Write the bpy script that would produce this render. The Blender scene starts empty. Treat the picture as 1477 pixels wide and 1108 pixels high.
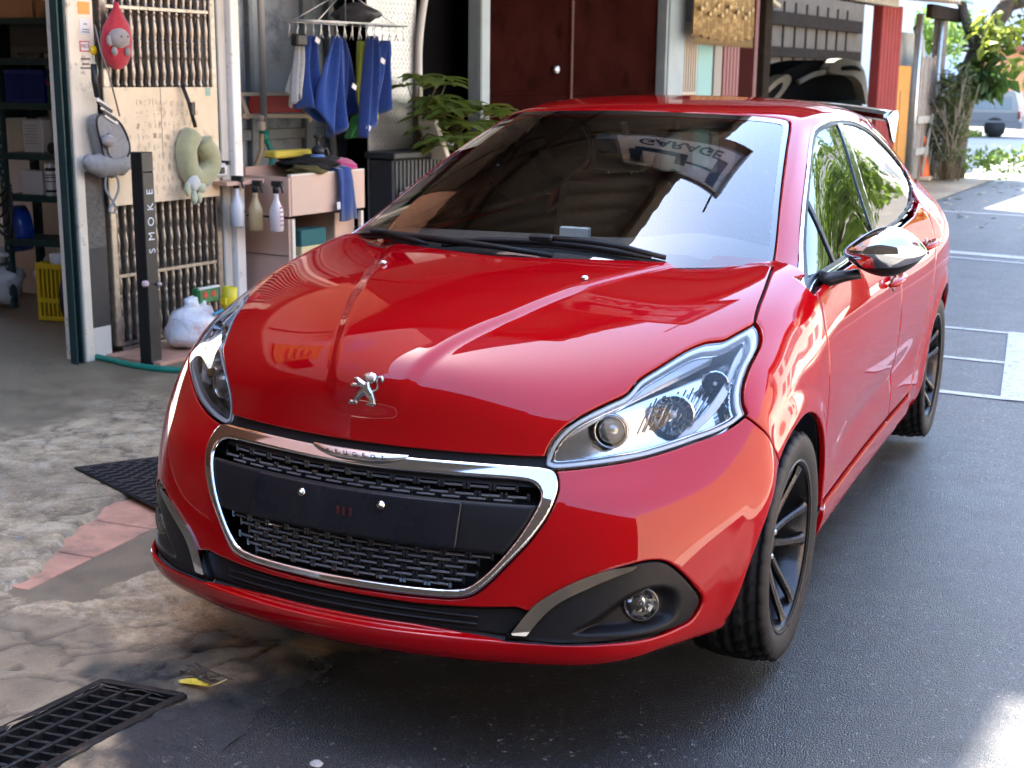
import bpy, bmesh, math, random
import numpy as np
from mathutils import Vector, Matrix
rad = math.radians
scene = bpy.context.scene
# ---------------------------------------------------------------- camera
CAM = np.array([1.596475, -3.369415, 1.493900]); YAW, PIT, ROL, FPX = 0.429908, 0.221910, 0.011402, 1967.784
cF = np.array([-math.sin(YAW)*math.cos(PIT), math.cos(YAW)*math.cos(PIT), -math.sin(PIT)])
cR0 = np.array([math.cos(YAW), math.sin(YAW), 0]); cU0 = np.cross(cR0, cF)
cR = cR0*math.cos(ROL)+cU0*math.sin(ROL); cU = cU0*math.cos(ROL)-cR0*math.sin(ROL)
cam_d = bpy.data.cameras.new('camera'); cam = bpy.data.objects.new('camera', cam_d)
scene.collection.objects.link(cam)
m = Matrix.Identity(4)
for i in range(3):
    m[i][0] = cR[i]; m[i][1] = cU[i]; m[i][2] = -cF[i]; m[i][3] = CAM[i]
cam.matrix_world = m
cam_d.sensor_fit = 'HORIZONTAL'; cam_d.sensor_width = 36; cam_d.lens = FPX/1477*36
cam_d.clip_start = 0.05; cam_d.clip_end = 600
cam_d.dof.use_dof = True; cam_d.dof.focus_distance = 3.6; cam_d.dof.aperture_fstop = 7.0
scene.camera = cam
# ---------------------------------------------------------------- light
SUN_EL, SUN_AZ = rad(61), rad(-62)          # azimuth measured from +y towards +x
w = bpy.data.worlds.new('World'); scene.world = w; w.use_nodes = True
nt = w.node_tree; nt.nodes.clear()
sky = nt.nodes.new('ShaderNodeTexSky'); sky.sky_type = 'NISHITA'; sky.sun_disc = False
sky.sun_elevation = SUN_EL; sky.sun_rotation = SUN_AZ; sky.air_density = 1.0; sky.dust_density = 1.0; sky.ozone_density = 1.0
bg = nt.nodes.new('ShaderNodeBackground'); bg.inputs['Strength'].default_value = 0.115
wo = nt.nodes.new('ShaderNodeOutputWorld')
nt.links.new(sky.outputs[0], bg.inputs[0]); nt.links.new(bg.outputs[0], wo.inputs[0])
sd = bpy.data.lights.new('sun', 'SUN'); sd.energy = 3.3; sd.angle = rad(0.53); sd.color = (1, .95, .87)
sun = bpy.data.objects.new('sun', sd); scene.collection.objects.link(sun)
sv = Vector((math.sin(SUN_AZ)*math.cos(SUN_EL), math.cos(SUN_AZ)*math.cos(SUN_EL), math.sin(SUN_EL)))
sun.rotation_euler = sv.to_track_quat('Z', 'Y').to_euler()
vs = scene.view_settings; vs.view_transform = 'Standard'; vs.look = 'None'; vs.gamma = 1; vs.use_curve_mapping = False
vs.exposure = 3.9
scene.render.engine = 'CYCLES'
scene.cycles.max_bounces = 10; scene.cycles.glossy_bounces = 6; scene.cycles.transmission_bounces = 8
scene.cycles.transparent_max_bounces = 16; scene.cycles.caustics_reflective = False; scene.cycles.caustics_refractive = False
# ---------------------------------------------------------------- materials
MATS = {}
def pm(name, col, rough=.5, metal=0, coat=0, spec=.5, var=None, bump=None, coat_r=.03, emit=None, trans=0, sheen=0, dirt=None, rvar=None):
    """procedural Principled material: var=(scale, amount), bump=(scale, strength, distance), dirt=(scale, colour, low, high), rvar=(scale, amount)"""
    if name in MATS: return MATS[name]
    ma = bpy.data.materials.new(name); ma.use_nodes = True; t = ma.node_tree; N = t.nodes; L = t.links
    b = N['Principled BSDF']; c4 = (*col, 1)
    b.inputs['Base Color'].default_value = c4; b.inputs['Roughness'].default_value = rough; b.inputs['Metallic'].default_value = metal
    b.inputs['Coat Weight'].default_value = coat; b.inputs['Coat Roughness'].default_value = coat_r
    b.inputs['Specular IOR Level'].default_value = spec; b.inputs['Transmission Weight'].default_value = trans
    if sheen: b.inputs['Sheen Weight'].default_value = sheen
    if emit: b.inputs['Emission Color'].default_value = (*emit[0], 1); b.inputs['Emission Strength'].default_value = emit[1]
    g = N.new('ShaderNodeNewGeometry') if (var or bump or dirt or rvar) else None
    def noise(s, det=4, rg=.6):
        n = N.new('ShaderNodeTexNoise'); n.inputs['Scale'].default_value = s; n.inputs['Detail'].default_value = det
        n.inputs['Roughness'].default_value = rg; L.new(g.outputs['Position'], n.inputs['Vector']); return n
    last = None
    if var:
        n = noise(var[0]); r = N.new('ShaderNodeMapRange'); r.inputs[1].default_value = .3; r.inputs[2].default_value = .7
        r.inputs[3].default_value = 1-var[1]; r.inputs[4].default_value = 1+var[1]; L.new(n.outputs['Fac'], r.inputs[0])
        mx = N.new('ShaderNodeMix'); mx.data_type = 'RGBA'; mx.blend_type = 'MULTIPLY'; mx.inputs[0].default_value = 1
        mx.inputs[6].default_value = c4; L.new(r.outputs[0], mx.inputs[7]); last = mx.outputs[2]
    if dirt:
        n = noise(dirt[0], 6, .7); r = N.new('ShaderNodeMapRange'); r.inputs[1].default_value = dirt[2]; r.inputs[2].default_value = dirt[3]
        L.new(n.outputs['Fac'], r.inputs[0]); mx = N.new('ShaderNodeMix'); mx.data_type = 'RGBA'
        L.new(r.outputs[0], mx.inputs[0]); mx.inputs[7].default_value = (*dirt[1], 1)
        if last: L.new(last, mx.inputs[6])
        else: mx.inputs[6].default_value = c4
        last = mx.outputs[2]
    if last: L.new(last, b.inputs['Base Color'])
    if rvar:
        n = noise(rvar[0]); r = N.new('ShaderNodeMapRange'); r.inputs[1].default_value = .3; r.inputs[2].default_value = .7
        r.inputs[3].default_value = max(rough-rvar[1], 0); r.inputs[4].default_value = rough+rvar[1]
        L.new(n.outputs['Fac'], r.inputs[0]); L.new(r.outputs[0], b.inputs['Roughness'])
    if bump:
        n = noise(bump[0], 5); bp = N.new('ShaderNodeBump'); bp.inputs['Strength'].default_value = bump[1]
        bp.inputs['Distance'].default_value = bump[2] if len(bump) > 2 else .01
        L.new(n.outputs['Fac'], bp.inputs['Height']); L.new(bp.outputs[0], b.inputs['Normal'])
    MATS[name] = ma; return ma

def glass(name, tint, ior=1.5, boost=0.0, rough=0.0):
    """thin pane: tinted see-through with mirror reflection by Fresnel"""
    if name in MATS: return MATS[name]
    ma = bpy.data.materials.new(name); ma.use_nodes = True; t = ma.node_tree; N = t.nodes; L = t.links; N.clear()
    o = N.new('ShaderNodeOutputMaterial'); tr = N.new('ShaderNodeBsdfTransparent'); gl = N.new('ShaderNodeBsdfGlossy')
    tr.inputs[0].default_value = (*tint, 1); gl.inputs['Roughness'].default_value = rough
    f = N.new('ShaderNodeFresnel'); f.inputs[0].default_value = ior; mx = N.new('ShaderNodeMixShader')
    ad = N.new('ShaderNodeMath'); ad.operation = 'ADD'; ad.inputs[1].default_value = boost; ad.use_clamp = True
    L.new(f.outputs[0], ad.inputs[0]); L.new(ad.outputs[0], mx.inputs[0]); L.new(tr.outputs[0], mx.inputs[1]); L.new(gl.outputs[0], mx.inputs[2])
    L.new(mx.outputs[0], o.inputs[0]); MATS[name] = ma; return ma

PAINT = pm('red_pearl_paint', (.25, .0002, .0022), .48, .05, .85, .0, var=(900, .12), coat_r=.010)
PAINT.node_tree.nodes['Principled BSDF'].inputs['Coat IOR'].default_value = 1.50
M_BLACKPL = pm('black_plastic', (.008, .008, .009), .42, 0, 0, .16, var=(60, .15), bump=(900, .08, .001))
M_GLOSSBLK = pm('gloss_black', (.008, .008, .009), .12, 0, .6)
M_CHROME = pm('chrome', (.50, .50, .51), .05, 1.0)
M_SATIN = pm('satin_metal', (.48, .47, .46), .25, 1.0)
M_RUBBER = pm('tyre_rubber', (.013, .013, .014), .62, 0, 0, .25, var=(30, .25), dirt=(9, (.030, .027, .024), .55, .8), bump=(500, .12, .001))
M_RIM = pm('dark_rim', (.040, .040, .043), .32, .85, .15, rvar=(20, .08))
M_DARK = pm('dark_liner', (.010, .010, .011), .8)
M_INT = pm('interior_trim', (.11, .095, .08), .7, var=(80, .1))
M_SEAT = pm('seat_fabric', (.26, .215, .165), .85, var=(120, .2))
M_GLASSW = glass('windscreen_glass', (.92, .93, .89), 1.55, .085)
M_GLASST = glass('tinted_glass', (.16, .17, .16), 1.7, .06)
M_LENS = glass('lamp_lens', (.93, .95, .97), 1.45, .0)
# ---------------------------------------------------------------- surface tools for the car
def cc_interp(P, F, level, iters=12):
    """dense Catmull-Clark limit surface that passes through the points P"""
    P = np.array(P, float); Q = P.copy(); n = len(P)
    def ev(Q, lv):
        me = bpy.data.meshes.new('t'); me.from_pydata(Q.tolist(), [], F); me.update()
        o = bpy.data.objects.new('t', me); scene.collection.objects.link(o)
        md = o.modifiers.new('s', 'SUBSURF'); md.levels = lv; md.render_levels = lv; md.use_limit_surface = True
        md.boundary_smooth = 'PRESERVE_CORNERS'
        dg = bpy.context.evaluated_depsgraph_get(); e = o.evaluated_get(dg); em = e.to_mesh()
        V = np.empty(len(em.vertices)*3); em.vertices.foreach_get('co', V); V = V.reshape(-1, 3)
        q = np.empty(len(em.polygons)*4, int); em.polygons.foreach_get('vertices', q); q = q.reshape(-1, 4)
        e.to_mesh_clear(); bpy.data.objects.remove(o); bpy.data.meshes.remove(me)
        return V, q
    for _ in range(iters):
        V, _q = ev(Q, 1); Q = Q+(P-V[:n])*0.9
    return ev(Q, level)

def vnormals(V, F):
    N = np.zeros_like(V)
    a, b, c, d = (V[F[:, i]] for i in range(4))
    fn = np.cross(c-a, d-b)
    for i in range(4): np.add.at(N, F[:, i], fn)
    return N/(np.linalg.norm(N, axis=1, keepdims=True)+1e-12)

def sdf(p, poly, closed=True):
    """signed distance of 2D points p to polygon (positive inside)"""
    p = np.asarray(p, float); A = np.asarray(poly, float); B = np.roll(A, -1, 0)
    if not closed: A, B = A[:-1], B[:-1]
    best = np.full(len(p), 1e9); ins = np.zeros(len(p), bool)
    for (ax, ay), (bx, by) in zip(A, B):
        dx, dy = bx-ax, by-ay; L = dx*dx+dy*dy+1e-15
        t = np.clip(((p[:, 0]-ax)*dx+(p[:, 1]-ay)*dy)/L, 0, 1)
        best = np.minimum(best, (p[:, 0]-ax-t*dx)**2+(p[:, 1]-ay-t*dy)**2)
        cond = (ay > p[:, 1]) != (by > p[:, 1])
        with np.errstate(divide='ignore', invalid='ignore'):
            xx = ax+(p[:, 1]-ay)*dx/(dy if abs(dy) > 1e-15 else 1e-15)
        ins ^= cond & (p[:, 0] < xx)
    dd = np.sqrt(best)
    return np.where(ins, dd, -dd) if closed else dd

def smooth_poly(pts, n=6, closed=True, sharp=()):
    """Catmull-Rom densified outline; indices in sharp stay corners"""
    P = [np.array(p, float) for p in pts]; N = len(P); out = []
    rng = range(N if closed else N-1)
    for i in rng:
        p1, p2 = P[i], P[(i+1) % N]
        p0 = P[i-1] if (closed or i > 0) else p1; p3 = P[(i+2) % N] if (closed or i+2 < N) else p2
        if i in sharp: p0 = p1-(p2-p1)
        if (i+1) % N in sharp: p3 = p2+(p2-p1)
        # centripetal-ish: clamp tangents
        m1 = (p2-p0)/2; m2 = (p3-p1)/2; L = np.linalg.norm(p2-p1)
        for mm in (m1, m2):
            l = np.linalg.norm(mm)
            if l > 1.2*L: mm *= 1.2*L/l
        for k in range(n):
            t = k/n; t2, t3 = t*t, t*t*t
            out.append((2*t3-3*t2+1)*p1+(t3-2*t2+t)*m1+(-2*t3+3*t2)*p2+(t3-t2)*m2)
    if not closed: out.append(P[-1])
    return np.array(out)

class Surf:
    """vertices + quad/ngon faces + named per-vertex fields, cut by scalar fields"""
    def __init__(s, V, F, N=None, fields=None):
        s.V = np.asarray(V, float); s.F = F if isinstance(F, list) else [tuple(f) for f in F.tolist()]
        s.N = vnormals(s.V, np.asarray(F)) if N is None else N
        s.fields = fields or {}
    def cut(s, d, level=0.0, keep='pos'):
        """split faces along d = level; keep 'pos', 'neg' or 'both'"""
        d = d-level; d = np.where(np.abs(d) < 1e-7, 1e-7, d)
        V = [s.V]; nv = len(s.V); newA, newB, newT = [], [], []; em = {}
        pos = d > 0; pl = pos.tolist(); dl = d.tolist(); out = []
        def mid(a, b):
            k = (a, b) if a < b else (b, a)
            if k not in em:
                a, b = k; em[k] = nv+len(newA); newA.append(a); newB.append(b); newT.append(dl[a]/(dl[a]-dl[b]))
            return em[k]
        for f in s.F:
            c = 0
            for i in f: c += pl[i]
            if c == len(f):
                if keep != 'neg': out.append(f)
                continue
            if c == 0:
                if keep != 'pos': out.append(f)
                continue
            P, Q = [], []
            for k in range(len(f)):
                a, b = f[k], f[(k+1) % len(f)]
                (P if pl[a] else Q).append(a)
                if pl[a] != pl[b]:
                    e = mid(a, b); P.append(e); Q.append(e)
            if keep != 'neg' and len(P) > 2: out.append(tuple(P))
            if keep != 'pos' and len(Q) > 2: out.append(tuple(Q))
        if newA:
            A, B, T = np.array(newA), np.array(newB), np.array(newT)[:, None]
            ip = lambda X: np.concatenate([X, X[A]*(1-(T if X.ndim > 1 else T[:, 0]))+X[B]*(T if X.ndim > 1 else T[:, 0])])
            NV, NN = ip(s.V), ip(s.N); fl = {k: ip(v) for k, v in s.fields.items()}
            NN /= np.linalg.norm(NN, axis=1, keepdims=True)+1e-12
        else: NV, NN, fl = s.V, s.N, dict(s.fields)
        return Surf(NV, out, NN, fl).compact()
    def compact(s):
        used = np.zeros(len(s.V), bool)
        for f in s.F:
            for i in f: used[i] = True
        mp = np.cumsum(used)-1; ml = mp.tolist()
        return Surf(s.V[used], [tuple(ml[i] for i in f) for f in s.F], s.N[used], {k: v[used] for k, v in s.fields.items()})
    def boundary(s):
        cnt = {}
        for f in s.F:
            for k in range(len(f)):
                a, b = f[k], f[(k+1) % len(f)]; key = (a, b) if a < b else (b, a)
                cnt[key] = None if key in cnt else (a, b)
        return [e for e in cnt.values() if e]
    def offset(s, h): return Surf(s.V+s.N*h, s.F, s.N, s.fields)
    def skirt(s, depth):
        """returns verts, faces incl. a folded edge of given depth (own verts, so that shading stays crisp)"""
        V = [s.V]; F = list(s.F); n = len(s.V); mp = {}; A, B = [], []
        for a, b in s.boundary():
            for i in (a, b):
                if i not in mp: mp[i] = len(A); A.append(s.V[i]); B.append(s.V[i]-s.N[i]*depth)
        k = len(A)
        for a, b in s.boundary(): F.append((n+mp[b], n+mp[a], n+k+mp[a], n+k+mp[b]))
        return np.concatenate([s.V, np.array(A), np.array(B)]) if k else s.V, F

def panel(S, d, gap=0.0, round_r=0.003, depth=0.012):
    """trim S where d>gap, roll the edge, fold it in"""
    S = Surf(S.V, S.F, S.N, dict(S.fields, d=d)); S = S.cut(S.fields['d'], gap)
    if round_r:
        for q in (0.3, 1.0): S = S.cut(S.fields['d'], gap+round_r*q, 'both')
        e = np.clip(S.fields['d']-gap, 0, round_r); h = round_r-np.sqrt(np.maximum(round_r**2-(round_r-e)**2, 0))
        S.V = S.V-S.N*h[:, None]*0.8
    return S.skirt(depth)
# ---------------------------------------------------------------- car body master surface (x = car's left, y to the rear, z up; front axle at y = 0)
BC = ['K', 'D1', 'D2', 'D3', 'D4', 'D5', 'D6', 'R0', 'R1', 'R2', 'R3', 'R4', 'R5', 'RC', 'T1', 'T0']
BODY = {
 'e': [(.775,-.365,.700),(.797,-.28,.762),(.802,-.17,.815),(.806,-.02,.858),(.816,.14,.888),(.825,.34,.908),(.828,.55,.918),(.828,.9,.93),(.826,1.4,.94),(.828,1.9,.95),(.842,2.3,.945),(.835,2.6,.945),(.80,2.86,.94),(.68,3.04,.945),(.4,3.10,.94),(0,3.12,.94)],
 'd': [(.842,-.365,.600),(.856,-.26,.650),(.862,-.12,.705),(.862,.04,.738),(.867,.18,.752),(.869,.35,.758),(.869,.55,.76),(.869,.9,.765),(.869,1.4,.77),(.872,1.9,.775),(.878,2.3,.78),(.872,2.6,.785),(.835,2.88,.785),(.70,3.08,.78),(.4,3.14,.78),(0,3.155,.78)],
 'c': [(.838,-.405,.470),(.860,-.275,.500),(.866,-.12,.535),(.866,.04,.55),(.867,.18,.555),(.866,.35,.56),(.864,.55,.56),(.860,.9,.56),(.860,1.4,.56),(.864,1.9,.56),(.872,2.3,.565),(.868,2.6,.57),(.830,2.88,.57),(.70,3.09,.57),(.4,3.15,.57),(0,3.165,.57)],
 'b': [(.815,-.42,.345),(.852,-.285,.36),(.858,-.12,.37),(.858,.04,.375),(.858,.18,.375),(.854,.35,.375),(.850,.55,.372),(.846,.9,.37),(.846,1.4,.37),(.852,1.9,.37),(.862,2.3,.37),(.858,2.6,.375),(.82,2.86,.38),(.69,3.07,.39),(.4,3.13,.39),(0,3.145,.39)],
 'a': [(.782,-.42,.235),(.832,-.285,.235),(.838,-.12,.235),(.838,.04,.235),(.838,.18,.235),(.836,.35,.235),(.834,.55,.235),(.830,.9,.235),(.830,1.4,.235),(.834,1.9,.235),(.842,2.3,.235),(.838,2.6,.24),(.80,2.84,.25),(.67,3.04,.26),(.4,3.09,.26),(0,3.10,.26)],
 'u': [(.765,-.39,.205),(.77,-.26,.2),(.78,-.10,.2),(.785,.04,.2),(.785,.18,.2),(.78,.35,.2),(.78,.55,.2),(.78,.9,.2),(.78,1.4,.2),(.78,1.9,.2),(.79,2.3,.2),(.785,2.6,.205),(.75,2.8,.21),(.63,2.98,.22),(.4,3.03,.22),(0,3.04,.22)],
 'f': [None,(.618,-.462,.762),(.645,-.345,.838),(.682,-.17,.888),(.705,.03,.935),(.722,.25,.972),(.738,.46,.995),(.795,.9,.968),(.795,1.4,.98),(.786,1.9,1.008),(.752,2.3,1.060),(.722,2.6,1.078),(.68,2.83,1.075),(.62,2.98,1.01),(.4,3.04,1.0),(0,3.06,1.0)],
}
FRONT = {  # bumper columns f,g,h,i (corner to centre) for rows e..u
 'e': [(.612,-.528,.655),(.45,-.635,.652),(.25,-.692,.660),(0,-.717,.664)],
 'd': [(.655,-.585,.57),(.46,-.69,.57),(.25,-.742,.57),(0,-.765,.57)],
 'c': [(.678,-.622,.45),(.468,-.733,.45),(.25,-.782,.45),(0,-.800,.45)],
 'b': [(.688,-.642,.33),(.472,-.760,.325),(.25,-.815,.325),(0,-.838,.325)],
 'a': [(.672,-.648,.236),(.46,-.768,.238),(.25,-.832,.243),(0,-.858,.246)],
 'u': [(.60,-.59,.205),(.43,-.70,.205),(.24,-.76,.205),(0,-.79,.205)],
}
DECK = {  # hood rows g,h,i at D1..D6
 'g': [(.458,-.598,.738),(.482,-.490,.826),(.505,-.30,.900),(.52,-.06,.950),(.535,.2,.982),(.545,.42,1.005)],
 'h': [(.246,-.662,.768),(.25,-.57,.852),(.25,-.37,.922),(.27,-.13,.970),(.28,.13,.998),(.28,.38,1.012)],
 'i': [(0,-.695,.776),(0,-.61,.866),(0,-.40,.938),(0,-.137,.983),(0,.1,1.005),(0,.35,1.015)],
}
def body_cage():
    P = []; idx = {}
    def add(key, p, side):
        if abs(p[0]) < 1e-9: side = 1
        k = (key, side)
        if k not in idx: idx[k] = len(P); P.append((p[0]*side, p[1], p[2]))
        return idx[k]
    for sd_ in (1, -1):
        for r in 'eudcbaf':
            for c, p in zip(BC, BODY[r]):
                if p: add(r+c, p, sd_)
        for r in 'edcbau':
            for c, p in zip('fghi', FRONT[r]): add(r+'F'+c, p, sd_)
        for r in 'ghi':
            for k, p in enumerate(DECK[r]): add(r+'D%d' % (k+1), p, sd_)
    F = []
    def g(key, s):
        return idx.get((key, s), idx.get((key, 1)))
    def quad(a, b, c, d, s):
        q = [g(a, s), g(b, s), g(c, s), g(d, s)]
        F.append(tuple(q) if s > 0 else tuple(q[::-1]))
    rows = ['u', 'a', 'b', 'c', 'd', 'e']
    for s in (1, -1):
        for k in range(len(BC)-1):                      # side, outward normal +x for s=1
            for r0, r1 in zip(rows, rows[1:]):
                quad(r0+BC[k], r0+BC[k+1], r1+BC[k+1], r1+BC[k], s)
            if k >= 1: quad('e'+BC[k], 'e'+BC[k+1], 'f'+BC[k+1], 'f'+BC[k], s)
        cols = ['Fi', 'Fh', 'Fg', 'Ff', 'K']
        for c0, c1 in zip(cols, cols[1:]):
            for r0, r1 in zip(rows, rows[1:]):
                quad(r0+c0, r0+c1, r1+c1, r1+c0, s)
        # hood: first strip from bumper top row to D1, then D1..D6
        dk = ['i', 'h', 'g', 'f', 'e']
        front = ['eFi', 'eFh', 'eFg', 'eFf', 'eK']
        d1 = ['iD1', 'hD1', 'gD1', 'fD1', 'eD1']
        for j in range(4): quad(front[j], front[j+1], d1[j+1], d1[j], s)
        for k in range(1, 6):
            for j in range(3):
                quad('%sD%d' % (dk[j], k), '%sD%d' % (dk[j+1], k), '%sD%d' % (dk[j+1], k+1), '%sD%d' % (dk[j], k+1), s)
    return P, F
_P, _F = body_cage()
bodyV, bodyF = cc_interp(_P, _F, 4)
BODYS = Surf(bodyV, bodyF)

# ---------------------------------------------------------------- greenhouse: stations front to rear, points from centre line to belt
GH = [
 [(0,.02,.955),(.28,.06,.955),(.50,.16,.955),(.66,.29,.957),(.705,.325,.965),(.752,.325,.955),(.792,.30,.928),(.826,.27,.88)],
 [(0,.20,1.055),(.28,.235,1.05),(.50,.33,1.046),(.635,.455,1.045),(.680,.495,1.038),(.733,.51,1.0),(.786,.50,.945),(.826,.48,.88)],
 [(0,.48,1.185),(.27,.51,1.18),(.47,.595,1.170),(.595,.70,1.162),(.638,.735,1.150),(.700,.75,1.085),(.767,.75,.985),(.826,.75,.88)],
 [(0,.78,1.305),(.25,.81,1.298),(.44,.88,1.284),(.555,.965,1.270),(.597,1.0,1.255),(.670,1.0,1.16),(.755,1.0,1.01),(.826,1.0,.88)],
 [(0,1.05,1.385),(.24,1.07,1.378),(.41,1.12,1.366),(.515,1.19,1.352),(.560,1.23,1.332),(.644,1.25,1.22),(.747,1.25,1.03),(.826,1.25,.88)],
 [(0,1.22,1.412),(.24,1.23,1.406),(.42,1.27,1.394),(.52,1.33,1.376),(.562,1.36,1.355),(.640,1.38,1.24),(.745,1.38,1.04),(.826,1.38,.88)],
 [(0,1.6,1.430),(.24,1.6,1.425),(.43,1.6,1.412),(.53,1.6,1.391),(.570,1.6,1.366),(.640,1.6,1.26),(.745,1.6,1.05),(.826,1.6,.88)],
 [(0,2.1,1.424),(.24,2.1,1.418),(.42,2.1,1.404),(.52,2.1,1.378),(.562,2.1,1.350),(.640,2.1,1.25),(.745,2.1,1.06),(.826,2.1,.88)],
 [(0,2.55,1.396),(.24,2.55,1.390),(.40,2.55,1.372),(.50,2.54,1.340),(.545,2.52,1.308),(.635,2.5,1.21),(.745,2.48,1.05),(.826,2.45,.88)],
 [(0,2.83,1.360),(.24,2.83,1.353),(.39,2.82,1.333),(.485,2.79,1.295),(.53,2.76,1.255),(.625,2.72,1.16),(.73,2.68,1.03),(.81,2.64,.88)],
 [(0,2.98,1.20),(.24,2.97,1.195),(.42,2.94,1.185),(.52,2.90,1.17),(.57,2.86,1.14),(.645,2.82,1.07),(.72,2.78,.99),(.78,2.72,.88)],
 [(0,3.06,.98),(.25,3.05,.98),(.45,3.01,.98),(.57,2.95,.97),(.62,2.91,.96),(.67,2.87,.945),(.71,2.83,.93),(.75,2.76,.88)],
]
def gh_cage():
    nS, nR = len(GH), len(GH[0]); P = []
    for st in GH:
        row = [(-x, y, z) for x, y, z in st[:0:-1]]+list(st); P += row
    w_ = 2*nR-1; F = []
    for s in range(nS-1):
        for r in range(w_-1):
            F.append((s*w_+r, s*w_+r+1, (s+1)*w_+r+1, (s+1)*w_+r))
    return P, F
_P, _F = gh_cage()
ghV, ghF = cc_interp(_P, _F, 4)
GHS = Surf(ghV, ghF)
# ---------------------------------------------------------------- small modelling helpers
from mathutils.bvhtree import BVHTree
COL = scene.collection
def link(o, parent=None):
    COL.objects.link(o)
    if parent is not None: o.parent = parent
    return o
def mk(name, V, F, mat, parent=None, smooth=True, **props):
    me = bpy.data.meshes.new(name); me.from_pydata(np.asarray(V).tolist(), [], [tuple(int(i) for i in f) for f in F]); me.update()
    if smooth: me.polygons.foreach_set('use_smooth', [True]*len(me.polygons))
    if mat: me.materials.append(mat)
    o = bpy.data.objects.new(name, me)
    for k, v in props.items(): o[k] = v
    return link(o, parent)
def empty(name, loc=(0, 0, 0), rz=0, **props):
    o = bpy.data.objects.new(name, None); o.location = loc; o.rotation_euler.z = rz; o.empty_display_size = .1
    for k, v in props.items(): o[k] = v
    return link(o)
def child_local(o, parent):            # parent set without inverse: meshes below are given in parent space
    o.parent = parent; return o
class MB:
    """mesh builder collecting boxes, tubes, lathes"""
    def __init__(s): s.V = []; s.F = []; s.sm = []
    def add(s, V, F, smooth=False):
        n = len(s.V); s.V += [tuple(map(float, v)) for v in V]; s.F += [tuple(i+n for i in f) for f in F]; s.sm += [smooth]*len(F); return s
    def box(s, c, h, R=None, bev=0.0):
        c = np.array(c, float); h = np.array(h, float)
        if bev:
            b = min(bev, .49*2*h.min()); V = []; idx = {}
            for sx in (-1, 1):
                for sy in (-1, 1):
                    for sz in (-1, 1):
                        for ax in range(3):
                            p = np.array([sx, sy, sz])*(h-b); p[ax] = (sx, sy, sz)[ax]*h[ax]; idx[(sx, sy, sz, ax)] = len(V); V.append(p)
            F = []
            for ax in range(3):
                o1, o2 = (ax+1) % 3, (ax+2) % 3
                for sg in (-1, 1):
                    q = []
                    for a, b2 in ((-1, -1), (1, -1), (1, 1), (-1, 1)):
                        k = [0, 0, 0]; k[ax] = sg; k[o1] = a; k[o2] = b2; q.append(idx[(*k, ax)])
                    F.append(q if sg > 0 else q[::-1])
                for a in (-1, 1):
                    for b2 in (-1, 1):   # edge along ax
                        k0 = [0]*3; k1 = [0]*3; k0[ax] = -1; k1[ax] = 1
                        for k in (k0, k1): k[o1] = a; k[o2] = b2
                        q = [idx[(*k0, o1)], idx[(*k1, o1)], idx[(*k1, o2)], idx[(*k0, o2)]]
                        F.append(q[::-1] if a*b2 > 0 else q)
            for sx in (-1, 1):
                for sy in (-1, 1):
                    for sz in (-1, 1):
                        q = [idx[(sx, sy, sz, k)] for k in range(3)]; F.append(q if sx*sy*sz > 0 else q[::-1])
            V = np.array(V)
        else:
            V = np.array([[x, y, z] for x in (-1, 1) for y in (-1, 1) for z in (-1, 1)])*h
            F = [(0, 1, 3, 2), (4, 6, 7, 5), (0, 4, 5, 1), (2, 3, 7, 6), (0, 2, 6, 4), (1, 5, 7, 3)]
        if R is not None: V = V@np.array(R).T
        return s.add(V+c, F)
    def tube(s, pts, r, n=8, caps=True, smooth=True, closed=False):
        P = [np.array(p, float) for p in pts]; rr = r if hasattr(r, '__len__') else [r]*len(P); V = []; F = []; up = None
        for i, p in enumerate(P):
            t = (P[(i+1) % len(P)] if (closed or i+1 < len(P)) else p)-(P[i-1] if (closed or i > 0) else p)
            t = t/(np.linalg.norm(t)+1e-12)
            if up is None:
                a = np.array([0, 0, 1.]) if abs(t[2]) < .9 else np.array([1., 0, 0]); up = np.cross(t, a)
            up = up-t*(up@t); up /= np.linalg.norm(up)+1e-12; sd = np.cross(t, up)
            for k in range(n):
                an = 2*math.pi*k/n; V.append(p+rr[i]*(math.cos(an)*up+math.sin(an)*sd))
        m_ = len(P)
        for i in range(m_ if closed else m_-1):
            for k in range(n):
                j = (i+1) % m_
                F.append((i*n+k, i*n+(k+1) % n, j*n+(k+1) % n, j*n+k))
        if caps and not closed: F += [tuple(range(n))[::-1], tuple((m_-1)*n+k for k in range(n))]
        return s.add(V, F, smooth)
    def lathe(s, prof, c=(0, 0, 0), n=24, axis=(0, 0, 1), smooth=True, caps=True):
        """profile [(r, h)] turned about axis through c"""
        ax = np.array(axis, float); ax /= np.linalg.norm(ax); a = np.array([1., 0, 0]) if abs(ax[0]) < .9 else np.array([0, 1., 0])
        u = np.cross(ax, a); u /= np.linalg.norm(u); v = np.cross(ax, u); c = np.array(c, float); V = []; F = []
        for r, h in prof:
            for k in range(n):
                an = 2*math.pi*k/n; V.append(c+ax*h+r*(math.cos(an)*u+math.sin(an)*v))
        for i in range(len(prof)-1):
            for k in range(n): F.append((i*n+k, i*n+(k+1) % n, (i+1)*n+(k+1) % n, (i+1)*n+k))
        if caps and prof[0][0] > 1e-6: F.append(tuple(range(n))[::-1])
        if caps and prof[-1][0] > 1e-6: F.append(tuple((len(prof)-1)*n+k for k in range(n)))
        return s.add(V, F, smooth)
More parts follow.
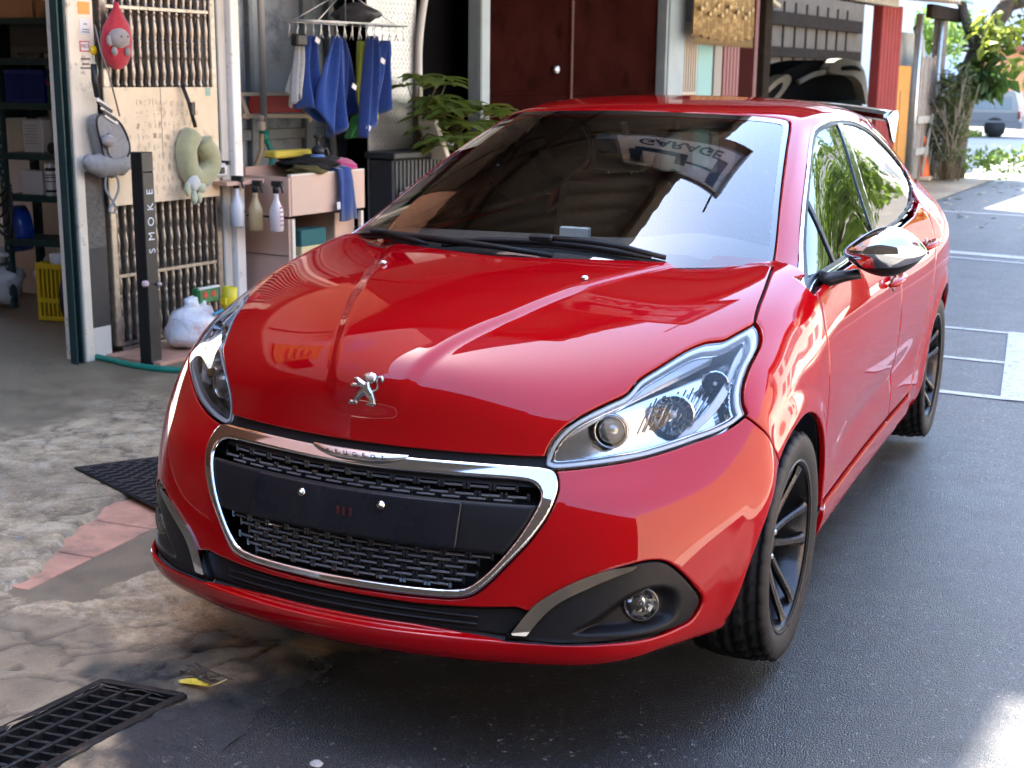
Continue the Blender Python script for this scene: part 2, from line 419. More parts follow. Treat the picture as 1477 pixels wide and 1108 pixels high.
    def prism(s, poly, o, u, v, w):
        """polygon [(a,b)] in plane o+a*u+b*v, thickened by vector w (both caps)"""
        o, u, v, w = (np.array(q, float) for q in (o, u, v, w)); n = len(poly)
        V = [o+a*u+b*v for a, b in poly]; V += [p+w for p in V]
        F = [tuple(range(n))[::-1], tuple(range(n, 2*n))]+[(i, (i+1) % n, n+(i+1) % n, n+i) for i in range(n)]
        return s.add(V, F)
    def build(s, name, mat, parent=None, **props):
        me = bpy.data.meshes.new(name); me.from_pydata(s.V, [], s.F); me.update()
        bm = bmesh.new(); bm.from_mesh(me); bmesh.ops.recalc_face_normals(bm, faces=bm.faces); bm.to_mesh(me); bm.free()
        me.polygons.foreach_set('use_smooth', s.sm)
        if mat: me.materials.append(mat)
        o = bpy.data.objects.new(name, me)
        for k, v in props.items(): o[k] = v
        return link(o, parent)
def text_mesh(body, size, extrude=0.0, align='CENTER', space=1.0, bold=0.0):
    cu = bpy.data.curves.new('t', 'FONT'); cu.body = body; cu.size = size; cu.extrude = extrude; cu.align_x = align; cu.align_y = 'CENTER'
    cu.space_character = space; cu.offset = bold; cu.resolution_u = 4
    o = bpy.data.objects.new('t', cu); COL.objects.link(o)
    dg = bpy.context.evaluated_depsgraph_get(); me = bpy.data.meshes.new_from_object(o.evaluated_get(dg))
    bpy.data.objects.remove(o); bpy.data.curves.remove(cu); return me
def text_on(name, body, size, o, u, v, mat, parent=None, extrude=.0005, align='CENTER', space=1.0, bold=0.0, **props):
    """flat lettering placed at o, reading along u with v up"""
    me = text_mesh(body, size, extrude, align, space, bold); me.name = name
    u = Vector(u).normalized(); v = Vector(v); v = (v-u*v.dot(u)).normalized(); w_ = u.cross(v)
    M = Matrix(((u[0], v[0], w_[0], o[0]), (u[1], v[1], w_[1], o[1]), (u[2], v[2], w_[2], o[2]), (0, 0, 0, 1)))
    me.transform(M); me.materials.clear(); me.materials.append(mat); ob = bpy.data.objects.new(name, me)
    for k, v_ in props.items(): ob[k] = v_
    return link(ob, parent)
def sstep(x, a, b):
    t = np.clip((x-a)/(b-a), 0, 1); return t*t*(3-2*t)

# ---------------------------------------------------------------- the car: outlines measured on the body
HL = [(.430,.648),(.439,.685),(.461,.718),(.493,.745),(.537,.770),(.566,.786),(.580,.813),(.606,.834),(.642,.861),(.669,.872),(.690,.873),(.705,.874),(.722,.884),(.744,.897),(.762,.880),(.776,.853),(.777,.819),(.781,.781),(.790,.750),(.803,.726),(.782,.706),(.75,.690),(.716,.679),(.67,.664),(.616,.650),(.547,.640),(.460,.632),(.438,.636)]
GR_O = [(0,.637),(.25,.638),(.40,.636),(.448,.631),(.467,.613),(.474,.583),(.463,.538),(.433,.485),(.390,.430),(.350,.383),(.315,.357),(.26,.348),(.12,.345)]
GR_I = [(0,.607),(.25,.609),(.39,.608),(.425,.600),(.442,.578),(.436,.545),(.408,.488),(.365,.427),(.327,.388),(.298,.372),(.24,.366),(.12,.364)]
FOG = [(.408,.276),(.44,.318),(.478,.352),(.512,.374),(.59,.418),(.655,.439),(.695,.441),(.722,.424),(.750,.386),(.770,.340),(.769,.312),(.755,.283),(.734,.276),(.637,.276),(.52,.274)]
FOGC = [(.416,.281),(.445,.328),(.478,.364),(.537,.402),(.60,.428),(.658,.4365),(.650,.427),(.604,.408),(.54,.375),(.503,.350),(.475,.318),(.450,.281)]
INTK = [(0,.328),(.20,.327),(.32,.331),(.42,.339),(.452,.330),(.407,.277),(.30,.282),(.20,.289),(0,.290)]
HOODP = [(0,.03),(.2,.085),(.42,.205),(.58,.29),(.655,.338),(.686,.335),(.714,.153),(.731,.018),(.745,-.056),(.79,-.2),(.9,-.9)]
def mirror_poly(p): return [q for q in p]+[(-a, b) for a, b in p[::-1] if a > 1e-9]
ARCH = [(-.035, .312, .355), (2.535, .312, .352)]
BELT_Y = [-.2, .29, .47, 1.0, 1.54, 2.0, 2.26, 2.45, 3.3]; BELT_Z = [.92, .925, .947, .958, .972, .992, 1.026, 1.12, 1.2]
DLO = [(.300,.926),(.335,.945),(.462,.985),(.60,1.048),(.80,1.142),(1.05,1.247),(1.25,1.318),(1.40,1.345),(1.6,1.352),(1.85,1.342),(2.1,1.305),(2.30,1.235),(2.415,1.155),(2.42,1.10),(2.33,1.048),(2.2,1.015),(1.9,.985),(1.54,.972),(1.0,.958),(.47,.947)]
def gfun(fn): return lambda V: fn(np.abs(V[:, 0]), V[:, 1], V[:, 2])
P2 = lambda a, b: np.stack([a, b], 1)
_hl = smooth_poly(HL, 4, sharp=(13, 19)); _go = smooth_poly(mirror_poly(GR_O), 4); _gi = smooth_poly(mirror_poly(GR_I), 4)
_gap = smooth_poly(mirror_poly([(0,.70),(.41,.70),(.43,.66),(.45,.637)]+GR_O[4:]), 4, sharp=(1, 2, 3))
_fg = smooth_poly(FOG, 4, sharp=(0,)); _fc = smooth_poly(FOGC, 4, sharp=(0, 5, 11)); _in = mirror_poly(INTK); _hd = smooth_poly(mirror_poly(HOODP), 4, sharp=(5, 10, 11))
_dlo = smooth_poly(DLO, 4, sharp=(0,))
f_hl = gfun(lambda x, y, z: np.minimum(sdf(P2(x, z), _hl), .02-y))
f_go = gfun(lambda x, y, z: np.minimum(sdf(P2(x, z), _go), -.5-y))
f_gi = gfun(lambda x, y, z: np.minimum(sdf(P2(x, z), _gi), -.5-y))
f_gap = gfun(lambda x, y, z: np.minimum(sdf(P2(x, z), _gap), -.5-y))
f_fog = gfun(lambda x, y, z: np.minimum(sdf(P2(x, z), _fg), -.4-y))
f_fc = gfun(lambda x, y, z: np.minimum(sdf(P2(x, z), _fc), -.4-y))
f_in = gfun(lambda x, y, z: np.minimum(sdf(P2(x, z), _in), -.6-y))
f_hd = gfun(lambda x, y, z: np.minimum(np.minimum(sdf(P2(x, y), _hd), z-.655), np.where((x > .44) & (y < .05), z-np.interp(x, [.44, .50, .58, .66, .72, .79], [.655, .69, .72, .77, .81, .86]), 1.)))
f_arch = gfun(lambda x, y, z: np.minimum(np.hypot(y-ARCH[0][0], z-ARCH[0][1])-ARCH[0][2], np.hypot(y-ARCH[1][0], z-ARCH[1][1])-ARCH[1][2])+np.where(x < .5, 9, 0))
_fbn = np.array([-.18, -.11]); _fbn = _fbn/np.hypot(*_fbn)
f_bump = gfun(lambda x, y, z: (y+.318)*_fbn[0]+(z-.72)*_fbn[1])      # bumper / wing joint
f_belt = gfun(lambda x, y, z: np.interp(y, BELT_Y, BELT_Z)-z)
f_door1 = gfun(lambda x, y, z: y-np.interp(z, [.2, .32, .5, .7, .84, .93, 1.0], [.325, .325, .318, .282, .275, .335, .40]))
f_door2 = gfun(lambda x, y, z: y-np.interp(z, [.2, .32, .5, .74, .95], [1.515, 1.51, 1.50, 1.45, 1.44]))
f_door3 = gfun(lambda x, y, z: y-np.interp(z, [.2, .32, .45, .6, .72, .85, 1.0], [1.93, 1.95, 2.03, 2.11, 2.17, 2.22, 2.27]))
f_dlo = gfun(lambda x, y, z: np.minimum(sdf(P2(y, z), _dlo), x-.45))
# sculpting of the master surface: bonnet ridges, wheel-arch flares, bumper lip, door scallop
def sculpt(S):
    x, y, z = np.abs(S.V[:, 0]), S.V[:, 1], S.V[:, 2]
    rx = np.interp(y, [-.72, -.60, -.38, -.10, .2], [.075, .125, .218, .315, .43])
    h = .009*(1-sstep(x-rx, -.006, .030))*sstep(z, .70, .82)*(y < .5)
    for cy, cz, r in ARCH:
        dd = np.hypot(y-cy, z-cz)-r; h += .011*(1-sstep(dd, .005, .075))*(dd > -.1)*(x > .6)*sstep(z, .2, .34)
    front = 1-sstep(y, -.5, -.36)
    h += .019*(1-sstep(z, .269, .2765))*(1-sstep(y, -.76, -.55))
    h -= .010*np.exp(-((z-.44-.03*(y-.3))/.05)**2)*sstep(y, .42, .7)*(1-sstep(y, 1.75, 2.1))*(x > .6)
    S2 = Surf(S.V+S.N*h[:, None], S.Fq); S2.Fq = S.Fq; return S2
BODYS.Fq = bodyF; BODYS = sculpt(BODYS)
_b5V, _b5F = cc_interp(*body_cage(), 5); BODY5 = Surf(_b5V, _b5F); BODY5.Fq = _b5F; BODY5 = sculpt(BODY5)
GHS.Fq = ghF
def trim(S, d, gap=0.0, round_r=.003, depth=.012, off=0.0, disp=None):
    Fq = S.Fq; keep = (d[Fq] > gap-.001).any(axis=1); Fk = Fq[keep]; used = np.unique(Fk); mp = np.zeros(len(S.V), int); mp[used] = np.arange(len(used))
    N = S.N[used]; V = S.V[used]+N*off
    if disp is not None: V = V+N*disp[used][:, None]
    T = Surf(V, [tuple(f) for f in mp[Fk].tolist()], N, {})
    return panel(T, d[used], gap, round_r, depth)
def fmin(*a): 
    r = a[0]
    for b in a[1:]: r = np.minimum(r, b)
    return r
TBODY = BVHTree.FromPolygons(BODYS.V.tolist(), BODYS.F); TGH = BVHTree.FromPolygons(GHS.V.tolist(), GHS.F)
def _cast(T, o, d, off):
    r = T.ray_cast(Vector(o), Vector(d))
    return np.array(r[0])+np.array(r[1])*off, np.array(r[1])
def on_front(x, z, off=0.): return _cast(TBODY, (x, -2, z), (0, 1, 0), off)
def on_side(y, z, off=0., s=1): return _cast(TBODY, (2*s, y, z), (-s, 0, 0), off)
def on_hood(x, y, off=0.): return _cast(TBODY, (x, y, 3), (0, 0, -1), off)
def on_gh(x, y, off=0.): return _cast(TGH, (x, y, 3), (0, 0, -1), off)

car = empty('parked_car', (0, 0, 0), label='glossy red hatchback car with black wheels and a chrome door mirror', category='car')
B5, B4 = BODY5, BODYS
v5, v4 = B5.V, B4.V
hl5, gap5, fog5, in5, hd5, ar5, bp5 = f_hl(v5), f_gap(v5), f_fog(v5), f_in(v5), f_hd(v5), f_arch(v5), f_bump(v5)
hl4, hd4, ar4, bp4 = f_hl(v4), f_hd(v4), f_arch(v4), f_bump(v4)
belt4, belt5, d14, d24, d34 = f_belt(v4), f_belt(v5), f_door1(v4), f_door2(v4), f_door3(v4)
G = .0030
mk('hood', *trim(B5, fmin(hd5, -hl5), G, .004), PAINT, car)
bumper = mk('front_bumper', *trim(B5, fmin(bp5, .648-v5[:, 2]+np.where(np.abs(v5[:, 0]) > .42, .2, 0), -hd5, -hl5, -gap5, -fog5, -in5, ar5-.001, np.where(v5[:, 1] > 0, -1., 1.), v5[:, 2]-.206), G, .004), PAINT, car)
for s in (1, -1):
    x4 = v4[:, 0]*s; x5 = v5[:, 0]*s
    fend = fmin(-bp5, -hd5+np.where(v5[:, 2] < .66, 1, 0), -f_door1(v5), -hl5, ar5, x5-.5, .52-v5[:, 1], v5[:, 2]-.212, np.where(v5[:, 1] < .3, 1., belt5+np.where(v5[:, 2] > .97, .25, 0)+.0))
    mk('front_wing', *trim(B5, fend, G, .004), PAINT, car)
    d1 = mk('front_door', *trim(B4, fmin(d14, -d24, v4[:, 2]-.318, belt4, x4-.5), G, .004), PAINT, car)
    d2 = mk('rear_door', *trim(B4, fmin(d24, -d34, v4[:, 2]-.318, belt4, x4-.5, ar4+.02), G, .004), PAINT, car)
    mk('rear_quarter', *trim(B4, fmin(d34, ar4, belt4, x4-.3, v4[:, 2]-.212, 2.93-v4[:, 1]), G, .004), PAINT, car)
    mk('sill', *trim(B4, fmin(np.minimum(d14+.0, 1.93-v4[:, 1]), .316-v4[:, 2], x4-.5, v4[:, 2]-.206, ar4), G, .004, off=.012), PAINT, car)
    # door handles: flat disc with the cup's shade painted in darker red, + bar
    for dd, hy, hz in ((d1, 1.30, .832), (d2, 2.06, .872)):
        m_ = MB(); pts = []
        for k in range(9):
            t = k/8; p, n = on_side(hy-.095+.19*t, hz+.012*t, .006+.030*math.sin(math.pi*t)**.6, s); pts.append(p)
        m_.tube(pts, [.007]+[.011]*7+[.007], 10); m_.build('door_handle', PAINT, dd)
        p, n = on_side(hy, hz, .0025, s); m_ = MB(); m_.lathe([(.0, .0), (.03, 0), (.034, -.004)], p, 20, n); m_.build('cup_shade_disc', pm('dark_red_cup_shade', (.10, .003, .006), .3, .3, .6), dd)
for nm, f in (('rear_bumper', fmin(v4[:, 1]-2.93, .60-v4[:, 2], v4[:, 2]-.212)), ('tailgate', fmin(v4[:, 1]-2.93, v4[:, 2]-.605, .60-np.abs(v4[:, 0])))):
    mk(nm, *trim(B4, f, G, .004), PAINT, car)
for s in (1, -1):
    mk('tail_lamp', *trim(B4, fmin(v4[:, 1]-2.93, v4[:, 2]-.605, v4[:, 0]*s-.605), G, .004), pm('red_lamp', (.35, .01, .012), .1, 0, 1), car)
# black inner shell behind every joint
shell = fmin(-hl5-.004, -f_gi(v5)-.012, ar5-.004, belt5-.01+np.where(v5[:, 1] < .5, .3, 0), -fog5-.006, v5[:, 2]-.245)
mk('inner_shell', *trim(B5, shell, 0, 0, .001, off=-.022), M_DARK, car)
mk('front_seal', *trim(B5, fmin(gap5+.002, v5[:, 2]-.60), 0, 0, .01, off=-.012), M_BLACKPL, car)
# ---- grille
gi5, go5 = f_gi(v5), f_go(v5)
grille = mk('grille', *trim(B5, gi5+.006, 0, 0, .001, off=-.075), M_DARK, car)
ring = fmin(go5, -gi5)
mk('grille_surround', *trim(B5, ring, 0, .006, .05, off=.007), M_CHROME, grille)
zz, xx = v5[:, 2], np.abs(v5[:, 0])
bar = fmin(gi5-.001, .562-.03*sstep(xx, .1, .45)*0-zz, zz-.452)
mk('centre_bar', *trim(B5, bar, 0, .010, .06, off=.004), M_BLACKPL, grille)
plate = mk('plate_mount', *trim(B5, fmin(bar, .275-xx, .556-zz, zz-.457), 0, .004, .02, off=.011), pm('plate_plastic', (.007, .0075, .010), .30, 0, .05, .2, rvar=(14, .12), dirt=(16, (.03, .033, .036), .62, .85)), grille)
for sx in (-.127, .087):
    p, n = on_front(sx, .532, .012); m_ = MB()
    m_.lathe([(.0, .010), (.0045, .009), (.005, .005), (.005, .004), (.0095, .004), (.010, .001), (.010, -.003)], p, 16, n); m_.build('screw', M_SATIN, plate)
for sx, w_ in ((-.022, .004), (.012, .0035), (-.006, .003)):
    p, n = on_front(sx, .507, .0115); m_ = MB(); m_.box(p, (w_, .002, .010)); m_.build('clip_slot', pm('slot_dark', (.05, .004, .005), .5), plate)
# grille slats: short staggered bars, each its own piece, and the lattice that carries them
M_SLAT = pm('grille_slat', (.10, .10, .105), .15, .3, .8)
slat_me = None; lat = MB()
def gi_at(x, z): return sdf(np.array([[abs(x), z]]), _gi)[0]
rows_ = [(.594, 0), (.577, 1), (.5685, 0), (.444, 1), (.430, 0), (.416, 1), (.402, 0), (.388, 1), (.376, 0)]
for z_, odd in rows_:
    pitch = .060
    for k in range(-9, 10):
        x = (k+.5*odd)*pitch
        if gi_at(x-.02, z_) < .006 or gi_at(x+.02, z_) < .006: continue
        p, n = on_front(x, z_, -.012); q, _ = on_front(x+.01, z_, -.012); ang = math.atan2(q[1]-p[1], q[0]-p[0])
        if slat_me is None:
            m_ = MB(); m_.box((0, 0, 0), (.0215, .0032, .0015), bev=.0006); o_ = m_.build('slat', M_SLAT, grille); slat_me = o_.data
        else: o_ = link(bpy.data.objects.new('slat', slat_me), grille)
        o_.location = p; o_.rotation_euler = (rad(24), 0, ang)
        c, s_ = math.cos(ang), math.sin(ang); R_ = np.array([[c, -s_, 0], [s_, c, 0], [0, 0, 1]])
        for e in (-.0255, .0255):
            lat.box(p+R_@np.array([e, .006, 0]), (.0035, .003, .0085), R_)
        lat.box(p+R_@np.array([0, .006, 0]), (.027, .003, .0011), R_)
lat.build('grille_lattice', M_GLOSSBLK, grille)['kind'] = 'stuff'
# badge on the chrome bar and the emblem on the hood
m_ = MB(); V_ = []; nb = 26
for k in range(nb+1):
    t = k/nb*2-1; x = t*.128-.004; e = (1-abs(t)**4)
    for zq, o_ in ((.642, .0095), (.641, .014), (.624+.012*abs(t)**3, .020), (.619+.016*abs(t)**3, .014), (.617+.017*abs(t)**3, .004)):
        p, n = on_front(x, zq, 0); V_.append(p+np.array([0, -1, .15])*o_*(.35+.65*e))
F_ = [(k*5+j, (k+1)*5+j, (k+1)*5+j+1, k*5+j+1) for k in range(nb) for j in range(4)]
badge = mk('badge', V_, [f[::-1] for f in F_], M_SATIN, grille)
for k, ch in enumerate('PEUGEOT'):
    x = -.076+k*.0245; p, n = on_front(x, .632, 0); q, _ = on_front(x+.01, .632, 0)
    text_on('letter', ch, .0155, p+np.array([0, -.0225, .004]), q-p, (0, -.25, 1), pm('letter_dark', (.12, .12, .12), .3, .8), badge, .001)
LION = [(-0.0453, 0.7417), (-0.0457, 0.7457), (-0.0401, 0.7527), (-0.0316, 0.7525), (-0.0279, 0.7616), (-0.0217, 0.7713), (-0.012, 0.7819), (-0.0153, 0.7846), (-0.0421, 0.783), (-0.0426, 0.7861), (-0.0357, 0.7911), (-0.0245, 0.7911), (-0.0267, 0.7964), (-0.0362, 0.7998), (-0.035, 0.8023), (-0.0258, 0.804), (-0.0146, 0.7998), (-0.0029, 0.7949), (-0.0004, 0.7979), (-0.0095, 0.8029), (-0.0129, 0.8085), (-0.006, 0.8134), (0.0061, 0.8165), (0.0177, 0.8144), (0.0229, 0.8095), (0.0232, 0.7989), (0.0154, 0.7939), (0.0086, 0.7944), (0.0114, 0.7859), (0.0177, 0.7781), (0.0274, 0.7824), (0.0277, 0.7896), (0.0245, 0.7969), (0.0244, 0.8054), (0.0273, 0.8099), (0.0358, 0.8116), (0.0411, 0.8084), (0.0426, 0.8016), (0.0416, 0.7962), (0.0347, 0.802), (0.0337, 0.8068), (0.0275, 0.8041), (0.0286, 0.7962), (0.0326, 0.7856), (0.03, 0.7793), (0.0212, 0.7745), (0.0276, 0.7605), (0.0303, 0.7482), (0.0236, 0.7423), (0.0047, 0.7444), (0.0044, 0.7478), (0.0094, 0.7518), (0.0131, 0.7545), (0.0101, 0.7576), (-0.0013, 0.7678), (-0.0154, 0.7561), (-0.019, 0.751), (-0.0202, 0.7417), (-0.0253, 0.7446)]
def emblem():
    lo = np.array(LION); d = sdf(v5[:, [0, 2]], lo)
    # fine local grid on the hood so that the small figure keeps its outline
    gx, gz = np.meshgrid(np.linspace(-.05, .05, 90), np.linspace(.735, .822, 80)); V = []; Nn = []
    for x, z in zip(gx.ravel(), gz.ravel()):
        p, n = on_front(x, z); V.append(p); Nn.append(n)
    F = [(r*90+c, r*90+c+1, (r+1)*90+c+1, (r+1)*90+c) for r in range(79) for c in range(89)]
    d = sdf(np.stack([gx.ravel(), gz.ravel()], 1), lo); S = Surf(np.array(V), F, np.array(Nn), {'d': d}); S = S.cut(d, 0)
    h = .0035+.004*sstep(S.fields['d'], 0, .006); S.V = S.V+S.N*h[:, None]
    return S.skirt(.006)
mk('lion_emblem', *emblem(), M_SATIN, car)
# ---- lower intake and fog-lamp bezels
intake = mk('lower_intake', *trim(B5, in5-.0, .001, .003, .02, off=-.016), M_BLACKPL, car)
for z_ in (.301, .316):
    pts = [on_front(x, z_-.003*(abs(x)/.34)**2, -.010)[0] for x in np.linspace(-.34, .34, 27)]
    m_ = MB(); m_.tube(pts, .0035, 6); m_.build('slat', M_BLACKPL, intake)
PK = smooth_poly([(.545,.288),(.60,.335),(.65,.375),(.70,.388),(.735,.366),(.742,.32),(.722,.290),(.63,.284)], 4)
for s in (1, -1):
    xs = v5[:, 0]*s; pk = np.minimum(sdf(P2(np.abs(v5[:, 0]), v5[:, 2]), PK), -.4-v5[:, 1])
    bz = mk('fog_lamp_bezel', *trim(B5, fmin(fog5, xs), .001, .004, .02, off=-.004, disp=-.032*sstep(pk, 0, .022)), M_BLACKPL, car)
    mk('trim_strip', *trim(B5, fmin(f_fc(v5), xs), 0, 0, .012, off=.005), M_CHROME, bz)
    p, n = on_front(.682*s, .346, -.030); ax = np.array([.42*s, -.9, .06]); ax /= np.linalg.norm(ax); p = p+ax*.008
    m_ = MB(); m_.lathe([(.0, -.014), (.012, -.016), (.022, -.008), (.030, -.006), (.036, .004)], p, 11, ax, False, False); fl = m_.build('fog_lamp', M_CHROME, bz)
    m_ = MB(); m_.lathe([(.035, .004), (.040, .006), (.041, -.010)], p, 32, ax); m_.F = m_.F[:-2]; m_.sm = m_.sm[:-2]; m_.build('lamp_rim', M_GLOSSBLK, fl)
    m_ = MB(); m_.lathe([(.0, .009), (.014, .0088), (.026, .0075), (.036, .004)], p, 32, ax, True, False); m_.build('lens', M_LENS, fl)
    m_ = MB(); m_.lathe([(.0, .004), (.006, .002), (.008, -.006), (.008, -.018)], p, 16, ax); m_.build('bulb', M_SATIN, fl)
# ---- headlights
M_HOUSE = pm('lamp_housing', (.58, .59, .60), .13, .95, rvar=(30, .06))
M_DRL = pm('light_guide', (.68, .70, .71), .18, 0, .8)
M_LWALL = pm('lamp_wall', (.55, .56, .57), .25, .6)
for s in (1, -1):
    xs = v5[:, 0]*s; h5 = fmin(hl5, xs); ax_ = np.abs(v5[:, 0])
    hb = mk('headlight', *trim(B5, h5+.001, 0, 0, .002, off=-.062), M_HOUSE, car)
    V_, F_ = trim(B5, h5, G, 0, .065, off=-.003); cnt = {}
    for f in F_:
        for k in range(len(f)):
            a, b = f[k], f[(k+1) % len(f)]; key = (a, b) if a < b else (b, a); cnt[key] = cnt.get(key, 0)+1
    open_v = set(i for e, c in cnt.items() if c == 1 for i in e)          # the folded wall is the strip whose vertices are all on open edges
    wallF = [f for f in F_ if len(f) == 4 and all(i in open_v for i in f)]
    mk('housing_wall', V_, wallF, M_LWALL, hb)
    mk('lens', *trim(B5, h5, G, .003, .004, off=0), M_LENS, hb)
    mk('light_guide', *trim(B5, fmin(h5-.003, -(h5-.013)), 0, .003, .012, off=-.006), M_DRL, hb)
    mk('inner_bezel', *trim(B5, fmin(h5-.015, -(h5-.020)), 0, .002, .03, off=-.016), M_CHROME, hb)
    dg_ = sdf(P2(ax_, v5[:, 2]), smooth_poly([(.748,.875),(.762,.862),(.768,.80),(.745,.735),(.70,.686),(.675,.676),(.69,.70),(.728,.745),(.748,.80),(.744,.85)], 4))
    mk('light_guide', *trim(B5, fmin(h5, dg_), 0, .003, .02, off=-.022), M_DRL, hb)
    sh = sdf(P2(ax_, v5[:, 2]), smooth_poly([(.575,.79),(.61,.825),(.66,.862),(.70,.866),(.735,.886),(.745,.88),(.70,.852),(.62,.80),(.50,.715),(.46,.69),(.455,.70),(.50,.735)], 4))
    mk('indicator_strip', *trim(B5, fmin(h5-.004, sh), 0, .003, .02, off=-.020), pm('frosted_white', (.45, .46, .47), .25, .2, .6), hb)
    dp = sdf(P2(ax_, v5[:, 2]), smooth_poly([(.47,.66),(.52,.745),(.60,.775),(.63,.72),(.61,.668)], 4))
    for (cx, cz, r, nm) in ((.560, .712, .034, 'projector'), (.672, .742, .046, 'reflector'), (.732, .808, .030, 'indicator')):
        p, n = on_front(cx*s, cz, -.034); a2 = np.array([.34*s, -.93, .12]); a2 /= np.linalg.norm(a2)
        m_ = MB()
        if nm == 'reflector':      # fluted shroud behind the main lamp
            for q in range(9):
                f_ = MB(); xx0 = cx*s+(-.05+.0125*q)*s; p0, _ = on_front(xx0, cz-.035+.004*q, -.045); p1, _ = on_front(xx0+.012*s, cz+.045+.004*q, -.045); f_.tube([p0, p1], .0022, 5); f_.build('flute', M_CHROME, hb)
        if nm == 'projector':
            m_.lathe([(r*1.22, .004), (r*1.18, .012), (r*1.05, .012), (r*.98, .002), (r*.95, -.03)], p, 36, a2, True, False); pj = m_.build(nm, M_CHROME, hb)
            m_ = MB(); m_.lathe([(0, .026), (r*.35, .024), (r*.65, .017), (r*.88, .006), (r*.95, -.004)], p, 36, a2); m_.build('projector_lens', pm('projector_glass', (.25, .28, .27), .04, .35, 1), pj)
        else:
            m_.lathe([(r*1.1, .012), (r, .014), (r*.92, .006), (r*.7, -.012), (r*.4, -.024), (r*.16, -.028)], p, 14, a2, False, False); pj = m_.build(nm, pm('reflector_silver', (.45, .46, .47), .08, 1.0), hb)
            m_ = MB(); m_.lathe([(0, .006), (r*.16, .003), (r*.2, -.008), (r*.2, -.03)], p, 16, a2)
            m_.build('bulb', pm('bulb_clear', (.75, .72, .60) if nm == 'indicator' else (.7, .74, .78), .1, .2, 1), pj)
# ---- greenhouse
gv = GHS.V; gx_, gy_, gz_ = np.abs(gv[:, 0]), gv[:, 1], gv[:, 2]
WSP = smooth_poly(mirror_poly([(0,1.384),(.2,1.381),(.40,1.373),(.488,1.362),(.512,1.345),(.545,1.285),(.596,1.18),(.645,1.07),(.672,1.0),(.69,.93),(.3,.90)]), 4, sharp=(9, 10))
ws = np.minimum(sdf(P2(gv[:, 0], gz_), WSP), 1.26-gy_)
dlo = f_dlo(gv); rear = np.minimum(sdf(P2(gx_, gz_), smooth_poly([(-.1,1.30),(.40,1.28),(.50,1.22),(.55,1.06),(.5,1.01),(-.1,1.0)], 3)), gy_-2.76)
cowlz = gz_-.985
scr = mk('windscreen', *trim(GHS, fmin(ws, cowlz), .001, 0, .004), M_GLASSW, car)
mk('frit_border', *trim(GHS, fmin(ws, -(ws-.014), cowlz), .001, 0, .001, off=.0012), pm('frit_black', (.006, .006, .007), .08, 0, 1), scr)
mk('cowl_panel', *trim(GHS, fmin(ws+.02, -cowlz, .9-gy_), 0, 0, .01, off=.004), M_BLACKPL, car)
mk('roof_shell', *trim(GHS, fmin(-ws, -dlo, -rear, gz_-np.interp(gy_, BELT_Y, BELT_Z)+.012+np.where(gy_ > 2.2, .10, 0)+np.where(gy_ > 2.35, .12, 0), np.where((gy_ < .40) & (gz_ < .99), -1., 1.), gy_-.36), G, .004, .02), PAINT, car)
rg = mk('rear_window', *trim(GHS, rear, .001, 0, .004), M_GLASST, car)
BP = lambda y, z: y-np.interp(z, [.95, 1.0, 1.145, 1.36], [1.44, 1.425, 1.48, 1.62])       # b-pillar axis
QP = lambda y, z: y-np.interp(z, [.92, 1.0, 1.25], [.70, .735, .86])                          # quarter-light bar axis
bp_, qp_ = BP(gy_, gz_), QP(gy_, gz_)
